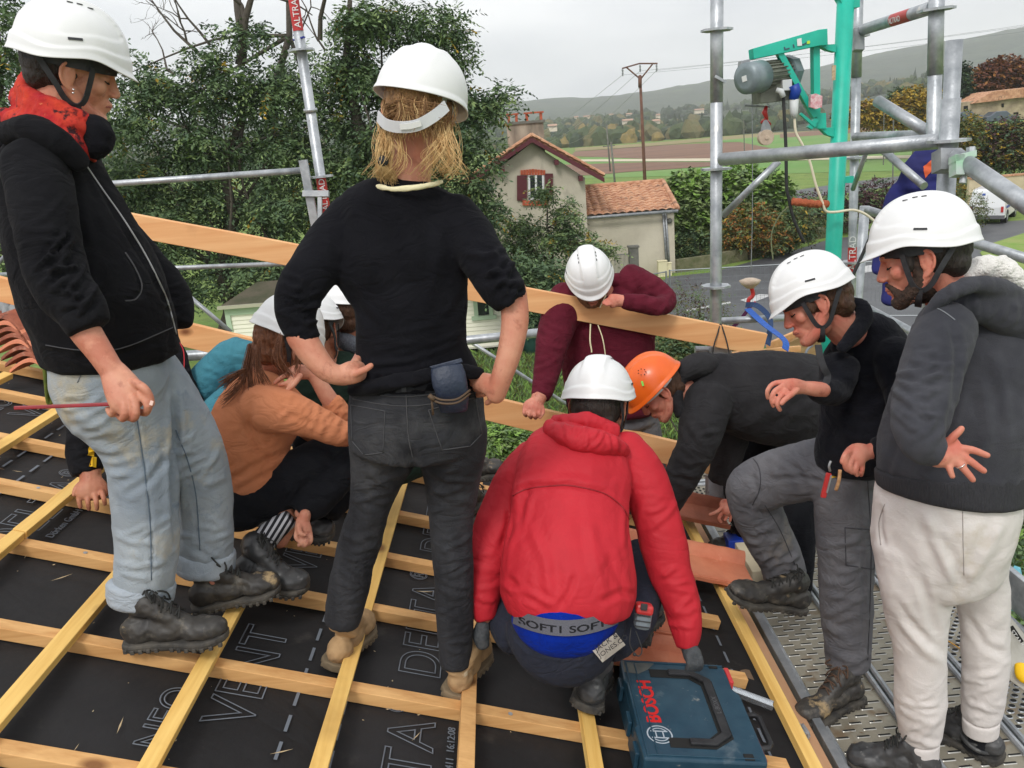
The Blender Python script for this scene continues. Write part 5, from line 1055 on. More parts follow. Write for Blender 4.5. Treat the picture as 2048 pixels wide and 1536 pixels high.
            me=remesh(mb,'beard',.003,2); noise_disp(me,.0022,220,0); finish(me,'beard',beard,s.t,True)
    def helmet(s,m=None,style='vent',strap=True,tilt=0,dz=0,size=1.0,lab=None,dy=0):
        o,X,F_,U,sc=s.H; m=m or M_HWH; ct,st_=cos(tilt),sin(tilt); F2=F_*ct+U*st_; U2=U*ct-F_*st_; c0=o+(U2*(.040+dz)+F_*dy)*sc; K=sc*size
        HX,HF,HU=X,F2,U2
        def shell(th,ph,off=0.0):
            ct_,s_=cos(th),sin(th); A=.112; Bf=.136; Bb=.130
            zr=(-.020*max(0,ct_)**3 +.010*math.exp(-((abs(th)-1.25)/.35)**2) -.006*math.exp(-((abs(th)-2.1)/.35)**2)-.004*max(0,-ct_)**2)
            if style=='old': zr=-.006*max(0,ct_)**2-.012*max(0,-ct_)**2
            H=.128-zr; p=2.25; cph=cos(ph); sph=sin(ph); e=2/p; rr=max(cph,0)**e; z=zr+H*max(sph,0)**e
            B=Bf if ct_>0 else Bb; x=A*rr*s_; y=B*rr*ct_
            hgt=z-zr; k=1.0; fl=max(0,1-hgt/.016); k+=.035*fl**1.4+ (.085*max(0,ct_)**3)*fl
            if style=='vent':
                hb=.034+.010*cos(2*th)+.004*cos(th); k-=.034*(1/(1+math.exp(-(hgt-hb)/.0012)))
                hb2=.070+.020*cos(2*th+.0)-.004*cos(th); k-=.026*(1/(1+math.exp(-(hgt-hb2)/.0014)))*(1 if abs(x)>.036 else 0.0)*1.0
                cx=abs(x)/.040; 
                if hgt>.045: z+=.0085*(1/(1+math.exp((cx-1)*18)))*min(1,(hgt-.045)/.02); 
            else:
                k-=.014*(1/(1+math.exp(-(hgt-.012)/.001)))
                if hgt>.03: z+=.0045*(math.exp(-(x/.018)**4))*min(1,(hgt-.03)/.03)+.003*math.exp(-((abs(x)-.047)/.008)**2)*min(1,(hgt-.03)/.05)
            v=(HX*x*k+HF*y*k+HU*z)*K; n_=nrm(HX*x/A/A+HF*y/B/B+HU*max(z,0)/.13/.13); return c0+v+n_*off
        nt,npz=128,64; V=[];phs=[pi/2*(j/npz)**1.15 for j in range(npz+1)]
        for off in (0,-.0035):
            for j in range(npz):
                for i in range(nt): V.append(shell(2*pi*i/nt-pi,phs[j],off))
            V.append(shell(0,pi/2-.0001,off))
        n1=npz*nt+1; F=[]
        for j in range(npz-1):
            for i in range(nt): 
                a=j*nt+i;b_=j*nt+(i+1)%nt; F.append((a,b_,b_+nt,a+nt)); F.append((n1+a,n1+a+nt,n1+b_+nt,n1+b_))
        for i in range(nt): F.append(((npz-1)*nt+i,(npz-1)*nt+(i+1)%nt,npz*nt)); F.append((n1+(npz-1)*nt+(i+1)%nt,n1+(npz-1)*nt+i,n1+npz*nt)); F.append((i,n1+i,n1+(i+1)%nt,(i+1)%nt))
        mb=MB(); mb.add(V,F); ho=mb.build('hard_hat',m,s.t,smooth=True); s.shell=shell
        if lab: ho['label']=lab
        if style=='vent':
            for q in (-1,1):
                d=MB(); a=[shell(q*t_,.30,.0006) for t_ in (1.42,1.50,1.58,1.66)]; d.ribbon(a,.0055,.0012,nrm(a[1]-c0)); d.build('side_slot',M_STRAP,ho)
                for t_ in (.62,.86,1.1):
                    pp=shell(q*1.57,t_*.9+.35,0); a=c0+HX*q*.041*K; zz=None
                for yy in (-.012,.010,.034):
                    # walk the shell along the crest edge
                    th=atan2(q*.043,yy); ph0=math.acos(min(1,(abs(yy/.137)**2.25+ (.043/.112)**2.25)**(1/2.25))**1.0) if True else 1
                    rr=math.hypot(yy/.137,.043/.112); ph=math.acos(min(1,rr**(2.25/2)))
                    th=atan2(q*.043/.112,yy/.137); pA=shell(th,ph,.0008); d=MB(); d.ribbon([pA-HF*.006,pA+HF*.006],.004,.001,nrm(pA-c0)); d.build('vent',M_STRAP,ho)
        # harness band
        d=MB(); ring=[c0+(HX*sin(a)*.083+HF*(cos(a)*.103-.002)-HU*.004)*K for a in np.linspace(0,2*pi,41)]; ups=[nrm(p_-c0) for p_ in ring]
        d.ribbon(ring,.026*K,.0015,ups); d.build('head_band',M_STRAP if strap else mat('grey_plastic_band',srgb(205,206,208),.45),ho)
        if strap:
            h=s.hp; d=MB()
            for q in (-1,1):
                A=[h(q*.083,.046,.034),h(q*.081,.043,.0),h(q*.074,.036,-.045),h(q*.070,.020,-.062),h(q*.073,-.004,-.052),h(q*.083,-.030,-.018),h(q*.084,-.070,.03)]
                A=cat_rom(A,5); d.ribbon(A,.0135*sc,.0025,[nrm(p_-h(0,0,-.02)) for p_ in A])
                Bp=cat_rom([h(q*.070,.024,-.060),h(q*.060,.030,-.082),h(q*.035,.034,-.100),h(0,.036,-.106)],5); d.ribbon(Bp,.016*sc,.003,[nrm(p_-h(0,0,-.02)) for p_ in Bp])
            d.build('chin_strap',M_STRAP,ho)
        return ho
    def hair(s,m,parts,voxel=.004,a=.003,sc_=60,strands=None):
        mb=MB(); sc=s.H[4]; ax=(s.H[1],s.H[2],s.H[3])
        for p in parts: mb.ball(s.hp(*p[0]),np.array(p[1])*sc,ax,22,16)
        me=remesh(mb,'hair',voxel,2); noise_disp(me,a,sc_,0); me.materials.clear()
        o=finish(me,'hair',m,s.t,True); return o
    def strands(s,m,roots,n,r=.0009,name='loose_hair',curl=.004,fr0=5):
        """roots: list of 3-D control polylines; strands wander around them"""
        mb=MB()
        for k in range(n):
            g=roots[RF.randrange(len(roots))]; off=np.array([RF.gauss(0,1) for _ in range(3)]); w=[]
            ph=RF.uniform(0,6); fr=RF.uniform(fr0,fr0*1.8)
            for i,p_ in enumerate(g):
                f_=i/(len(g)-1); w.append(np.asarray(p_)+off*.007*(.4+f_*1.1)+np.array([sin(ph+f_*fr),cos(ph*1.3+f_*fr),.3*sin(ph)])*curl*(.3+f_))
            w=cat_rom(w,4); mb.tube(w,[r*(1.1-.7*i/len(w)) for i in range(len(w))],4,cap=False)
        return mb.build(name,m,s.t,smooth=True)
    def finish(s,voxel=.0032,smooth=2):
        me=remesh(s.b,'body',voxel,smooth); o=finish(me,'body',s.sk,s.t,True); s.body=o; return o
def bvh(o):
    me=o.data; return BVHTree.FromPolygons([v.co[:] for v in me.vertices],[p.vertices[:] for p in me.polygons])
def on(tr,x,y,off=.0015):
    r=ray(x,y); loc,nn,i,d=tr.ray_cast(Vector(EYE),Vector(nrm(r)))
    if loc is None: return None
    n_=np.array(nn); 
    if n_@r>0: n_=-n_
    return np.array(loc)+n_*off,n_
def seam(tr,pts,r,m,parent,name='seam',k=6,flat=None,off=.0008):
    if name in ('pocket_outline','thigh_pocket'):
        A=np.array([np.array(a_)*(1-j/8)+np.array(b_)*j/8 for a_,b_ in zip(pts[:-1],pts[1:]) for j in range(9)],float)
    else: A=crm([list(p) for p in pts],k)
    q=[];ns=[]
    for a in A:
        h=on(tr,a[0],a[1],off)
        if h is not None: q.append(h[0]); ns.append(h[1])
    if len(q)<2: return
    mb=MB()
    if flat: mb.ribbon(q,flat,r,ns)
    else: mb.tube(q,r,6)
    return mb.build(name,m,parent,smooth=not flat)
def patch(tr,poly,m,parent,name,off=.0015,n=14,thick=.0):
    """a piece of cloth lying on a surface, outlined in the photograph's frame but built on the surface itself"""
    (a,b,c,d)=poly; V=[];ok=True
    for j in range(n+1):
        for i in range(n+1):
            u,v=i/n,j/n; x=(a[0]*(1-u)+b[0]*u)*(1-v)+(d[0]*(1-u)+c[0]*u)*v; y=(a[1]*(1-u)+b[1]*u)*(1-v)+(d[1]*(1-u)+c[1]*u)*v
            h=on(tr,x,y,off)
            if h is None: h=(V[-1] if V else P(x,y,2.3),None)
            V.append(h[0])
    mb=MB(); mb.add(V,[(j*(n+1)+i,j*(n+1)+i+1,(j+1)*(n+1)+i+1,(j+1)*(n+1)+i) for j in range(n) for i in range(n)]); return mb.build(name,m,parent,smooth=True)
M_BOOT=mat('muddy_black_leather',(.028,.026,.025),.55,(.055,.050,.043),14,bump=.5,bs=45,bdist=.004,extra=[(srgb(165,142,105),10,.60,.68,None),(srgb(104,98,88),22,.55,.70,None)])
M_BOOTK=mat('worn_black_leather',(.035,.036,.038),.45,(.07,.07,.07),14,bump=.4,bs=45,bdist=.004,extra=[(srgb(130,130,128),22,.60,.72,None)])
M_SOLE=mat('muddy_sole',(.028,.027,.026),.8,(.09,.08,.065),20,bump=.8,bs=60,bdist=.004)
M_TAN=mat('tan_suede',srgb(176,144,104),.9,srgb(150,120,85),12,bump=.4,bs=60,bdist=.003,extra=[(srgb(200,190,165),9,.66,.74,None)])
M_TANS=mat('tan_sole',srgb(128,112,88),.85,srgb(100,88,70),14,bump=.6,bs=60,bdist=.003)
M_LACE=mat('boot_lace',(.02,.02,.018),.8)
def boot(par,heel,toe,top,w=.052,ht=.12,m=None,ms=None,name='boot',laces=True,up=(0,0,1),lace_m=None,label=None,ankle=.046,low=False):
    heel=np.asarray(heel,float);toe=np.asarray(toe,float);top=np.asarray(top,float); m=m or M_BOOT; ms=ms or M_SOLE
    X=nrm(toe-heel); L=np.linalg.norm(toe-heel); Z=nrm(np.asarray(up)-X*(np.asarray(up)@X)); Y=np.cross(Z,X)
    def g(t,y,z): return heel+X*(L*t)+Y*y+Z*z
    mb=MB(); ax=(X,Y,Z)
    mb.ball(g(.17,0,.048),(L*.175,w*.68,.042),ax,22,14); mb.ball(g(.45,0,.048),(L*.26,w*.74,.040),ax,22,14); mb.ball(g(.76,0,.040),(L*.23,w*.93,.032),ax,24,16)
    mb.ball(g(.87,0,.038),(L*.135,w*.78,.030),ax,22,14)
    inst=[(*g(.70,0,.054),w*.62,.55),(*g(.52,0,.080),w*.60,.70),(*g(.34,0,.118),w*.72,.95),(*(g(.25,0,.135)*.6+top*.4),ankle,1.0),(*top,ankle*1.08,1.0)]
    if low: inst=inst[:3]+[(*g(.22,0,.10),ankle,1.05)]
    sweep3(mb,inst,4,20,(1,.3),Y)
    me=remesh(mb,name,.005,3); noise_disp(me,.0026,26,.0030,32,(1,1,1.4),RF.uniform(0,9)); o=finish(me,name,m,par,True)
    if label: o['label']=label
    # sole
    out=[(0.0,.0),(.02,.55),(.10,.80),(.30,.72),(.48,.76),(.66,1.04),(.80,1.10),(.92,.86),(.985,.45),(1.0,0)]
    ring=[(t,y*w) for t,y in out]+[(t,-y*w*.96) for t,y in out[-2:0:-1]]
    n=len(ring); S_=MB(); lv=[(-.004,.92),(.003,1.02),(.013,1.05),(.021,1.0)]
    V=[g((t-.5)*(.98+.03*sc_)+.5,y*sc_,z+(.012*max(0,t-.8)/.2 if z<.01 else .006*max(0,t-.8)/.2)) for z,sc_ in lv for t,y in ring]
    S_.add(V,[(l*n+i,l*n+(i+1)%n,(l+1)*n+(i+1)%n,(l+1)*n+i) for l in range(3) for i in range(n)]+[tuple(range(n-1,-1,-1)),tuple(3*n+i for i in range(n))])
    so=S_.build('sole',ms,o,smooth=False,bevel=.003)
    T_=MB()
    for k in range(13):
        t=.05+.9*k/12
        if .36<t<.46: continue
        yy=np.interp(t,[q[0] for q in out],[q[1] for q in out])*w
        for sy in (-1,1): T_.box(g(t,sy*yy*.97,.003),(L*.040,.010,.012),ax)
    T_.build('tread_pattern',ms,so,bevel=.002)['kind']='stuff'
    if laces and not low:
        l=MB(); lm=lace_m or M_LACE
        for k in range(5):
            t=.60-.065*k; z=.082+.017*k; a=g(t,.022,z+.005); b=g(t-.03,-.022,z+.014); c=g(t-.012,0,z+.022); l.tube(cat_rom([a,c,b],3),.0028,6); l.tube(cat_rom([g(t,-.022,z+.005),g(t-.012,.002,z+.024),g(t-.03,.022,z+.014)],3),.0028,6)
        k0=g(.36,0,.165)
        for q in (-1,1): l.tube(cat_rom([k0,k0+Y*q*.03+Z*.012,k0+Y*q*.05-Z*.012+X*.02,k0+Y*q*.015-Z*.01,k0],4),.0026,6); l.tube(cat_rom([k0,k0+Y*q*.02-Z*.02+X*.03,k0+Y*q*.035-Z*.05+X*.03],4),.0026,6)
        l.build('laces',lm,o,smooth=True)
    c=MB(); a=nrm(top-g(.2,0,.1)) ; 
    if not low and name=='boot':
        e1=nrm(np.cross(a,X)); e2=np.cross(a,e1); c.tube([top+e1*cos(t)*(ankle*1.04)+e2*sin(t)*ankle*1.04 for t in np.linspace(0,2*pi,21)],.008,8,cap=False); c.build('collar',m,o,smooth=True)
    return o
# ---------------- the people ----------------
F_BLK=fabric('black_sweatshirt',(.0075,.0075,.009),(.013,.013,.015),5)
F_BLK2=fabric('black_knit',(.0065,.0065,.0085),(.011,.011,.014),5,bump=.4,bs=500)
F_JLT=fabric('pale_denim',srgb(132,142,152),srgb(160,168,174),4,bump=.4,bs=260,wr=8,wrd=.0035,extra=[(srgb(176,168,148),5,.55,.70,None),(srgb(92,112,134),7,.62,.78,None)])
F_JLTC=fabric('denim_turnup',srgb(146,156,166),srgb(162,170,178),9,bump=.4,bs=260)
F_JGR=fabric('grey_denim',(.022,.022,.025),(.044,.045,.050),6,bump=.4,bs=260,stretch=(1.5,1.5,.5),extra=[((.085,.085,.088),4,.58,.78,None)])
F_ORG=fabric('rust_jersey',srgb(200,130,94),srgb(190,120,84),6,bump=.2)
F_BPT=fabric('black_trousers',(.010,.0105,.013),(.016,.017,.020),5)
F_TEAL=fabric('teal_denim',srgb(62,118,134),srgb(74,132,146),7,bump=.4,bs=260)
F_GRN=fabric('dark_green_coat',(.014,.028,.020),(.022,.038,.028),6)
F_MAR=fabric('maroon_sweatshirt',srgb(98,34,48),srgb(84,28,40),8,bump=.3)
F_CHA=fabric('charcoal_hoodie',(.022,.021,.023),(.032,.031,.033),6)
F_RED=fabric('red_rain_jacket',srgb(206,26,38),srgb(196,20,34),7,bump=.15,bs=60,sheen=.0,rough=.55) if False else mat('red_rain_jacket',srgb(190,38,50),.66,srgb(178,33,45),6,bump=.25,bs=60,spec=.28,bdist=.004,wr=5,wrd=.0055,wrs=(1,1,1.3))
F_NVY=fabric('navy_trousers',(.022,.025,.038),(.032,.035,.050),6)
F_FLC=fabric('black_fleece',(.0075,.008,.011),(.012,.0125,.017),9,bump=.6,bs=420,sheen=.06)
F_GPT=fabric('grey_work_trousers',srgb(92,92,97),srgb(108,107,110),5,bump=.3,bs=300,extra=[(srgb(128,120,108),5,.6,.78,None)])
F_SWH=fabric('marled_dark_hoodie',(.038,.039,.047),(.062,.063,.073),7,bump=.6,bs=500,sheen=.1,wr=6,wrd=.004,extra=[((.20,.20,.21),420,.70,.78,None)])
F_SWP=fabric('pale_jogging_cotton',srgb(220,214,210),srgb(208,202,198),6,bump=.25,bs=260,wr=6,wrd=.0025,extra=[(srgb(185,172,150),4,.62,.8,None)])
F_HBR=mat('brown_hair',(.05,.022,.012),.6,(.09,.042,.022),90,bump=.6,bs=300,spec=.4,stretch=(1,1,.15))
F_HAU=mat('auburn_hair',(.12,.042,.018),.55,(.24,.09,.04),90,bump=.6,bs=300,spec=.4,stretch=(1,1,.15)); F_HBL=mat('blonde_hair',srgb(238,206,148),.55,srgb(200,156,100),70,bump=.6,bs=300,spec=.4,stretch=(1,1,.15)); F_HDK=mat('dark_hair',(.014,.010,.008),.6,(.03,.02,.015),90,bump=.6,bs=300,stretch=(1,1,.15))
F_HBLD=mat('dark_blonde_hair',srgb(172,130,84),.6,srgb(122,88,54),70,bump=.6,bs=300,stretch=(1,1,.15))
F_SCF=mat('red_wool_scarf',srgb(165,24,34),.95,srgb(200,62,38),16,bump=.7,bs=120,bdist=.004,wr=14,wrd=.004,extra=[(srgb(50,12,20),17,.56,.62,None),(srgb(214,120,80),40,.66,.72,None)])
M_THR=mat('seam_thread',(.065,.065,.07),.9); M_THL=mat('pale_thread',srgb(120,124,128),.9); M_ZIP=mat('zip_metal',(.35,.35,.35),.4,metal=.5)

# ===== woman in black hoodie and pale jeans, left =====
p=Person('woman on the far left in black hoodie, red scarf and pale rolled-up jeans',P(300,1290,2.35),SK_A)
p.head(P(138,152,2.0),LD(140,156,.965,-.25,-.03),LD(140,156,.26,.96,.03),.95,neck=P(105,275,2.02)); p.face((.02,.012,.008))
hh=p.helmet(tilt=.03,lab='white hard hat of the woman with the red scarf',size=1.04,dy=.0)
p.hair(F_HDK,[((0,-.030,.030),(.079,.082,.078)),((0,-.060,-.005),(.060,.042,.045)),((0,.02,.052),(.078,.070,.050))],a=.002,sc_=90)
e=MB()
for z in (-.026,-.034): e.ball(p.hp(.082,.010,z),.0028)
e.build('ear_studs',mat('silver',(.8,.8,.8),.2,metal=.9),p.t,smooth=True)
fo=[(-.006,7,[(165,325),(195,370),(235,430),(270,480)])]
p.garment('hoodie',[{'p':[(75,262,2.05,62),(90,300,2.06,92),(108,380,2.08,112),(145,480,2.11,132),(182,575,2.14,146),(205,640,2.17,142),(218,690,2.2,136),(222,712,2.21,132)],'k':.98,'cap':(.3,.15)},
   {'p':[(68,325,1.94,66),(88,420,1.9,66),(108,520,1.87,62),(128,575,1.86,60),(160,620,1.86,52),(178,655,1.86,43)],'k':.9,'cap':(.8,.1)},
   {'p':[(225,460,2.3,46),(300,540,2.32,42),(350,595,2.32,36),(352,645,2.3,32)],'k':.9}],F_BLK,folds=
   bunch(100,480,165,612,58,9,.013,9)+bunch(350,560,362,640,34,4,.006,7)+bunch(80,380,100,480,60,3,.004,9)+
   [(-.005,6,[(178,330),(225,420),(262,480),(300,540),(330,600),(348,650)]),(-.006,5,[(250,505),(272,540),(285,585),(262,600),(248,598)]),(.004,14,[(205,320),(290,480),(350,600)]),(.004,12,[(150,300),(165,400),(190,520)]),(-.004,7,[(90,700),(200,722),(350,672)])],a1=.005,s1=6,a2=.003,s2=9)
hb=bvh(p.last)
p.garment('ribbed_cuff',[{'p':[(163,628,1.86,47),(178,658,1.86,41)],'k':.95,'cap':(.2,.1)}],F_BLK,voxel=.006,core=False,a1=.001,parent=p.last)
hb=bvh(p.t.children[-1]) if False else hb
seam(hb,[(163,318),(200,372),(248,440),(292,512),(330,590),(345,640),(352,668)],.0022,M_ZIP,p.last,'zip',flat=None)
seam(hb,[(250,505),(270,535),(284,572),(272,598),(250,602)],.002,M_THR,p.last,'pocket_edge')
seam(hb,[(92,690),(160,700),(240,697),(345,655)],.0015,M_THR,p.last,'hem_seam')
p.garment('hood',[{'p':[(10,268,1.98,22),(60,258,1.93,30),(115,285,1.92,28),(165,330,1.96,20)],'k':1.0},{'p':[(0,255,2.1,25),(20,300,2.1,40)],'k':1}],F_BLK,core=False,a1=.004,s1=14)
p.garment('scarf',[{'p':[(62,160,2.12,18),(50,170,2.05,17),(52,186,1.99,15),(90,202,1.955,14),(140,222,1.95,13),(190,246,1.99,10),(205,258,2.05,8)],'k':1.3},{'p':[(40,190,2.12,18),(38,200,2.05,15),(62,212,1.975,14),(105,230,1.945,14),(150,252,1.95,13),(188,276,2.0,10),(200,285,2.06,8)],'k':1.3},{'p':[(5,238,2.1,16),(15,236,2.03,15),(50,238,1.965,15),(95,252,1.935,14),(140,278,1.94,13),(175,306,1.99,11),(185,315,2.05,8)],'k':1.2},{'p':[(60,200,2.08,34),(90,225,2.06,42),(130,245,2.04,42),(170,262,2.05,32)],'k':1}],F_SCF,voxel=.006,core=False,a1=.006,s1=22,a2=.003,s2=30)
p.garment('neck_warmer',[{'p':[(165,246,1.98,22),(192,262,1.99,31),(196,288,1.99,29),(186,306,2.0,20)],'k':1.1}],F_BLK2,voxel=.006,core=False,a1=.003,s1=20,a2=.003,s2=26)
jf=[(-.014,8,[(350,800),(352,870),(347,940),(352,1010),(356,1090)])]+bunch(160,760,200,960,70,7,.006,10)+bunch(360,860,410,960,60,5,.005,9)+bunch(290,1030,285,1150,58,5,.007,9)+bunch(410,1020,410,1110,50,4,.006,8)+[(-.004,3.5,[(252,720),(268,800),(285,900),(298,1000),(305,1100),(300,1180)]),(-.004,3.5,[(345,900),(375,960),(392,1040),(398,1120)]),(-.008,9,[(345,760),(352,850),(348,960),(352,1060)]),(.006,12,[(120,800),(180,850),(240,870)]),(-.006,8,[(250,990),(300,960),(345,900)])]
p.garment('jeans',[{'p':[(215,700,2.2,108),(218,745,2.21,114),(232,810,2.23,104),(270,880,2.26,76),(289,960,2.29,69),(293,1040,2.31,65),(292,1110,2.33,62),(283,1185,2.35,59)],'k':1.0,'cap':(.2,.1)},
   {'p':[(270,740,2.3,85),(320,820,2.36,86),(370,900,2.42,76),(402,970,2.47,62),(413,1030,2.5,54),(412,1090,2.53,55),(410,1128,2.55,54)],'k':.95,'cap':(.2,.1)},{'p':[(166,768,2.2,56),(208,815,2.22,50),(245,850,2.25,42)],'k':1}],F_JLT,folds=jf,a1=.006,s1=6,a2=.004,s2=9,st=(1,1,.6))
jb=bvh(p.last); jn=p.last
seam(jb,[(255,705),(262,760),(276,850),(290,950),(300,1050),(303,1160)],.0013,mat('blue_thread',srgb(90,105,120),.9),jn,'side_seam')
seam(jb,[(352,860),(378,930),(393,1000),(400,1100)],.0016,mat('blue_thread',srgb(90,105,120),.9),jn,'inside_seam')
seam(jb,[(155,765),(165,745),(176,735),(182,750)],.0013,M_THL,jn,'pocket_thread')
for (c0,c1,w0,w1,dd,lb) in (((283,1168,2.35),(280,1204,2.352),66,63,0,'turn-up of the near leg'),((412,1105,2.54),(411,1138,2.55),58,57,0,'turn-up of the far leg')):
    p.garment('turn_up',[{'p':[(*c0,w0),(*c1,w1)],'k':.95,'cap':(.25,.25)}],F_JLTC,voxel=.006,smooth=2,core=False,a1=.003,s1=14,parent=jn,label=lb)
p.skin([(140,600,1.87,34),(166,655,1.87,31),(200,705,1.87,26),(228,748,1.87,23)])
p.skin([(283,1180,2.36,30),(295,1225,2.37,30)],[(410,1120,2.55,28),(430,1160,2.56,28)])
p.hand([(226,742,1.87,26,.75),(243,772,1.86,35,.6),(256,796,1.855,38,.55),(262,806,1.855,35,.5)],
  [(.0105,[(287,790,1.85),(296,812,1.845),(291,826,1.865),(276,822,1.885)]),(.0105,[(267,797,1.84),(272,826,1.835),(266,838,1.855),(252,828,1.88)]),(.0102,[(248,800,1.84),(250,826,1.835),(245,838,1.855),(234,826,1.88)]),(.0095,[(229,795,1.85),(228,816,1.845),(223,829,1.86),(216,818,1.88)]),(.0108,[(268,764,1.85),(288,776,1.84),(299,792,1.845),(303,808,1.85)])])
p.finish()
nl=MB(); nl.box(P(303,806,1.84),(.007,.010,.002),(nrm(cr+cu*-.3),nrm(cu+cr*.3),-cf)); nl.build('thumb_nail',mat('nail',srgb(225,190,175),.3),p.t)
boot(p.t,P(250,1294,2.33),P(458,1278,2.33),P(298,1212,2.36),w=.047,label='near muddy boot',up=RN)
boot(p.t,P(384,1222,2.54),P(564,1180,2.60),P(415,1142,2.555),w=.047,label='far muddy boot',up=RN)
m=MB(); m.beam(P(29,816,1.86),P(300,805,1.875),.0085,.0095,up=cf); tag(m.build('marking_stick',mat('red_pencil_paint',srgb(150,28,38),.4,srgb(130,22,30),30),bevel=.002),'long red marking pencil held in the fist of the woman in pale jeans','pencil')
m=MB(); m.tube(cat_rom([P(88,728,2.2),P(92,770,2.22),P(96,805,2.25),P(102,800,2.25),P(98,740,2.22)],4),.005,6); m.tube(cat_rom([P(89,735,2.21),P(99,780,2.23),P(107,806,2.25)],4),.005,6); tag(m.build('green_cord',mat('green_cord',srgb(110,120,45),.8,srgb(80,95,35),40),smooth=True),'green cord dangling behind the pale jeans','cord')

# ===== woman in black sweater and grey jeans, centre =====
p=Person('woman standing with her back turned, hands on hips, in black sweater and grey jeans',P(800,1350,2.47),SK_A)
p.head(P(836,232,2.10),LD(836,232,.36,-.2,-.9),LD(836,232,.18,.96,-.10),1.0,neck=P(812,372,2.12))
p.helmet(style='old',strap=False,tilt=-.10,dz=-.004,size=1.0,lab='rounded white hard hat worn by the woman seen from behind')
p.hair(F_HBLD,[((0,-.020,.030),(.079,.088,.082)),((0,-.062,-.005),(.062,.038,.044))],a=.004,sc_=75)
h=p.hp
tl=[[P(790,255,2.03),P(772,290,2.02),P(765,325,2.03),P(778,352,2.05),P(785,380,2.06)],[P(780,245,2.03),P(768,280,2.02),P(775,315,2.03),P(765,345,2.05),P(772,372,2.06)]]
p.strands(F_HBL,tl,170,.0008,'tied_tail',.005,5)
ss=[]
for k in range(20):
    x0=RF.choice((RF.uniform(755,796),RF.uniform(868,902),RF.uniform(868,904))); s=RF.choice((-1,1)); x1=x0+RF.uniform(-28,24); ss.append([P(x0,RF.uniform(235,262),2.02+.0004*abs(x0-830)),P(x0+s*10,285,2.0),P(x1+s*14,318,2.0),P(x1-s*6,345,2.02),P(x1+s*4,RF.uniform(336,352),2.05)])
ss+=[[P(898,240,2.1),P(905,275,2.08),P(897,310,2.07),P(905,335,2.07),P(893,352,2.07)],[P(903,240,2.1),P(908,262,2.1),P(898,295,2.08),P(890,330,2.08)],[P(757,250,2.05),P(748,285,2.05),P(755,310,2.05),P(748,335,2.06)]]
p.strands(F_HBL,ss,210,.0007,'loose_curls',.008,4)
hc=[[P(xx,192,2.0+abs(xx-832)*.0012),P(xx+RF.uniform(-8,8),212,1.985+abs(xx-832)*.0010),P(xx+RF.uniform(-8,8)-(xx-832)*.1,236,1.98+abs(xx-832)*.0010),P(xx-(xx-832)*.2,262,1.985+abs(xx-832)*.0010)] for xx in range(772,902,9)]+[[P(770,215,2.02),P(800,205,1.99),P(830,212,1.985),P(860,215,1.99),P(890,225,2.02)],[P(775,235,2.02),P(805,222,1.99),P(840,232,1.985),P(870,240,2.0)],[P(800,190,1.99),P(805,230,1.985),P(790,270,2.0)],[P(850,190,1.99),P(845,235,1.985),P(860,275,2.0)]]
p.strands(F_HBLD,hc,420,.0008,'crown_strands'); p.strands(F_HBL,hc,90,.0008,'blonde_strands')  # paler blonde strands mixed into the dark blonde crown hair
m=MB(); m.ball(P(766,322,2.0),.013); m.build('hair_tie',M_STRAP,p.t,smooth=True)
m=MB(); q=cat_rom([P(757,232,2.03),P(772,248,1.985),P(800,254,1.965),P(835,250,1.96),P(868,232,1.975),P(892,212,2.01)],5); m.ribbon(q,.026,.003,[nrm(x-P(836,220,2.15)) for x in q]); nb=m.build('nape_strap',mat('grey_plastic_band',srgb(205,206,208),.45),p.t)
m=MB(); q=cat_rom([P(800,253,1.958),P(820,252,1.955),P(842,246,1.955)],4); m.ribbon(q,.013,.003,[nrm(x-P(836,220,2.15)) for x in q]); m.build('buckle',M_WHITEP,nb)
sw=bunch(600,545,604,655,48,8,.009,8)+bunch(985,490,1035,600,52,10,.012,8)+bunch(810,650,830,780,130,8,.006,9,.1,.12)+bunch(690,480,640,520,30,3,.004,8)+[(.004,14,[(700,400),(735,470),(745,560)]),(.004,14,[(905,400),(880,470),(870,570)]),(-.004,9,[(690,560),(720,620),(760,660)]),(-.004,9,[(945,560),(915,620),(880,650)])]
p.garment('sweater',[{'p':[(797,384,2.13,92),(797,405,2.12,126),(799,450,2.12,141),(803,520,2.12,142),(812,560,2.13,134),(821,602,2.13,121),(823,650,2.14,115),(824,696,2.16,116),(828,738,2.18,131),(831,772,2.19,142)],'k':.55,'cap':(.12,.08)},
   {'p':[(700,782,2.12,12),(742,774,2.085,15),(800,762,2.065,14),(860,750,2.065,14),(925,742,2.085,15),(962,746,2.12,12)],'k':1},
   {'p':[(702,432,2.12,48),(672,475,2.10,53),(630,535,2.07,52),(597,588,2.05,49),(594,640,2.05,38),(617,685,2.05,29)],'k':.95,'cap':(.8,.08)},
   {'p':[(905,428,2.12,48),(940,472,2.10,53),(974,528,2.07,50),(1003,575,2.05,47),(1024,604,2.05,38)],'k':.95,'cap':(.8,.08)}],F_BLK2,folds=sw,a1=.004,s1=6,a2=.0025,s2=10)
sb=bvh(p.last)
p.garment('undershirt_collar',[{'p':[(742,372,2.065,5),(764,375,2.035,6),(792,378,2.015,6.5),(830,375,2.015,6.5),(864,369,2.035,6),(886,364,2.065,5)],'k':.7}],mat('cream_cotton',srgb(228,218,180),.9,bump=.3,bs=200),voxel=.004,smooth=2,core=False,a1=.002,s1=40)
p.skin([(602,672,2.05,30),(628,712,2.05,27),(658,744,2.05,22),(688,752,2.06,20)],[(1024,580,2.06,29),(1030,640,2.06,28),(1020,700,2.06,25),(1004,752,2.07,22),(992,788,2.09,20)])
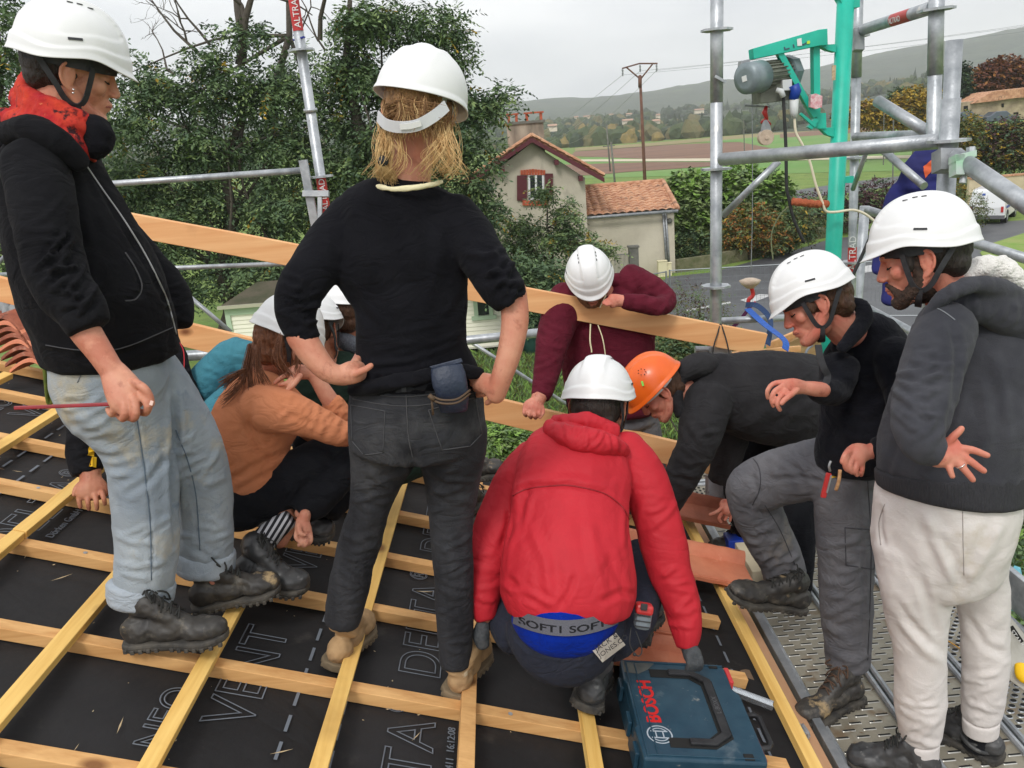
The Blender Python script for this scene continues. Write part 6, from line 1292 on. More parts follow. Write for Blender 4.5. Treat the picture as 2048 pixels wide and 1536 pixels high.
p.hand([(680,752,2.055,20,.8),(704,745,2.06,24,.7),(722,742,2.09,20,.6)],[(.0105,[(700,752,2.05),(718,744,2.045),(732,738,2.05),(742,731,2.055)]),(.0095,[(706,728,2.09),(712,716,2.13),(716,706,2.17)]),(.0095,[(712,724,2.1),(722,712,2.14),(730,704,2.19)]),(.009,[(716,732,2.1),(728,722,2.15),(736,716,2.19)])])
p.hand([(994,775,2.08,23,.8),(975,768,2.10,22,.7),(955,762,2.12,19,.6)],[(.010,[(988,788,2.09),(984,798,2.1),(974,806,2.12)]),(.010,[(950,760,2.12),(938,752,2.16),(930,748,2.2)]),(.0095,[(952,770,2.13),(940,764,2.17),(932,760,2.21)]),(.009,[(960,780,2.13),(948,776,2.17),(940,772,2.2)]),(.0085,[(968,788,2.12),(958,790,2.16),(950,790,2.19)])])
jf=bunch(735,1060,708,1210,48,9,.005,7)+bunch(905,1060,905,1300,44,12,.005,7)+bunch(760,940,745,1010,60,4,.005,9)+bunch(905,940,905,1000,60,4,.005,9)+[(-.010,9,[(828,960),(826,930),(822,900)]),(-.003,3,[(812,785),(816,860),(824,920)]),(.005,14,[(770,930),(800,945),(820,930)]),(.005,14,[(840,930),(870,948),(920,935)])]
p.garment('jeans',[{'p':[(832,752,2.20,131),(834,800,2.21,139),(835,850,2.23,143),(836,880,2.25,143)],'k':.66,'cap':(.1,.3)},
   {'p':[(765,850,2.25,72),(768,900,2.28,72),(752,960,2.31,54),(738,1020,2.34,42),(724,1070,2.37,44),(709,1120,2.39,43),(698,1180,2.42,42),(682,1245,2.45,37)],'k':1.0,'cap':(.3,.08)},
   {'p':[(905,850,2.25,72),(905,905,2.28,70),(904,960,2.32,58),(903,1020,2.35,49),(903,1080,2.37,43),(907,1150,2.4,42),(910,1230,2.43,39),(911,1330,2.46,34)],'k':1.0,'cap':(.3,.08)}],F_JGR,folds=jf,a1=.003,s1=7,a2=.002,s2=12)
jb=bvh(p.last); jn=p.last
seam(jb,[(706,798),(760,808),(812,812),(870,806),(968,780)],.0013,M_THR,jn,'yoke_seam'); seam(jb,[(700,775),(760,790),(812,793),(880,785),(966,758)],.0015,M_THR,jn,'waistband_seam'); seam(jb,[(812,790),(814,830),(818,880),(826,915)],.0016,M_THR,jn,'seat_seam')
for pts in ([(702,810),(770,822),(766,905),(728,910),(704,882),(702,810)],[(857,820),(950,795),(963,868),(940,892),(884,900),(857,820)]): seam(jb,pts,.0014,M_THR,jn,'pocket_outline',k=3)
for x,y in ((807,770),(955,750)): seam(jb,[(x,y-14),(x+1,y+14)],.003,M_THR,jn,'belt_loop',flat=.011)
p.finish()
for (a,b,tp,lb) in ((P(664,1342,2.47),P(728,1246,2.72),P(686,1262,2.47),'left tan work shoe'),(P(905,1402,2.45),P(958,1290,2.72),P(912,1342,2.47),'right tan work shoe')):
    boot(p.t,a,b,tp,w=.055,m=M_TAN,ms=M_TANS,name='work_shoe',laces=False,label=lb,up=RN,ankle=.040)
t=thing('glasses_pouch',P(895,760,2.06),'navy soft pouch with a brown cord sticking out of the grey jeans pocket','pouch')
mb=MB(); sweep3(mb,px([(893,732,2.055,33),(898,760,2.05,36),(905,790,2.06,33),(908,822,2.09,28)],.35),4,20,(.15,.3)); me=remesh(mb,'pouch',.005,2); noise_disp(me,.0015,30); finish(me,'pouch',mat('navy_leather',(.012,.020,.042),.5,(.020,.030,.056),20,bump=.3,bs=90),t,True)
mb=MB(); mb.prism([P(x,y,2.058) for x,y in [(858,733),(922,716),(926,724),(866,742)]],cf*.008); mb.build('flap',mat('navy_leather',(.018,.028,.055)),t,bevel=.002)
mb=MB(); 
for dy in (0,7): mb.tube(cat_rom([P(863,792+dy,2.04),P(885,800+dy,2.03),(P(915,798+dy,2.03)),P(940,780+dy,2.06)],5),.0028,6)
mb.tube([P(863,792,2.04),P(866,830,2.05)],.0028,6); mb.tube([P(858,790,2.035),P(868,800,2.035)],.006,8); mb.build('cord',mat('brown_leather_cord',(.09,.055,.03),.7),t,smooth=True)

# ===== woman in rust top crouching =====
p=Person('crouching woman in rust-orange top and black trousers resting her chin on her hand',P(560,1190,2.75),SK_A)
p.head(P(566,690,2.80),LD(566,690,.72,-.30,-.60),LD(566,690,.12,.95,.20),.98,neck=P(520,765,2.85)); 
p.helmet(tilt=.05,lab='white hard hat of the crouching woman in the rust top',strap=True)
p.hair(F_HAU,[((0,-.028,.020),(.080,.088,.082)),((.0,-.050,-.030),(.064,.046,.055)),((.045,.0,-.025),(.036,.060,.055)),((-.045,.0,-.025),(.036,.060,.055))],a=.004,sc_=70)
p.strands(F_HAU,[[P(500,690,2.68),P(492,730,2.64),P(485,762,2.62),P(462,790,2.60),P(448,802,2.6)],[P(505,700,2.68),P(500,745,2.64),P(500,775,2.62)],[P(520,680,2.64),P(515,730,2.62),P(530,765,2.62)],[P(490,740,2.62),P(465,755,2.62),P(445,770,2.62)],[P(560,670,2.62),P(555,715,2.60),P(575,750,2.62)],[P(600,672,2.64),P(598,715,2.62),P(590,740,2.62)]],240,.0012)
of=bunch(560,800,690,860,36,7,.004,7)+bunch(690,850,665,800,28,5,.004,6)+[(-.006,7,[(500,800),(498,850),(520,905),(560,930)]),(-.005,7,[(450,970),(500,935),(580,900)]),(-.004,6,[(470,985),(520,955),(590,925)]),(.005,8,[(530,775),(560,790),(600,790)]),(-.004,6,[(540,800),(580,830),(640,852)])]
p.garment('rust_top',[{'p':[(535,770,2.8,42),(525,795,2.76,72),(512,840,2.73,90),(505,890,2.72,80),(512,935,2.73,70),(520,975,2.74,60)],'k':.95,'cap':(.4,.3)},
   {'p':[(518,815,2.64,50),(575,825,2.60,46),(635,846,2.60,35),(685,868,2.62,27),(700,862,2.66,22)],'k':.95,'cap':(.8,.5)},{'p':[(560,800,2.8,40),(640,860,2.85,32),(692,862,2.8,28),(680,830,2.74,25),(660,800,2.72,21)],'k':.95,'cap':(.6,.1)}],F_ORG,folds=of,a1=.003,s1=8)
p.skin([(672,820,2.73,19),(650,785,2.71,16.5),(628,752,2.69,13.5),(612,744,2.68,13)],[(560,1010,2.72,19),(575,1045,2.74,18),(560,1080,2.75,17)],[(610,1030,2.66,12),(606,1050,2.66,12)])
p.hand([(618,746,2.68,13,.8),(598,744,2.66,16,.7),(582,750,2.65,15,.6)],[(.0095,[(578,748,2.64),(562,756,2.63),(550,766,2.63)]),(.0095,[(584,756,2.63),(574,766,2.61),(560,770,2.62)]),(.0105,[(600,752,2.63),(588,768,2.61),(574,782,2.61),(568,788,2.61)])])
p.hand([(605,1040,2.66,13,.8),(606,1056,2.65,17,.6),(608,1068,2.65,17,.6)],[(.0095,[(596,1058,2.64),(592,1074,2.63),(600,1084,2.63)]),(.0095,[(604,1072,2.64),(604,1086,2.63),(598,1090,2.64)]),(.0095,[(614,1072,2.64),(614,1086,2.63),(608,1092,2.64)]),(.009,[(620,1066,2.65),(622,1080,2.64),(618,1088,2.64)]),(.010,[(598,1050,2.64),(600,1066,2.62),(610,1070,2.62)])])
p.garment('trousers',[{'p':[(470,985,2.76,58),(520,985,2.74,62),(585,955,2.74,56),(645,920,2.76,48),(700,895,2.8,44)],'k':.95},{'p':[(700,900,2.8,46),(665,955,2.76,44),(630,1000,2.72,40),(600,1028,2.70,30)],'k':.95,'cap':(.5,.1)},{'p':[(482,1010,2.72,52),(486,1050,2.70,36)],'k':.9},{'p':[(600,905,2.95,40),(680,890,2.98,44),(700,950,2.95,40),(650,1020,2.9,35)],'k':.9}],F_BPT,folds=bunch(520,1000,690,910,50,6,.005,10),a1=.005,s1=8)
mb=MB(); sweep3(mb,px([(582,1036,2.69,18),(556,1054,2.69,23),(534,1074,2.70,26),(520,1092,2.71,27)],.95),4,20,(.1,.2)); me=remesh(mb,'sock',.004,2); 
def stripes(name,c1,c2,ax,fr):
    m=mat(name,c1,.9); nt=m.node_tree; N=nt.nodes; L=nt.links; tc=N.new('ShaderNodeTexCoord'); d=N.new('ShaderNodeVectorMath'); d.operation='DOT_PRODUCT'; d.inputs[1].default_value=tuple(ax*fr); L.new(tc.outputs['Object'],d.inputs[0])
    s_=N.new('ShaderNodeMath'); s_.operation='SINE'; L.new(d.outputs['Value'],s_.inputs[0]); g_=N.new('ShaderNodeMath'); g_.operation='GREATER_THAN'; g_.inputs[1].default_value=0.1; L.new(s_.outputs[0],g_.inputs[0]); x=N.new('ShaderNodeMixRGB'); x.inputs[1].default_value=(*c1,1); x.inputs[2].default_value=(*c2,1); L.new(g_.outputs[0],x.inputs[0]); L.new(x.outputs[0],N['Principled BSDF'].inputs['Base Color']); return m
finish(me,'striped_sock',stripes('striped_knit',(.012,.012,.016),(.45,.45,.48),nrm(CD(-.9,.55,.2)),2*pi/.0165),p.t,True)
p.finish()
boot(p.t,P(468,1160,2.70),P(616,1186,2.68),P(516,1094,2.72),w=.055,m=M_BOOTK,label='nearer black leather boot with grey scuffs',up=RN)
boot(p.t,P(560,1068,2.92),P(668,1078,2.92),P(590,1025,2.95),w=.052,m=M_BOOTK,label='far boot with the toe showing past the hand',up=RN,laces=False)

# ===== person in black and yellow jacket, behind the left woman =====
p=Person('mostly hidden person in black and yellow jacket and teal trousers, leaning on one hand',RP(3.3,-1.1,0),SK_B)
p.head(P(250,600,3.1),LD(250,600,.9,-.2,-.3),LD(250,600,.1,1,.1),1,neck=P(262,668,3.12)); p.face(); p.helmet(lab='white hard hat hidden behind the left woman'); p.hair(F_HDK,[((0,-.03,.03),(.079,.085,.08))])
p.garment('jacket',[{'p':[(262,665,3.12,45),(270,700,3.12,88),(300,760,3.12,78),(318,820,3.15,60),(330,880,3.2,50)],'k':.7},{'p':[(215,705,3.06,44),(192,780,3.02,40),(172,850,3.0,37),(168,905,2.99,36),(176,945,2.98,31)],'k':.95,'cap':(.5,.1)},{'p':[(318,690,3.15,40),(350,720,3.12,28),(365,765,3.1,24),(392,815,3.1,22)],'k':1.0}],F_BLK,folds=bunch(185,850,172,935,30,6,.008,7)+bunch(355,720,380,800,24,4,.006,7),a1=.004,s1=9,a2=.003,s2=14)
jb=bvh(p.last); MYE=mat('yellow_trim',srgb(225,180,30),.8); MRP=mat('red_piping',srgb(170,25,35),.6)
seam(jb,[(190,860),(186,885),(181,912)],.0015,MYE,p.last,'yellow_stripe',flat=.022); seam(jb,[(181,923),(192,925)],.0015,MYE,p.last,'yellow_cuff_tab',flat=.036)
seam(jb,[(353,678),(366,700),(368,735),(362,760)],.0022,MRP,p.last,'red_piping')
p.skin([(180,940,2.98,21),(182,965,2.96,20)])
p.hand([(182,958,2.96,20,.7),(184,975,2.945,30,.5),(184,988,2.94,31,.45)],[(.0105,[(160,985,2.93),(158,1000,2.92),(161,1014,2.925)]),(.0105,[(175,990,2.925),(176,1006,2.915),(178,1018,2.925)]),(.0105,[(190,990,2.925),(193,1006,2.915),(194,1018,2.925)]),(.010,[(204,985,2.93),(208,998,2.92),(210,1008,2.93)]),(.0105,[(160,968,2.95),(151,978,2.94),(148,990,2.935)])])
p.garment('teal_trousers',[{'p':[(345,860,3.2,44),(385,810,3.2,44),(430,755,3.2,46),(478,715,3.2,44),(500,740,3.2,38)],'k':1.0},{'p':[(360,900,3.05,46),(420,855,3.05,46),(465,810,3.08,44),(500,800,3.1,40)],'k':1.0},{'p':[(495,725,3.25,42),(520,790,3.3,38),(535,860,3.35,34)],'k':1.0}],F_TEAL,folds=bunch(390,800,480,720,44,5,.004,8),a1=.003,s1=9)
p.finish()

# ===== two helmets behind, with green coat and grey collar =====
p=Person('sitting person in dark green coat between the crouching woman and the grey jeans',RP(3.6,-.6,0),SK_B)
p.head(P(628,672,3.15),LD(628,672,.3,-.10,-.93),LD(628,672,-.25,.93,.22),1,neck=P(645,728,3.2)); p.helmet(lab='white hard hat half hidden behind the black sleeve'); p.hair(F_HBR,[((0,-.03,.03),(.079,.085,.08)),((0,-.06,-.02),(.06,.04,.05))])
p.garment('green_coat',[{'p':[(655,722,3.25,45),(668,752,3.25,70),(672,810,3.25,80),(668,880,3.28,82),(660,940,3.3,78)],'k':.75},{'p':[(620,745,3.15,36),(628,800,3.1,34),(640,860,3.1,30)],'k':1}],F_GRN,folds=bunch(670,760,665,930,70,8,.007,10),a1=.006,s1=9)
p.garment('dark_trousers',[{'p':[(640,945,3.25,58),(700,965,3.25,55),(780,930,3.35,50),(850,905,3.5,44)],'k':.9},{'p':[(850,905,3.5,44),(890,935,3.55,38),(930,962,3.6,30)],'k':1}],F_GRN,a1=.005,s1=9)
p.finish()
boot(p.t,P(925,965,3.6),P(1010,945,3.62),P(940,920,3.62),m=M_BOOT,label='far boot of the person in the green coat',up=RN,laces=False); boot(p.t,P(925,1045,3.35),P(985,1005,3.45),P(935,1000,3.36),m=M_BOOT,label='near boot of the person in the green coat',up=RN)
p=Person('person in grey knitted collar, seen from behind at the left edge of the black sweater',RP(3.9,-.4,0),SK_B)
p.head(P(700,624,3.35),LD(704,628,.3,.05,-.95),LD(704,628,.0,1,.18),1.0,neck=P(700,690,3.38)); p.helmet(lab='white hard hat peeking out left of the black sweater'); p.hair(F_HBR,[((0,-.03,.02),(.079,.088,.08)),((0,-.058,-.03),(.062,.042,.05))])
p.garment('knitted_collar',[{'p':[(668,668,3.35,14),(690,682,3.3,17),(720,695,3.32,17)],'k':1}],mat('grey_knit',srgb(120,124,132),.9,srgb(86,90,100),160,bump=.6,bs=260),core=False)
p.garment('pale_jacket',[{'p':[(705,690,3.4,50),(715,730,3.42,70),(722,800,3.45,74),(730,900,3.5,70)],'k':.7}],fabric('pale_green_jacket',srgb(165,185,180),srgb(150,172,168)),folds=bunch(710,700,725,850,60,6,.006,9),a1=.005)
p.finish()

# ===== man in maroon sweatshirt =====
p=Person('man in maroon sweatshirt leaning on the upper plank with his head bowed',np.array([.55,4.5,DECK]),SK_C)
p.head(P(1180,560,4.02),LD(1180,560,.12,-.72,.68),LD(1180,560,-.10,.70,.70),1.0,neck=P(1205,585,4.16)); p.face((.10,.05,.02),beard=mat('ginger_beard',(.16,.07,.03),.8,(.22,.11,.05),80)); p.helmet(lab='white hard hat seen from above, of the man in maroon'); p.hair(F_HBR,[((0,-.03,.03),(.079,.085,.08))])
mf=bunch(1100,640,1088,780,30,8,.005,7)+bunch(1290,560,1340,610,36,5,.005,8)+[(-.006,8,[(1260,540),(1275,580),(1265,625)]),(.005,12,[(1200,640),(1215,700),(1210,760)]),(-.005,8,[(1150,640),(1165,690),(1160,740)])]
p.garment('maroon_sweatshirt',[{'p':[(1205,568,4.2,50),(1208,588,4.22,95),(1212,640,4.25,102),(1215,700,4.28,98),(1218,760,4.3,95),(1222,830,4.32,90)],'k':.6,'cap':(.3,.2)},
  {'p':[(1258,564,4.18,38),(1296,576,4.12,31),(1330,600,4.06,25),(1316,613,3.98,20),(1270,606,3.95,19),(1245,602,3.94,15)],'k':.9,'cap':(.7,.1)},{'p':[(1140,600,4.18,44),(1118,640,4.12,40),(1102,700,4.05,33),(1090,760,3.98,26),(1080,795,3.94,20)],'k':.95,'cap':(.7,.1)}],F_MAR,folds=mf,a1=.004,s1=8,a2=.002)
p.garment('hood',[{'p':[(1215,560,4.15,14),(1262,565,4.2,20),(1290,560,4.24,16)],'k':1.2}],F_MAR,core=False)
m=MB(); m.tube(cat_rom([P(1212,590,4.02),P(1204,606,3.99),P(1200,615,3.97)],4),.0035,6); m.tube(cat_rom([P(1181,648,4.06),P(1180,680,4.03),P(1183,700,4.03),P(1183,705,4.03)],4),.0035,6); m.tube(cat_rom([P(1196,650,4.06),P(1206,680,4.03),P(1212,720,4.05)],4),.0028,6); m.build('draw_cord',mat('cream_cotton',srgb(228,218,180),.9),p.t,smooth=True)
p.skin([(1252,603,3.945,13),(1232,601,3.94,12)],[(1080,790,3.94,16),(1074,804,3.93,14)])
p.hand([(1238,600,3.94,12,.8),(1224,602,3.93,15,.6)],[(.0095,[(1220,598,3.93),(1210,602,3.92),(1206,607,3.92)]),(.0095,[(1218,604,3.92),(1208,607,3.915)]),(.0095,[(1222,608,3.92),(1213,610,3.91)])])
p.hand([(1074,803,3.93,15,.8),(1068,814,3.92,22,.65),(1066,822,3.915,22,.6)],[(.0105,[(1050,818,3.905),(1048,826,3.89),(1052,832,3.91)]),(.0105,[(1059,821,3.90),(1058,830,3.885),(1062,836,3.91)]),(.0105,[(1068,823,3.90),(1069,832,3.885),(1071,837,3.91)]),(.0100,[(1077,821,3.90),(1079,829,3.89),(1078,834,3.91)]),(.010,[(1084,812,3.92),(1087,824,3.905),(1080,836,3.895)])])
p.garment('grey_trousers',[{'p':[(1225,810,4.35,86),(1230,850,4.37,86)],'k':.6},{'p':[(1275,840,4.4,46),(1290,900,4.42,40),(1300,960,4.45,34),(1300,1010,4.5,30)],'k':1},{'p':[(1190,840,4.4,46),(1185,900,4.42,40),(1180,1000,4.5,32)],'k':1}],F_GPT,a1=.005)
p.finish()
for x,lb in ((1300,'right boot of the man in maroon'),(1180,'left boot of the man in maroon')):
    z=P(x,1010,4.5); boot(p.t,np.array([z[0],z[1]+.1,DECK+.006]),np.array([z[0]-.05,z[1]-.17,DECK+.006]),z+np.array([0,.05,-.02]),label=lb)

# ===== bending man in orange helmet =====
p=Person('man in dark hoodie and bright orange helmet bending far down to place a tile',np.array([1.35,3.9,DECK]),SK_C)
p.head(P(1322,782,3.52),LD(1322,782,-.68,-.73,.0),LD(1322,782,-.70,.66,.28),1.0,neck=P(1378,782,3.58)); p.face((.05,.03,.015)); p.helmet(M_HOR,style='old',strap=False,dz=.0,size=1.04,lab='bright orange hard hat with a green sticker and punched vent holes'); p.hair(F_HBR,[((0,-.03,.02),(.078,.085,.08)),((0,-.055,-.02),(.062,.042,.05))],a=.002)
m=MB(); m.ball(p.hp(.086,.008,-.030),.003); m.build('ear_stud',mat('silver',(.8,.8,.8),.2),p.t,smooth=True)
m=MB(); c=P(1285,767,3.38); m.box(P(1285,767,3.395),(.008,.02,.002),(nrm(cr+cu*.2),nrm(cu-cr*.3),-cf)); m.build('green_sticker',mat('lime2',(.2,.65,.08),.5),p.t)
m=MB()
for a in range(7): m.box(P(1284+8*cos(a*.9),744+6*sin(a*.9),3.4),(.004,.004,.002),(cr,cu,-cf))
m.build('vent_holes',M_DARK,p.t)
hf=bunch(1420,830,1360,960,42,6,.006,9)+[(-.006,9,[(1470,700),(1430,740),(1400,790),(1395,850)]),(-.006,9,[(1520,880),(1560,840),(1600,800),(1640,790)]),(.005,12,[(1480,860),(1540,820),(1610,830)]),(-.005,8,[(1420,790),(1400,860),(1370,900)])]
p.garment('dark_hoodie',[{'p':[(1385,772,3.6,44),(1415,772,3.6,68),(1450,780,3.6,80),(1500,790,3.62,94),(1560,798,3.66,100),(1620,806,3.7,98),(1670,820,3.72,88)],'k':.85,'cap':(.4,.3)},{'p':[(1418,800,3.5,50),(1405,850,3.46,48),(1395,890,3.46,42),(1372,935,3.5,38),(1352,975,3.55,34),(1335,1010,3.6,28)],'k':.95,'cap':(.8,.2)},{'p':[(1470,830,3.75,40),(1460,900,3.8,32),(1440,960,3.85,26)],'k':1}],F_CHA,folds=hf,a1=.005,s1=7)
p.garment('hood',[{'p':[(1358,752,3.5,16),(1375,738,3.52,24),(1410,730,3.55,26),(1440,738,3.58,16)],'k':1.2},{'p':[(1360,752,3.52,14),(1352,790,3.5,14),(1362,830,3.5,12)],'k':1.4}],F_CHA,core=False,a1=.004,s1=20)
p.skin([(1480,1005,3.9,16),(1458,1012,3.88,14)])
p.hand([(1470,1008,3.88,14,.8),(1450,1015,3.86,17,.6)],[(.010,[(1448,1010,3.85),(1436,1022,3.84),(1420,1029,3.84)]),(.0098,[(1448,1022,3.86),(1438,1036,3.87),(1442,1044,3.88)]),(.0098,[(1456,1028,3.86),(1450,1040,3.87)]),(.009,[(1462,1028,3.87),(1460,1042,3.88)])])
p.garment('black_trousers',[{'p':[(1640,830,3.75,80),(1640,880,3.78,78)],'k':.9},{'p':[(1610,880,3.75,52),(1595,960,3.72,48),(1588,1040,3.7,46),(1592,1110,3.72,38),(1592,1180,3.75,32),(1590,1225,3.76,26)],'k':1},{'p':[(1530,880,3.95,40),(1490,930,4.0,38),(1482,1000,4.05,34),(1500,1060,4.1,30)],'k':1}],F_BPT,a1=.005)
p.finish()
z=P(1592,1225,3.76); boot(p.t,np.array([z[0]+.05,z[1],DECK+.004]),np.array([z[0]-.2,z[1]-.08,DECK+.004]),z+np.array([0,0,.02]),label='boot of the bending man')
z=P(1500,1060,4.1); boot(p.t,np.array([z[0]+.05,z[1]+.05,DECK+.004]),np.array([z[0]-.2,z[1],DECK+.004]),z+np.array([0,0,.0]),label='far boot of the bending man')

# ===== crouching man in red =====
p=Person('man in bright red jacket crouching with his back turned, blue underwear showing',RP(2.1,.55,0),SK_B)
p.head(P(1196,822,2.66),LD(1196,822,.20,-.02,-.97),LD(1196,822,.03,1,.0),1.0,neck=P(1170,905,2.62)); p.helmet(lab='white hard hat of the crouching man in red',tilt=.02); p.hair(F_HDK,[((0,-.028,.02),(.080,.090,.085)),((0,-.062,-.025),(.064,.042,.055))],a=.002)
rf=[(-.010,9,[(1058,975),(1045,1000),(1035,1050)]),(-.005,5,[(1028,985),(1060,972),(1140,970),(1210,985),(1250,1015),(1262,1050)]),(.005,9,[(1030,975),(1080,960),(1150,958),(1220,975)]),(-.008,9,[(1270,1000),(1262,1050),(1262,1100)]),(-.008,9,[(1000,1100),(1020,1060),(1025,1010)]),(.006,12,[(1060,1050),(1090,1120),(1100,1200)]),(.006,12,[(1180,1040),(1190,1120),(1210,1190)]),(-.006,9,[(1215,1100),(1235,1150),(1255,1190)]),(-.006,8,[(1010,1150),(1040,1185),(1080,1205)]),(-.006,8,[(1200,1205),(1240,1185),(1275,1190)]),(-.006,7,[(1120,1215),(1140,1180),(1150,1150)]),(.006,8,[(1000,1170),(1060,1190),(1110,1212)])]+bunch(1335,1120,1370,1250,44,4,.006,8)+bunch(975,1080,965,1210,44,3,.005,9)+bunch(1300,960,1320,1060,46,2,.005,9)
p.garment('red_jacket',[{'p':[(1170,862,2.6,56),(1166,885,2.57,92),(1152,930,2.52,118),(1142,990,2.46,122),(1138,1050,2.41,126),(1135,1110,2.37,136),(1136,1160,2.35,143),(1138,1195,2.34,140),(1138,1224,2.34,128)],'k':.72,'cap':(.3,.1)},
  {'p':[(1070,915,2.56,42),(1032,960,2.54,46),(1005,1020,2.52,46),(986,1080,2.5,48),(972,1140,2.48,44),(966,1200,2.46,36),(972,1240,2.45,22)],'k':.95,'cap':(.8,.15)},
  {'p':[(1245,900,2.58,46),(1285,955,2.56,50),(1308,1020,2.54,50),(1325,1080,2.53,48),(1340,1140,2.52,46),(1362,1205,2.5,40),(1372,1262,2.48,32),(1372,1296,2.47,20)],'k':.95,'cap':(.8,.15)}],F_RED,voxel=.0065,folds=rf,a1=.004,s1=6,a2=.004,s2=7)
rb=bvh(p.last)
seam(rb,[(1026,992),(1052,979),(1100,972),(1140,971),(1200,984),(1236,1006),(1256,1034),(1260,1062)],.0022,mat('dark_red_seam',srgb(140,14,26),.6),p.last,'back_flap_edge')
p.garment('hood',[{'p':[(1098,852,2.5,14),(1130,872,2.44,24),(1175,884,2.42,28),(1220,890,2.44,22),(1250,905,2.5,12)],'k':1.0},{'p':[(1110,848,2.56,18),(1170,846,2.52,22),(1230,865,2.54,20)],'k':1.0}],F_RED,voxel=.006,core=False,folds=bunch(1120,860,1230,880,24,6,.006,6),a1=.006,s1=18)
m_glv=mat('dark_work_glove',(.03,.035,.04),.7,(.06,.065,.07),40,bump=.4,bs=90)
mb=MB(); sweep3(mb,px([(966,1248,2.45,14),(962,1270,2.45,18),(966,1290,2.45,14)],.7),3,14); me=remesh(mb,'glove',.004,2); finish(me,'glove',m_glv,p.t,True)
mb=MB(); sweep3(mb,px([(1378,1296,2.46,16),(1384,1308,2.45,19),(1390,1320,2.45,17)],.7),3,14)
for i in range(4): sweep3(mb,[(*P(1376+8*i,1316,2.44),.0095,1),(*P(1378+8*i,1330,2.44),.009,1),(*P(1374+8*i,1338,2.45),.008,1)],3,8)
me=remesh(mb,'glove',.0035,1); finish(me,'glove',m_glv,p.t,True)
p.skin([(1370,1280,2.48,16),(1378,1300,2.47,15)])
p.garment('trousers',[{'p':[(1130,1240,2.38,124),(1132,1268,2.37,124),(1135,1288,2.38,108),(1140,1302,2.42,80)],'k':.85,'cap':(.1,.2)},{'p':[(1212,1272,2.42,58),(1262,1230,2.5,54),(1280,1160,2.65,50),(1282,1110,2.75,44)],'k':1},{'p':[(1040,1272,2.42,48),(1015,1235,2.5,44),(1000,1180,2.65,40)],'k':1}],F_NVY,folds=bunch(1060,1300,1230,1300,30,6,.006,8)+[(-.006,5,[(1022,1262),(1060,1300),(1130,1312),(1200,1298),(1238,1262)])],a1=.004,s1=9)
pb_=bvh(p.last); tr_=p.last
mb=MB(); sweep3(mb,px([(1130,1218,2.36,96),(1130,1240,2.335,108),(1130,1262,2.325,100),(1130,1280,2.33,72)],.92),4,28,(.1,.7)); me=remesh(mb,'underwear',.006,2); ud=finish(me,'blue_underwear',fabric('royal_blue_cotton',srgb(12,42,140),srgb(10,36,120)),p.t,True); ub=bvh(ud)
q=[];ns=[]
for x in np.linspace(1030,1232,26):
    y=1232+24*(1-((x-1131)/101)**2); hh_=on(ub,x,y,.002)
    if hh_: q.append(hh_[0]); ns.append(hh_[1])
mb=MB(); mb.ribbon(q,.040,.002,ns); wb=mb.build('waistband',mat('grey_elastic',srgb(88,88,96),.8,bump=.3,bs=300),ud,smooth=False)
L_w='SOFT1SOFT1'; tcur=text_obj('SOFT1 SOFT1','waistband_lettering',mat('black_print',(.02,.02,.025),.8),(0,0,0),(1,0,0),(0,1,0),.036,wb,bold=.02)
n_=len(tcur.data.vertices); co=np.empty(n_*3,np.float32); tcur.data.vertices.foreach_get('co',co); co=co.reshape(-1,3); u=(co[:,0]-co[:,0].min())/(co[:,0].max()-co[:,0].min()); v=co[:,1]; 
X_=1040+u*182; Y_=1232+24*(1-((X_-1131)/101)**2)-v*2.36**-1*FPX*.72+9
newc=[]
for x,y in zip(X_,Y_):
    hh_=on(ub,x,y,.0048); newc.append(hh_[0] if hh_ else P(x,y,2.3))
setco(tcur.data,np.array(newc))
# leather label
mb=MB(); LB=[(1184,1300),(1232,1266),(1251,1290),(1205,1325)]; 
hq=[on(pb_,x,y,.004) for x,y in LB]; dl=[(np.linalg.norm(h_[0]-EYE)/np.linalg.norm(ray(x,y)) if h_ else 2.27) for h_,(x,y) in zip(hq,LB)]; d_=min(dl)-.006; mb.prism([P(x,y,.5*d_+.5*dd-.004) for (x,y),dd in zip(LB,dl)],cf*.003); lbl=mb.build('leather_label',mat('pale_leather_label',srgb(190,182,172),.8,srgb(170,160,150),30),p.t)
a_=P(1190,1304,2.272); xd=P(1238,1270,2.284)-P(1190,1304,2.272); text_obj('JACK &','label_lettering',mat('black_print',(.02,.02,.025),.8),P(1193,1304,d_-.004),xd,CD(.55,.8,0),.022,lbl,thick=.0004); text_obj('JONES.CO.','label_lettering',mat('black_print',(.02,.02,.025),.8),P(1200,1316,d_-.002),xd,CD(.55,.8,0),.020,lbl,thick=.0004)
p.finish()
boot(p.t,P(1172,1424,2.44),P(1186,1338,2.70),P(1170,1345,2.50),w=.062,m=M_BOOTK,label='boot of the crouching man seen from the heel',up=nrm(RN+CD(0,.2,.5)*.4),laces=False)
boot(p.t,P(1270,1290,2.75),P(1300,1215,3.0),P(1272,1225,2.78),w=.055,m=M_BOOTK,label='hidden front boot of the crouching man',up=RN,laces=False)
t=thing('tape_measure',P(1286,1235,2.37),'red and grey tape measure clipped to the hip of the man in red','tape measure')
ax=(nrm(cr-cu*.15),nrm(cu+cr*.15),-cf)
m=MB(); m.box(P(1286,1234,2.34),(.045,.066,.042),ax); m.build('casing',mat('tape_grey',srgb(110,118,124),.45),t,bevel=.012)
m=MB(); m.box(P(1288,1217,2.33),(.047,.028,.046),ax); m.build('red_top',M_RED,t,bevel=.008); m=MB(); m.box(P(1288,1214,2.300),(.018,.018,.006),ax); m.build('belt_clip',M_RUB,t,bevel=.002)
m=MB()
for k in range(3): m.box(P(1285,1232+11*k,2.317),(.044,.0025,.003),ax)
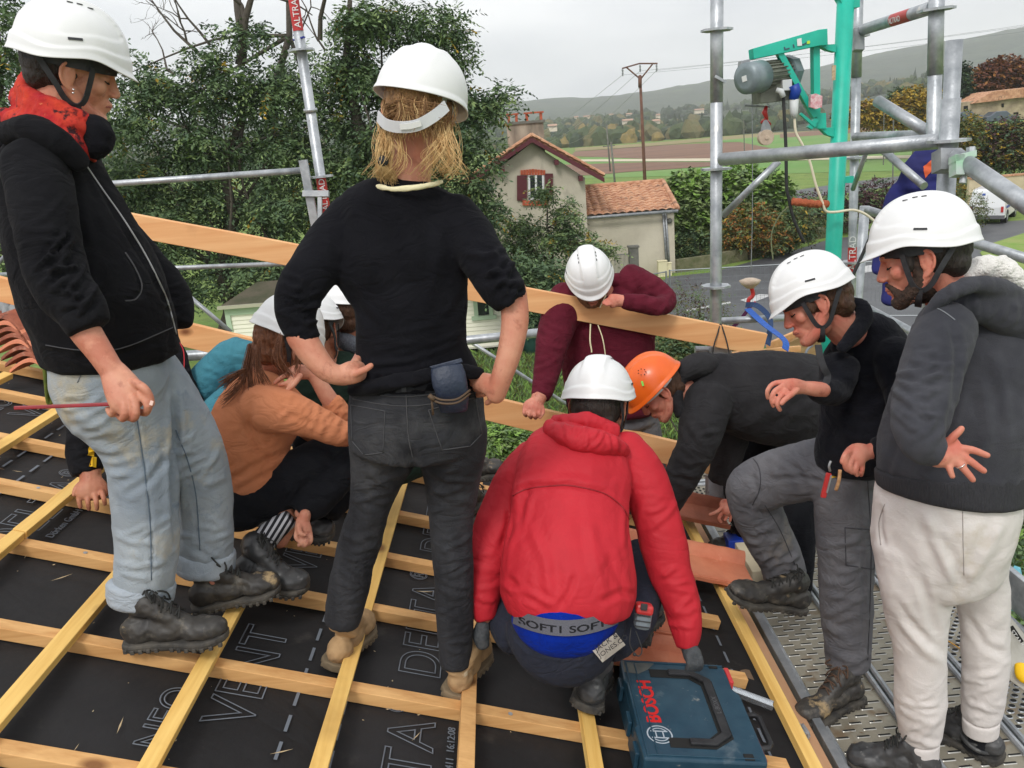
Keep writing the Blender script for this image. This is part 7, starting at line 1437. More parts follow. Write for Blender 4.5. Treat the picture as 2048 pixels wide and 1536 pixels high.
m.build('grip_ribs',M_RUB,t)
m=MB(); m.tube(cat_rom([P(1262,1255,2.33),P(1260,1290,2.32),P(1275,1312,2.32),P(1284,1300,2.32),P(1272,1262,2.33)],5),.0018,5); m.ball(P(1269,1309,2.318),.005); tag(m.build('draw_cord_loop',M_RUB,smooth=True),'thin black elastic cord hanging from the navy trousers','cord')

# ===== young man in fleece with one foot up =====
p=Person('young man in black fleece and grey work trousers with one foot raised',np.array([1.05,2.75,DECK]),SK_C)
p.head(P(1636,612,2.62),LD(1636,612,-.88,-.42,.12),LD(1636,612,-.40,.90,.05),.98,neck=P(1695,660,2.66)); p.face((.03,.018,.012)); p.helmet(tilt=.02,lab='white vented hard hat of the young man in the fleece')
p.hair(F_HBR,[((0,-.030,.025),(.082,.088,.084)),((0,-.062,-.015),(.066,.042,.055)),((.0,.015,.040),(.080,.060,.045)),((.068,.030,.012),(.014,.020,.026)),((-.068,.030,.012),(.014,.020,.026))],a=.004,sc_=70)
ff=bunch(1730,720,1750,900,70,5,.004,12)+[(.005,9,[(1680,610),(1700,640),(1720,680)]),(-.006,8,[(1650,700),(1675,720),(1710,700)]),(-.005,8,[(1770,720),(1785,780),(1780,860)]),(.004,14,[(1670,740),(1685,820),(1690,900)])]
p.garment('fleece',[{'p':[(1705,655,2.68,46),(1722,680,2.7,78),(1735,730,2.72,90),(1735,800,2.74,94),(1728,860,2.76,92),(1712,905,2.78,82),(1708,930,2.8,76)],'k':.75,'cap':(.3,.15)},{'p':[(1785,710,2.62,46),(1812,780,2.58,44),(1815,840,2.55,40),(1775,890,2.55,30),(1745,900,2.56,24)],'k':.95,'cap':(.8,.1)},{'p':[(1680,730,2.62,40),(1668,780,2.58,34),(1642,782,2.52,24),(1630,776,2.5,21)],'k':.95,'cap':(.6,.1)}],F_FLC,folds=ff,a1=.005,s1=8)
p.garment('stand_up_collar',[{'p':[(1698,602,2.62,9),(1722,612,2.60,15),(1728,640,2.58,17),(1705,672,2.55,15),(1680,700,2.54,12)],'k':.7}],F_FLC,core=False,a1=.003,s1=20,voxel=.006)
p.skin([(1645,780,2.5,16),(1625,777,2.48,15),(1606,775,2.47,13)],[(1752,900,2.56,17),(1732,905,2.55,15)])
p.hand([(1610,775,2.47,13,.8),(1588,773,2.45,17,.6),(1570,775,2.44,17,.55)],[(.0088,[(1566,764,2.45),(1546,768,2.45),(1535,782,2.45),(1536,796,2.46)]),(.0090,[(1566,772,2.43),(1549,783,2.42),(1543,799,2.42),(1547,812,2.43)]),(.0088,[(1572,782,2.42),(1558,797,2.41),(1555,810,2.41),(1560,820,2.42)]),(.0100,[(1594,780,2.42),(1580,791,2.40),(1569,800,2.39),(1563,807,2.39)])])
p.hand([(1735,904,2.55,16,.8),(1716,908,2.54,23,.7),(1705,920,2.54,23,.6)],[(.0105,[(1698,905,2.53),(1690,922,2.52),(1693,938,2.53),(1704,942,2.54)]),(.0105,[(1704,915,2.53),(1700,932,2.52),(1704,945,2.53)]),(.010,[(1714,922,2.53),(1712,938,2.52),(1714,950,2.53)]),(.0095,[(1724,924,2.535),(1724,940,2.53),(1722,950,2.54)]),(.0105,[(1700,902,2.53),(1690,910,2.52),(1684,924,2.52)])])
gf=bunch(1500,960,1660,900,55,5,.005,11)+bunch(1510,1050,1575,1150,48,8,.007,9)+bunch(1690,1060,1690,1330,54,11,.006,10)+[(-.007,7,[(1500,945),(1518,985),(1500,1020)]),(-.006,6,[(1535,960),(1600,955),(1650,965)]),(-.004,4,[(1715,960),(1722,1080),(1728,1200),(1722,1330)])]
p.garment('work_trousers',[{'p':[(1705,905,2.82,76),(1700,950,2.84,74)],'k':.8},{'p':[(1680,930,2.86,66),(1620,940,2.92,62),(1560,955,3.0,58),(1510,975,3.06,56),(1492,990,3.08,50)],'k':.9},{'p':[(1500,975,3.08,52),(1512,1020,3.12,52),(1535,1070,3.17,50),(1562,1120,3.22,46),(1570,1160,3.26,42)],'k':.95,'cap':(.8,.15)},{'p':[(1690,950,2.84,62),(1690,1030,2.87,60),(1692,1110,2.91,58),(1692,1190,2.94,54),(1694,1265,2.98,48),(1696,1330,3.01,45)],'k':.95,'cap':(.8,.1)}],F_GPT,folds=gf,a1=.004,s1=8,a2=.003,s2=11)
gb=bvh(p.last); gt=p.last; MGT=mat('dark_seam',srgb(60,60,65),.9)
seam(gb,[(1502,912),(1518,935),(1520,975),(1505,1010)],.0018,MGT,gt,'knee_seam'); seam(gb,[(1735,960),(1742,1080),(1740,1200),(1735,1320)],.0016,MGT,gt,'outer_seam'); seam(gb,[(1690,1055),(1755,1060),(1755,1140),(1692,1130),(1690,1055)],.0018,MGT,gt,'thigh_pocket',k=3); seam(gb,[(1530,1010),(1560,1060),(1590,1130)],.0016,MGT,gt,'shin_seam')
seam(gb,[(1660,955),(1700,948),(1765,945)],.002,mat('yellow_trim',srgb(225,180,30),.8),gt,'yellow_drawstring',flat=.006)
p.finish()
boot(p.t,P(1608,1218,3.24),P(1452,1192,3.12),P(1578,1170,3.26),w=.056,label='raised muddy boot on the eave batten',up=nrm(np.array([0,0,1])+CD(.1,0,.2)*.3))
zt=P(1692,1350,3.02); hh_=G(1722,1394,DECK+.004); dd_=nrm(G(1636,1432,DECK+.004)-hh_); boot(p.t,hh_,hh_+dd_*.29,zt+np.array([0,0,-.0]),w=.056,label='muddy boot standing on the slotted deck',lace_m=mat('brown_lace',(.09,.05,.03),.8))
t=thing('pocket_knife',P(1650,970,2.62),'red pocket knife on a key ring hanging at the grey trouser pocket','knife')
m=MB(); m.beam(P(1658,946,2.6),P(1646,995,2.62),.016,.012,up=cf); m.build('handle',M_RED,t,bevel=.003); m=MB(); m.beam(P(1662,950,2.595),P(1653,985,2.61),.004,.010,up=cf); m.build('blade',M_GALV,t); m=MB(); m.tube(cat_rom([P(1662,922,2.58),P(1658,932,2.58),P(1660,942,2.59)],4),.004,6); m.build('clip',M_GALVD,t,smooth=True)
m=MB(); m.tube(cat_rom([P(1680,940,2.52),P(1678,960,2.53),P(1672,980,2.55)],5),.0055,8); tag(m.build('braided_cord',mat('beige_braid',srgb(205,160,115),.8,srgb(170,125,85),90),smooth=True),'short beige braided cord hanging from the fist','cord')

m=MB(); q=cat_rom([P(1636,690,2.50),P(1640,715,2.49),P(1648,738,2.49),P(1655,752,2.50),P(1650,770,2.49)],4); m.ribbon(q,.020,.003,-cf); m.build('strap_end',M_STRAP,p.t)
# ===== bearded man in dark hoodie and pale joggers =====
p=Person('bearded man on the right in dark marled hoodie and pale jogging trousers',np.array([1.3,2.25,DECK]),SK_C)
p.head(P(1850,524,2.16),LD(1850,524,-.965,-.24,.0),LD(1850,524,-.24,.96,.06),1.0,neck=P(1912,620,2.2)); p.face((.02,.012,.009),beard=mat('dark_beard',(.022,.012,.008),.85,(.06,.032,.02),90,bump=.5,bs=300)); p.helmet(tilt=.10,lab='white vented hard hat of the bearded man',size=1.0,dy=-.0)
p.hair(F_HDK,[((0,-.030,.030),(.080,.085,.080)),((0,-.062,-.008),(.064,.042,.048)),((0,.020,.050),(.078,.068,.048)),((.066,.036,.016),(.012,.016,.030)),((-.066,.036,.016),(.012,.016,.030))],a=.002,sc_=90)
hf=bunch(1850,690,1830,850,60,9,.008,10)+bunch(1835,860,1880,905,44,4,.006,8)+[(-.007,9,[(1900,640),(1915,700),(1910,800),(1895,860)]),(.006,14,[(1960,760),(1980,850),(1960,940)]),(-.005,9,[(1800,870),(1780,920),(1770,960)]),(.005,12,[(1990,700),(2010,800),(2020,900)])]
p.garment('marled_hoodie',[{'p':[(1935,600,2.25,84),(1945,630,2.25,112),(1945,700,2.26,130),(1936,770,2.27,136),(1920,840,2.28,144),(1904,900,2.3,145),(1898,950,2.31,140)],'k':.72,'cap':(.3,.1)},{'p':[(1893,650,2.1,60),(1872,710,2.06,64),(1852,780,2.03,62),(1840,840,2.0,58),(1850,885,1.98,46),(1878,905,1.98,30)],'k':.9,'cap':(.8,.1)}],F_SWH,voxel=.008,folds=hf,a1=.005,s1=8,a2=.002)
hb=bvh(p.last)
p.garment('ribbed_hem',[{'p':[(1898,940,2.31,139),(1898,968,2.315,138),(1896,985,2.32,137)],'k':.72,'cap':(.1,.1)}],mat('ribbed_knit',(.02,.02,.025),.9,(.04,.04,.046),40,bump=.8,bs=10,stretch=(30,30,1)),voxel=.007,smooth=2,core=False,a1=.0015)
seam(hb,[(1862,612),(1885,622),(1910,640)],.0014,M_THL,p.last,'shoulder_seam')
p.garment('hood',[{'p':[(1845,655,2.1,9),(1858,622,2.08,14),(1895,588,2.06,18),(1945,568,2.06,20),(2000,578,2.1,24),(2050,620,2.18,28)],'k':.9},{'p':[(1880,625,2.14,26),(1935,606,2.12,38),(2000,620,2.13,44),(2055,670,2.18,44)],'k':.8}],F_SWH,core=False,folds=bunch(1900,600,2030,640,30,5,.006,9),a1=.006,s1=14)
p.garment('fleece_lining',[{'p':[(1915,556,2.18,12),(1955,536,2.2,22),(2005,542,2.22,26),(2048,585,2.24,22)],'k':1.2}],mat('white_fleece',srgb(240,236,230),.95,srgb(226,222,216),60,bump=.9,bs=160,sheen=.4),voxel=.006,core=False,a1=.006,s1=50)
p.skin([(1852,888,2.0,26),(1868,908,1.98,24),(1880,912,1.975,24)])
p.hand([(1872,908,1.975,24,.7),(1893,905,1.97,30,.45),(1912,903,1.965,31,.4)],[(.0102,[(1925,897,1.96),(1945,900,1.955),(1962,906,1.955),(1975,911,1.955)]),(.0102,[(1922,910,1.96),(1942,923,1.955),(1958,935,1.955),(1968,942,1.955)]),(.0100,[(1914,922,1.96),(1928,938,1.955),(1940,952,1.955),(1946,960,1.955)]),(.0092,[(1897,925,1.965),(1900,940,1.96),(1905,953,1.96)]),(.0108,[(1896,886,1.965),(1907,873,1.955),(1918,863,1.95),(1923,857,1.95)])])
m=MB(); c=P(1921,931,1.955); m.tube([c+nrm(cr*.8+cu*.6)*.0095*cos(a)-cf*.0105*sin(a)+np.zeros(3) for a in np.linspace(0,2*pi,17)],.0014,6); m.build('ring',mat('silver',(.8,.8,.8),.2,metal=.9),p.t,smooth=True)
pf=[(.010,14,[(1905,1150),(1880,1080),(1850,1030)]),(-.010,11,[(1928,1170),(1900,1110),(1870,1060)]),(.008,13,[(1935,1165),(1975,1100),(2000,1050)]),(-.006,9,[(1790,1200),(1830,1260),(1880,1300)]),(-.006,9,[(1840,1140),(1860,1230),(1885,1300)]),(.006,10,[(1800,1240),(1850,1300),(1890,1330)]),(-.006,9,[(1925,1220),(1970,1290),(2010,1310)]),(-.006,6,[(1762,1010),(1760,1055),(1768,1090)])]+bunch(1835,1380,1843,1480,44,5,.006,9)+bunch(1965,1340,1962,1430,42,5,.006,9)
p.garment('jogging_trousers',[{'p':[(1892,965,2.34,134),(1888,1020,2.36,138),(1880,1090,2.4,134),(1888,1140,2.43,120)],'k':.8,'cap':(.1,.5)},{'p':[(1826,1080,2.4,80),(1832,1160,2.43,74),(1836,1230,2.47,62),(1841,1300,2.51,52),(1842,1370,2.55,50),(1842,1430,2.6,47),(1842,1475,2.63,40)],'k':.95,'cap':(.6,.2)},{'p':[(1948,1080,2.46,68),(1960,1150,2.5,54),(1967,1220,2.54,49),(1971,1290,2.58,46),(1970,1350,2.62,45),(1964,1400,2.66,41),(1962,1432,2.68,36)],'k':.95,'cap':(.6,.2)}],F_SWP,folds=pf,a1=.006,s1=6,a2=.003,s2=8)
jt=p.last; jb=bvh(jt); MWT=mat('pale_seam',srgb(160,152,148),.9)
seam(jb,[(1770,1008),(1758,1045),(1762,1090)],.0016,MWT,jt,'pocket_seam'); seam(jb,[(1925,1000),(1926,1080),(1928,1150)],.001,MWT,jt,'seat_seam')
p.garment('ankle_cuff',[{'p':[(1842,1480,2.63,35),(1841,1515,2.65,34)],'k':.95,'cap':(.1,.1)}],F_SWP,voxel=.005,smooth=1,core=False,a1=.001,parent=jt,label='cuff of the near leg'); p.garment('ankle_cuff',[{'p':[(1962,1436,2.68,34),(1961,1462,2.7,33)],'k':.95,'cap':(.1,.1)}],F_SWP,voxel=.005,smooth=1,core=False,a1=.001,parent=jt,label='cuff of the far leg')
p.garment('black_sock',[{'p':[(1840,1505,2.66,29),(1840,1545,2.68,30)],'k':.95}],F_BPT,voxel=.005,core=True); p.garment('black_sock',[{'p':[(1958,1455,2.71,28),(1952,1490,2.73,29)],'k':.95}],F_BPT,voxel=.005,core=True)
p.finish()
zt=P(1842,1545,2.68); boot(p.t,np.array([zt[0]+.04,zt[1]-.04,DECK+.004]),np.array([zt[0]-.21,zt[1]+.06,DECK+.004]),np.array([zt[0],zt[1]-.03,zt[2]+.0]),w=.056,m=M_BOOTK,label='near scuffed boot at the bottom edge of the photo')
zt=P(1955,1480,2.73); boot(p.t,np.array([zt[0]+.05,zt[1]-.06,DECK+.004]),np.array([zt[0]-.12,zt[1]+.18,DECK+.004]),zt,w=.056,m=M_BOOTK,label='far scuffed boot with loose laces')
# ---------------- things lying about ----------------
# blue power-tool case
s_=.95; c=EYE+(np.array([.452,2.192,5.12])-EYE)*s_; CX=np.array([-.0051,.9991,.0429]); CY=np.array([.9877,.0118,-.1561]); CZ=nrm(np.cross(CX,CY))*-1; CZ=CZ if CZ[2]>0 else -CZ
LX,LY,HZ=.42,.339,.125
M_CASE=mat('case_blue_plastic',(.012,.045,.075),.45,(.02,.062,.095),14,bump=.12,bs=50,extra=[((.13,.17,.19),7,.60,.76,None),((.22,.23,.22),26,.67,.74,None)])
M_CBLK=mat('case_black_plastic',(.014,.014,.016),.5,(.03,.03,.032),20,extra=[((.10,.10,.10),22,.66,.76,None)]); M_CRED=mat('case_red_latch',srgb(200,60,62),.5); M_CRP=mat('case_red_print',srgb(205,32,30),.5)
t=thing('tool_case',c-CZ*HZ,'blue plastic power-tool case with black handle and red maker lettering on its lid','tool case')
def cp(x,y,z): return c+CX*x+CY*y+CZ*z      # x along the case, y across, z up from the lid face
m=MB(); m.box(cp(0,0,-HZ/2-.012),(LX-.012,LY-.012,HZ-.02),(CX,CY,CZ)); m.build('lower_shell',M_CASE,t,bevel=.008)
m=MB(); m.prism([cp(x,y,-.036) for x,y in [(-.21,-.165),(-.21,.165),(-.19,.17),(.07,.17),(.09,.155),(.19,.155),(.21,.14),(.21,-.165),(.11,-.17),(.10,-.162),(-.08,-.162),(-.09,-.17)]],CZ*.036); m.build('lid',M_CASE,t,bevel=.006)
m=MB()
for x0,x1,z in ((-.205,.205,.001),): m.box(cp(0,-.152,z),(.40,.006,.005),(CX,CY,CZ)); m.box(cp(0,-.125,z),(.38,.004,.004),(CX,CY,CZ))
m.box(cp(-.196,0,.001),(.004,.30,.006),(CX,CY,CZ)); m.box(cp(.196,0,.001),(.004,.30,.006),(CX,CY,CZ))
m.build('lid_ribs',M_CASE,t,bevel=.001)
hd=[(.155,-.075),(.155,.035),(.115,.083),(-.115,.083),(-.155,.035),(-.155,-.075)]
m=MB(); o_=[(.165,-.085),(.165,.04),(.122,.098),(-.122,.098),(-.165,.04),(-.165,-.085),(-.128,-.085),(-.128,.028),(-.098,.060),(.098,.060),(.128,.028),(.128,-.085)]
m.prism([cp(x,y,-.002) for x,y in o_],CZ*.0035); m.build('handle_recess',M_DARK,t)
m=MB(); g_=[(.158,-.030),(.158,.042),(.118,.092),(-.118,.092),(-.158,.042),(-.158,-.030),(-.136,-.030),(-.136,.034),(-.108,.066),(.108,.066),(.136,.034),(.136,-.030)]
m.prism([cp(x,y,.0018) for x,y in g_],CZ*.010); hm=m.build('handle',M_CBLK,t,bevel=.003)
text_obj('L-BOXX','handle_lettering',mat('case_grey_relief',(.08,.08,.085),.5),cp(-.035,.086,.0122),CX,-CY,.020,hm,thick=.0006)
text_obj('BOSCH','lid_lettering',M_CRP,cp(-.072,-.092,.0006),CX,-CY,.056,t,thick=.0008,bold=.028)
M_EMB=mat('emblem_grey',srgb(170,180,188),.5)
m=MB(); ec=cp(-.118,-.106,.0012)
for r0,r1 in ((.0355,.0315),):
    V=[ec+(CX*cos(a)+CY*sin(a))*r for r in (r0,r1) for a in np.linspace(0,2*pi,48,endpoint=False)]; m.add(V,[(i,(i+1)%48,48+(i+1)%48,48+i) for i in range(48)])
for sy in (-1,1): m.box(ec+CY*0+CX*sy*.0125,(.0035,.047,.001),(CX,CY,CZ))
m.box(ec+CY*.010,(.022,.0035,.001),(CX,CY,CZ)); m.box(ec-CY*.010,(.022,.0035,.001),(CX,CY,CZ))
for sx in (-1,1):
    V=[ec+(CX*cos(a)+CY*sin(a))*.026 for a in np.linspace(-.9,.9,12)]
    V=[ec+(CX*cos(a)*sx+CY*sin(a))*r for r in (.026,.0225) for a in np.linspace(-1.0,1.0,14)]; m.add(V,[(i,i+1,14+i+1,14+i) for i in range(13)])
m.build('round_emblem',M_EMB,t)
for x,wd in ((.165,.07),(-.15,.09)): m=MB(); m.box(cp(x,.164,-.022),(wd,.014,.036),(CX,CY,CZ)); m.build('latch',M_CRED,t,bevel=.003)
for x in (.195,-.19): m=MB(); m.box(cp(x,.120,.001),(.022,.026,.004),(CX,CY,CZ)); m.build('stacking_socket',M_DARK,t)
m=MB(); q=[cp(.045,.165,-.06),cp(.045,.215,-.052),cp(.03,.225,-.05),cp(-.075,.225,-.05),cp(-.09,.215,-.052),cp(-.09,.165,-.06)]; m.tube(q,.0085,8); m.build('front_handle',M_CBLK,t,bevel=0,smooth=True)
m=MB()
for x in (-.14,-.02,.13): m=MB(); m.box(cp(x,-.171,-.05),(.05,.012,.05),(CX,CY,CZ)); m.build('hinge',M_CASE,t,bevel=.003)
m=MB(); m.box(cp(.211,-.02,-.03),(.012,.10,.04),(CX,CY,CZ)); m.build('side_grip',M_CASE,t,bevel=.003)
m=MB(); m.prism([cp(x,y,.0006) for x,y in [(.145,-.162),(.20,-.16),(.198,-.06),(.165,-.085),(.14,-.12)]],CZ*.0006); m.build('worn_sticker',mat('dusty_plastic',srgb(112,112,104),.9,srgb(86,90,90),18),t)
# roof tiles
def tile(lab,pts,ht,thk=.014,roll=.045,group='terracotta tiles being laid',m_=None,flip=False):
    """pts: four corner points (upslope-far, downslope-far, downslope-near, upslope-near)"""
    A,B_,C_,D=[np.asarray(q,float) for q in pts]; t=thing('roof_tile',(A+C_)/2,lab,'roof tile',group)
    u=(B_-A); v=(D-A); N=nrm(np.cross(v,u)); N=N if N[2]>0 else -N; nv=26; prof=[]
    for j in range(nv+1):
        s=j/nv
        if s<.30: h=roll*sin(pi*s/.30*.98)**.8+.004
        elif s<.92: h=.006*(1-sin(pi*(s-.3)/.62))
        else: h=.010+.006*sin(pi*(s-.92)/.08)
        prof.append((s,h))
    nu=14; mb=MB(); V=[]
    for off in (thk,0):
        for i in range(nu+1):
            for s,h in prof: V.append(A+u*i/nu+v*s+N*(h+off+ht+.0012*sin(9*i)))
    n1=(nu+1)*(nv+1); F=[]
    for i in range(nu):
        for j in range(nv):
            a=i*(nv+1)+j; F.append((a,a+1,a+nv+2,a+nv+1)); F.append((n1+a,n1+a+nv+1,n1+a+nv+2,n1+a+1))
    for i in range(nu): 
        for j in (0,nv): a=i*(nv+1)+j; F.append((a,a+nv+1,n1+a+nv+1,n1+a))
    for j in range(nv):
        for i in (0,nu): a=i*(nv+1)+j; F.append((a,a+1,n1+a+1,n1+a))
    mb.add(V,F); mb.build('shell',m_ or M_TERRA,t,smooth=False)
    mb=MB(); mb.beam(A+v*.975+N*(ht+thk+.012)+u*.02,B_+v*.975+N*(ht+thk+.012)-u*.02,.010,.008,up=N); mb.beam(A+v*.94+N*(ht+thk+.012)+u*.02,B_+v*.94+N*(ht+thk+.012)-u*.02,.005,.006,up=N); mb.build('interlock_rib',m_ or M_TERRA,t,bevel=.002)
    return t
tile('broad terracotta tile lying over the eave right of the red sleeve',[RP(3.36,.86,0),RP(3.36,1.42,0),RP(3.06,1.36,0),RP(3.06,.86,0)],.012)
M_TERB=mat('brown_terracotta',srgb(160,92,66),.6,srgb(140,78,56),9,bump=.15,bs=60)
tile('darker terracotta tile being set down by the hand beside the raised knee',[RP(3.82,.90,.05),RP(3.82,1.44,.05),RP(3.60,1.42,.02),RP(3.60,.90,.02)],.015,m_=M_TERB)
for i in range(4): 
    b0=P(1268,912+9*i,4.6); A=b0; tile('terracotta tile in the pile behind the lower plank, %s from the top'%('first','second','third','fourth')[i],[P(1268,900+20*i,4.6)+np.array([0,.25,0]),P(1352,918+20*i,4.6)+np.array([0,.25,0]),P(1352,935+20*i,4.6),P(1268,920+20*i,4.6)],0,roll=.03,group='pile of tiles behind the planks')
tile('tile seen under the left arm of the man in red',[RP(2.72,.62,0),RP(2.72,1.02,0),RP(2.58,1.0,0),RP(2.58,.62,0)],.010)
tile('lower tile edge showing below the tape measure',[RP(2.60,.60,-.03),RP(2.60,1.0,-.03),RP(2.42,.98,-.03),RP(2.42,.60,-.03)],.0)
tile('tile peeking out between the red jacket and its right sleeve',[RP(3.16,.5,0),RP(3.16,.84,0),RP(2.95,.84,0),RP(2.95,.5,0)],.012)
# nested stack of canal tiles at the upper left
def canal(lab,px_,py_,d,w_px,th_px,m_,dirv,rot=0,label_g='stacked canal tiles by the upper roof edge'):
    k=d/FPX; t=thing('canal_tile',P(px_,py_,d),lab,'roof tile',label_g); c_=P(px_,py_,d); ex=nrm(cr*cos(rot)+cu*sin(rot)); ey=nrm(cu*cos(rot)-cr*sin(rot)); mb=MB(); V=[];n=22;W=w_px*k
    prof=[]
    for j in range(n+1):
        s=j/n; x=-W*.5+W*s; y=(.26*W)*cos((s-.36)*pi/.72)*1 if s<.72 else (.26*W)*(-1)*cos((s-.86)*pi/.28)*.28-.0; 
        if s<.72: y=.26*W*max(0,cos((s-.36)*pi/.74))**.9
        else: y=-.055*W*sin((s-.72)*pi/.28)
        prof.append((x,y))
    thk=th_px*k
    for e in (0,.40):
        for o_ in (0,thk):
            for x,y in prof: V.append(c_+ex*x+ey*(y+o_)+dirv*e)
    N_=n+1; F=[]
    for j in range(n): F+= [(j,j+1,N_+j+1,N_+j),(2*N_+j,3*N_+j,3*N_+j+1,2*N_+j+1),(N_+j,N_+j+1,3*N_+j+1,3*N_+j),(j,2*N_+j,2*N_+j+1,j+1)]
    F+=[(0,N_,3*N_,2*N_),(n,2*N_+n,3*N_+n,N_+n)]
    mb.add(V,F); mb.build('shell',m_,t,smooth=False,bevel=.002); return t
dv=nrm(np.array([.50,.8,.12])); ords=['bottom','second','third','fourth','fifth','sixth','seventh','eighth','top']
for i in range(8):
    canal('%s curved canal tile in the front stack left of the black hoodie'%(ords[i] if i<7 else 'top'),75-8.5*i,757-12.5*i,3.95,116,8.5,M_TERRO if i%3 else M_TERRA,dv,rot=-.12)
for i in range(4): canal('%s curved canal tile in the rear stack under the grey tarpaulin'%ords[i],28-6*i,672-13*i,4.35,95,9,M_TERRO,dv,rot=-.1+pi,label_g='rear stack of canal tiles')
# grey tarpaulin over the rear stack
V=[];nx_,ny_=24,14
for j in range(ny_+1):
    for i in range(nx_+1):
        x=-40+110*i/nx_; y=588+80*j/ny_; d=4.5-.25*j/ny_; q=P(x,y+8*sin(i*.5),d); V.append(q+cu*.035*noise.noise(Vector((i*.22,j*.3,1)))+(-cf)*.06*noise.noise(Vector((i*.3,j*.25,4))))
mb=MB(); mb.add(V,[(j*(nx_+1)+i,j*(nx_+1)+i+1,(j+1)*(nx_+1)+i+1,(j+1)*(nx_+1)+i) for j in range(ny_) for i in range(nx_)]); tp=mb.build('tarpaulin',mat('grey_tarp',srgb(150,152,152),.6,srgb(120,122,122),5,bump=.5,bs=25,bdist=.01),smooth=True); so_=tp.modifiers.new('s','SOLIDIFY'); so_.thickness=.004; tag(tp,'crumpled grey tarpaulin over the tiles at the left edge','tarpaulin')
# eave wall plate and gutter line that close the gap to the walkway
m=MB(); m.prism([(.775,A0,4.70),(.905,A0,4.66),(.905,A0,4.84),(.775,A0,4.90)],(0,A1-A0,0)); tag(m.build('eave_board',mat('pinkish_board',srgb(196,150,112),.75,srgb(168,120,86),6,stretch=(1,.1,1),bump=.2,bs=60),bevel=.003),'pinkish eave board between the worn batten and the walkway','board')
# spirit level / steel profile beside the case
t=thing('steel_profile',RP(2.40,1.1,0),'shiny perforated steel profile lying across the eave beside the blue case','steel profile')
p0,p1=RP(2.43,.98,-.015),RP(2.335,1.25,-.015); m=MB(); m.beam(p0,p1,.032,.006,up=RN); tt=nrm(p1-p0); sd=nrm(np.cross(tt,RN)); m.beam(p0+sd*.016+RN*.006,p1+sd*.016+RN*.006,.003,.014,up=RN); m.beam(p0-sd*.016+RN*.006,p1-sd*.016+RN*.006,.003,.014,up=RN); m.build('channel',mat('bright_steel',(.62,.64,.66),.25,metal=.9),t)
m=MB(); m.beam(p1+tt*.03+RN*.0,p1+tt*.12-RN*.04,.03,.004,up=RN); m.tube(cat_rom([p1+tt*.10-RN*.02,p1+tt*.13-RN*.05,p1+tt*.11-RN*.08],4),.006,8); m.build('bent_end',M_GALV,t)
# hand saw on the outer deck
t=thing('hand_saw',G(2035,1300,DECK+.03),'hand saw with yellow handle leaning at the right edge of the walkway','saw')
m=MB(); P0=[P(1997,1205,3.0),P(2075,1300,2.9),P(2075,1400,2.75),P(2020,1360,2.8)]; nn_=nrm(np.cross(P0[1]-P0[0],P0[3]-P0[0])); m.prism(P0,nn_*.002); m.build('blade',mat('saw_steel',srgb(175,172,162),.45,srgb(150,146,135),8,metal=.3),t)
nv_=-nn_ if nn_@cf>0 else nn_
m=MB(); q=[P(2012,1258,2.94),P(2024,1252,2.93),P(2046,1284,2.9),P(2034,1292,2.91)]; m.prism([x+nv_*.004 for x in q],nv_*.001); pl=m.build('name_plate',M_DARK,t)
text_obj('STANLEY','plate_lettering',mat('plate_white',(.6,.6,.58),.6),q[0]*.8+q[3]*.2+nv_*.0065+(q[1]-q[0])*.12,q[3]-q[0],q[1]-q[0],.020,pl,thick=.0004)
m=MB(); sweep3(m,px([(2040,1330,2.8,10),(2046,1350,2.78,14),(2060,1362,2.76,10)],.5),3,12); m.build('handle',mat('saw_yellow',srgb(240,190,20),.5),t,smooth=True)
# straw bits on the walkway
m=MB(); m.tube([np.array([1.75,2.45,DECK+.006]),np.array([1.58,2.95,DECK+.006])],.0022,5); tag(m.build('straw',mat('straw',srgb(215,160,70),.8)),'long thin straw lying on the round-holed deck','straw')
rs=np.random.default_rng(5); m=MB()
for k in range(260):
    x,y=rs.uniform(.97,1.52),rs.uniform(.9,4.1); a=rs.uniform(0,3.14); l=rs.uniform(.004,.014); w=rs.uniform(.001,.003); u=np.array([cos(a),sin(a),0]); v=np.array([-sin(a),cos(a),0]); q=np.array([x,y,DECK+.0045]); m.add([q-u*l,q+v*w,q+u*l+np.array([0,0,.002]),q-v*w],[(0,1,2,3)])
tag(m.build('deck_litter',mat('dry_litter',(.16,.11,.06),.9)),'fine mud crumbs and wood chips on the walkway','litter',kind='stuff')
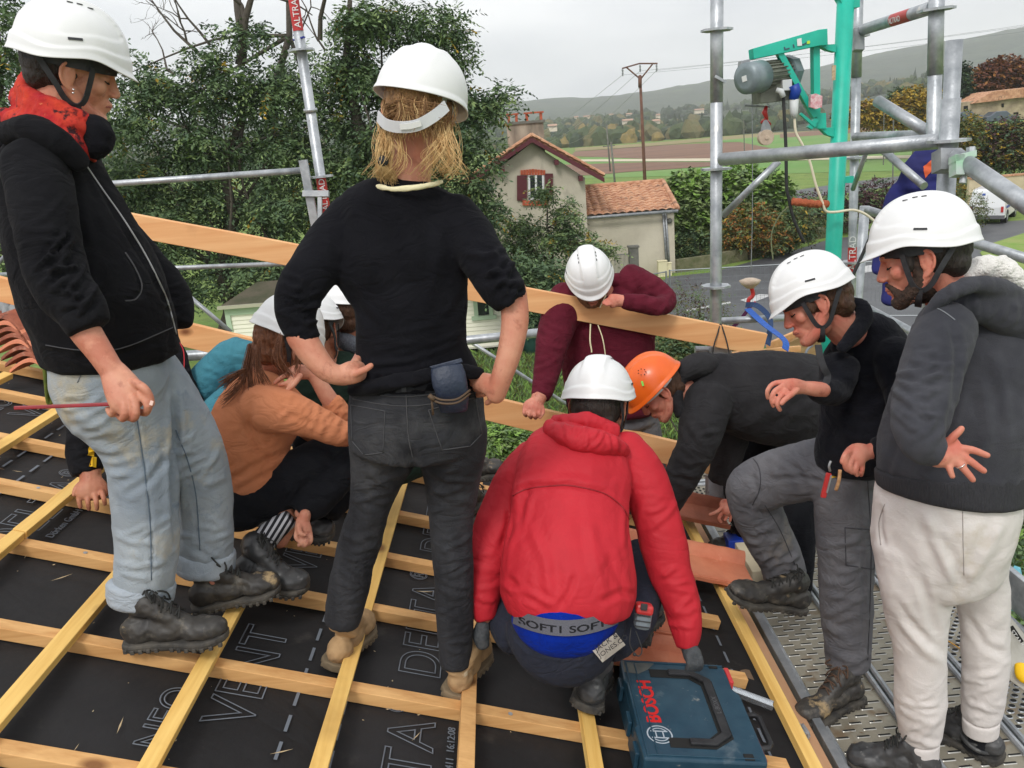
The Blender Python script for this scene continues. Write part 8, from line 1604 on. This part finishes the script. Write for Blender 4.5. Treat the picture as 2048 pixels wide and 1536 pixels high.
# small carton and blue strip behind the broad tile
m=MB(); m.box(np.array([1.10,3.52,DECK+.045]),(.22,.30,.09)); o=m.build('cardboard_box',mat('pale_card',srgb(222,210,180),.8),bevel=.003); tag(o,'pale cardboard box on the deck behind the raised boot','box')
m=MB(); m.box(np.array([1.04,3.70,DECK+.05]),(.16,.10,.10)); o=m.build('plastic_crate',mat('crate_blue',srgb(25,60,165),.5),bevel=.004); tag(o,'bright blue plastic box half hidden behind the broad tile','crate')
m=MB(); m.tube([np.array([1.03,3.45,DECK+.14]),np.array([1.20,3.40,DECK+.14])],.022,12); tag(m.build('white_pipe',M_WHITEP,smooth=True),'short white pipe end lying above the raised boot','pipe')
# work jacket hung on the scaffold
t=thing('work_jacket',PY(1850,420,3.95),'navy work jacket with an orange panel hanging from the scaffold behind the bearded man','jacket')
mb=MB()
for ch,k in (([(1862,292,3.62,24),(1850,330,3.62,36),(1838,370,3.62,44),(1825,420,3.64,50)],.35),([(1805,380,3.66,26),(1782,440,3.68,28),(1770,500,3.7,24),(1766,540,3.7,22)],.6),([(1796,520,3.72,26),(1792,560,3.72,26),(1786,602,3.72,24)],.5),([(1872,330,3.62,18),(1880,420,3.64,24)],.6)): sweep3(mb,px(ch,k),4,20)
me=remesh(mb,'jacket_cloth',.009,3); noise_disp(me,.012,6,.010,8,(1,1,.4)); fold_disp(me,bunch(1850,310,1840,420,40,4,.012,9,.1,.2)); jo=finish(me,'jacket_cloth',M_JB,t,True)
tb=bvh(jo); patch(tb,((1876,311),(1880,322),(1851,357),(1846,334)),mat('orange_panel',srgb(205,90,50),.8),t,'orange_panel',off=.004)
m=MB(); m.tube(cat_rom([PY(1735,500,4.0),PY(1745,480,4.0),PY(1752,520,4.0),PY(1758,580,4.0)],4),.02,8); 
# weeds seen beyond the eave, far scaffold stubs
# ---------------- haze ----------------
hz=MB(); hz.box((200,1450,140),(6400,3100,284)); ho=hz.build('haze',M_WHITEP); ho['kind']='stuff'; ho['label']='pale damp haze filling the valley'
hm_=bpy.data.materials.new('haze'); hm_.use_nodes=True; hn=hm_.node_tree.nodes; hl=hm_.node_tree.links; hn.clear(); ov=hn.new('ShaderNodeOutputMaterial'); pvn=hn.new('ShaderNodeVolumePrincipled'); pvn.inputs['Color'].default_value=(.97,.985,1,1); pvn.inputs['Density'].default_value=.00027; pvn.inputs['Anisotropy'].default_value=0.2; hl.new(pvn.outputs[0],ov.inputs['Volume']); ho.data.materials.clear(); ho.data.materials.append(hm_)
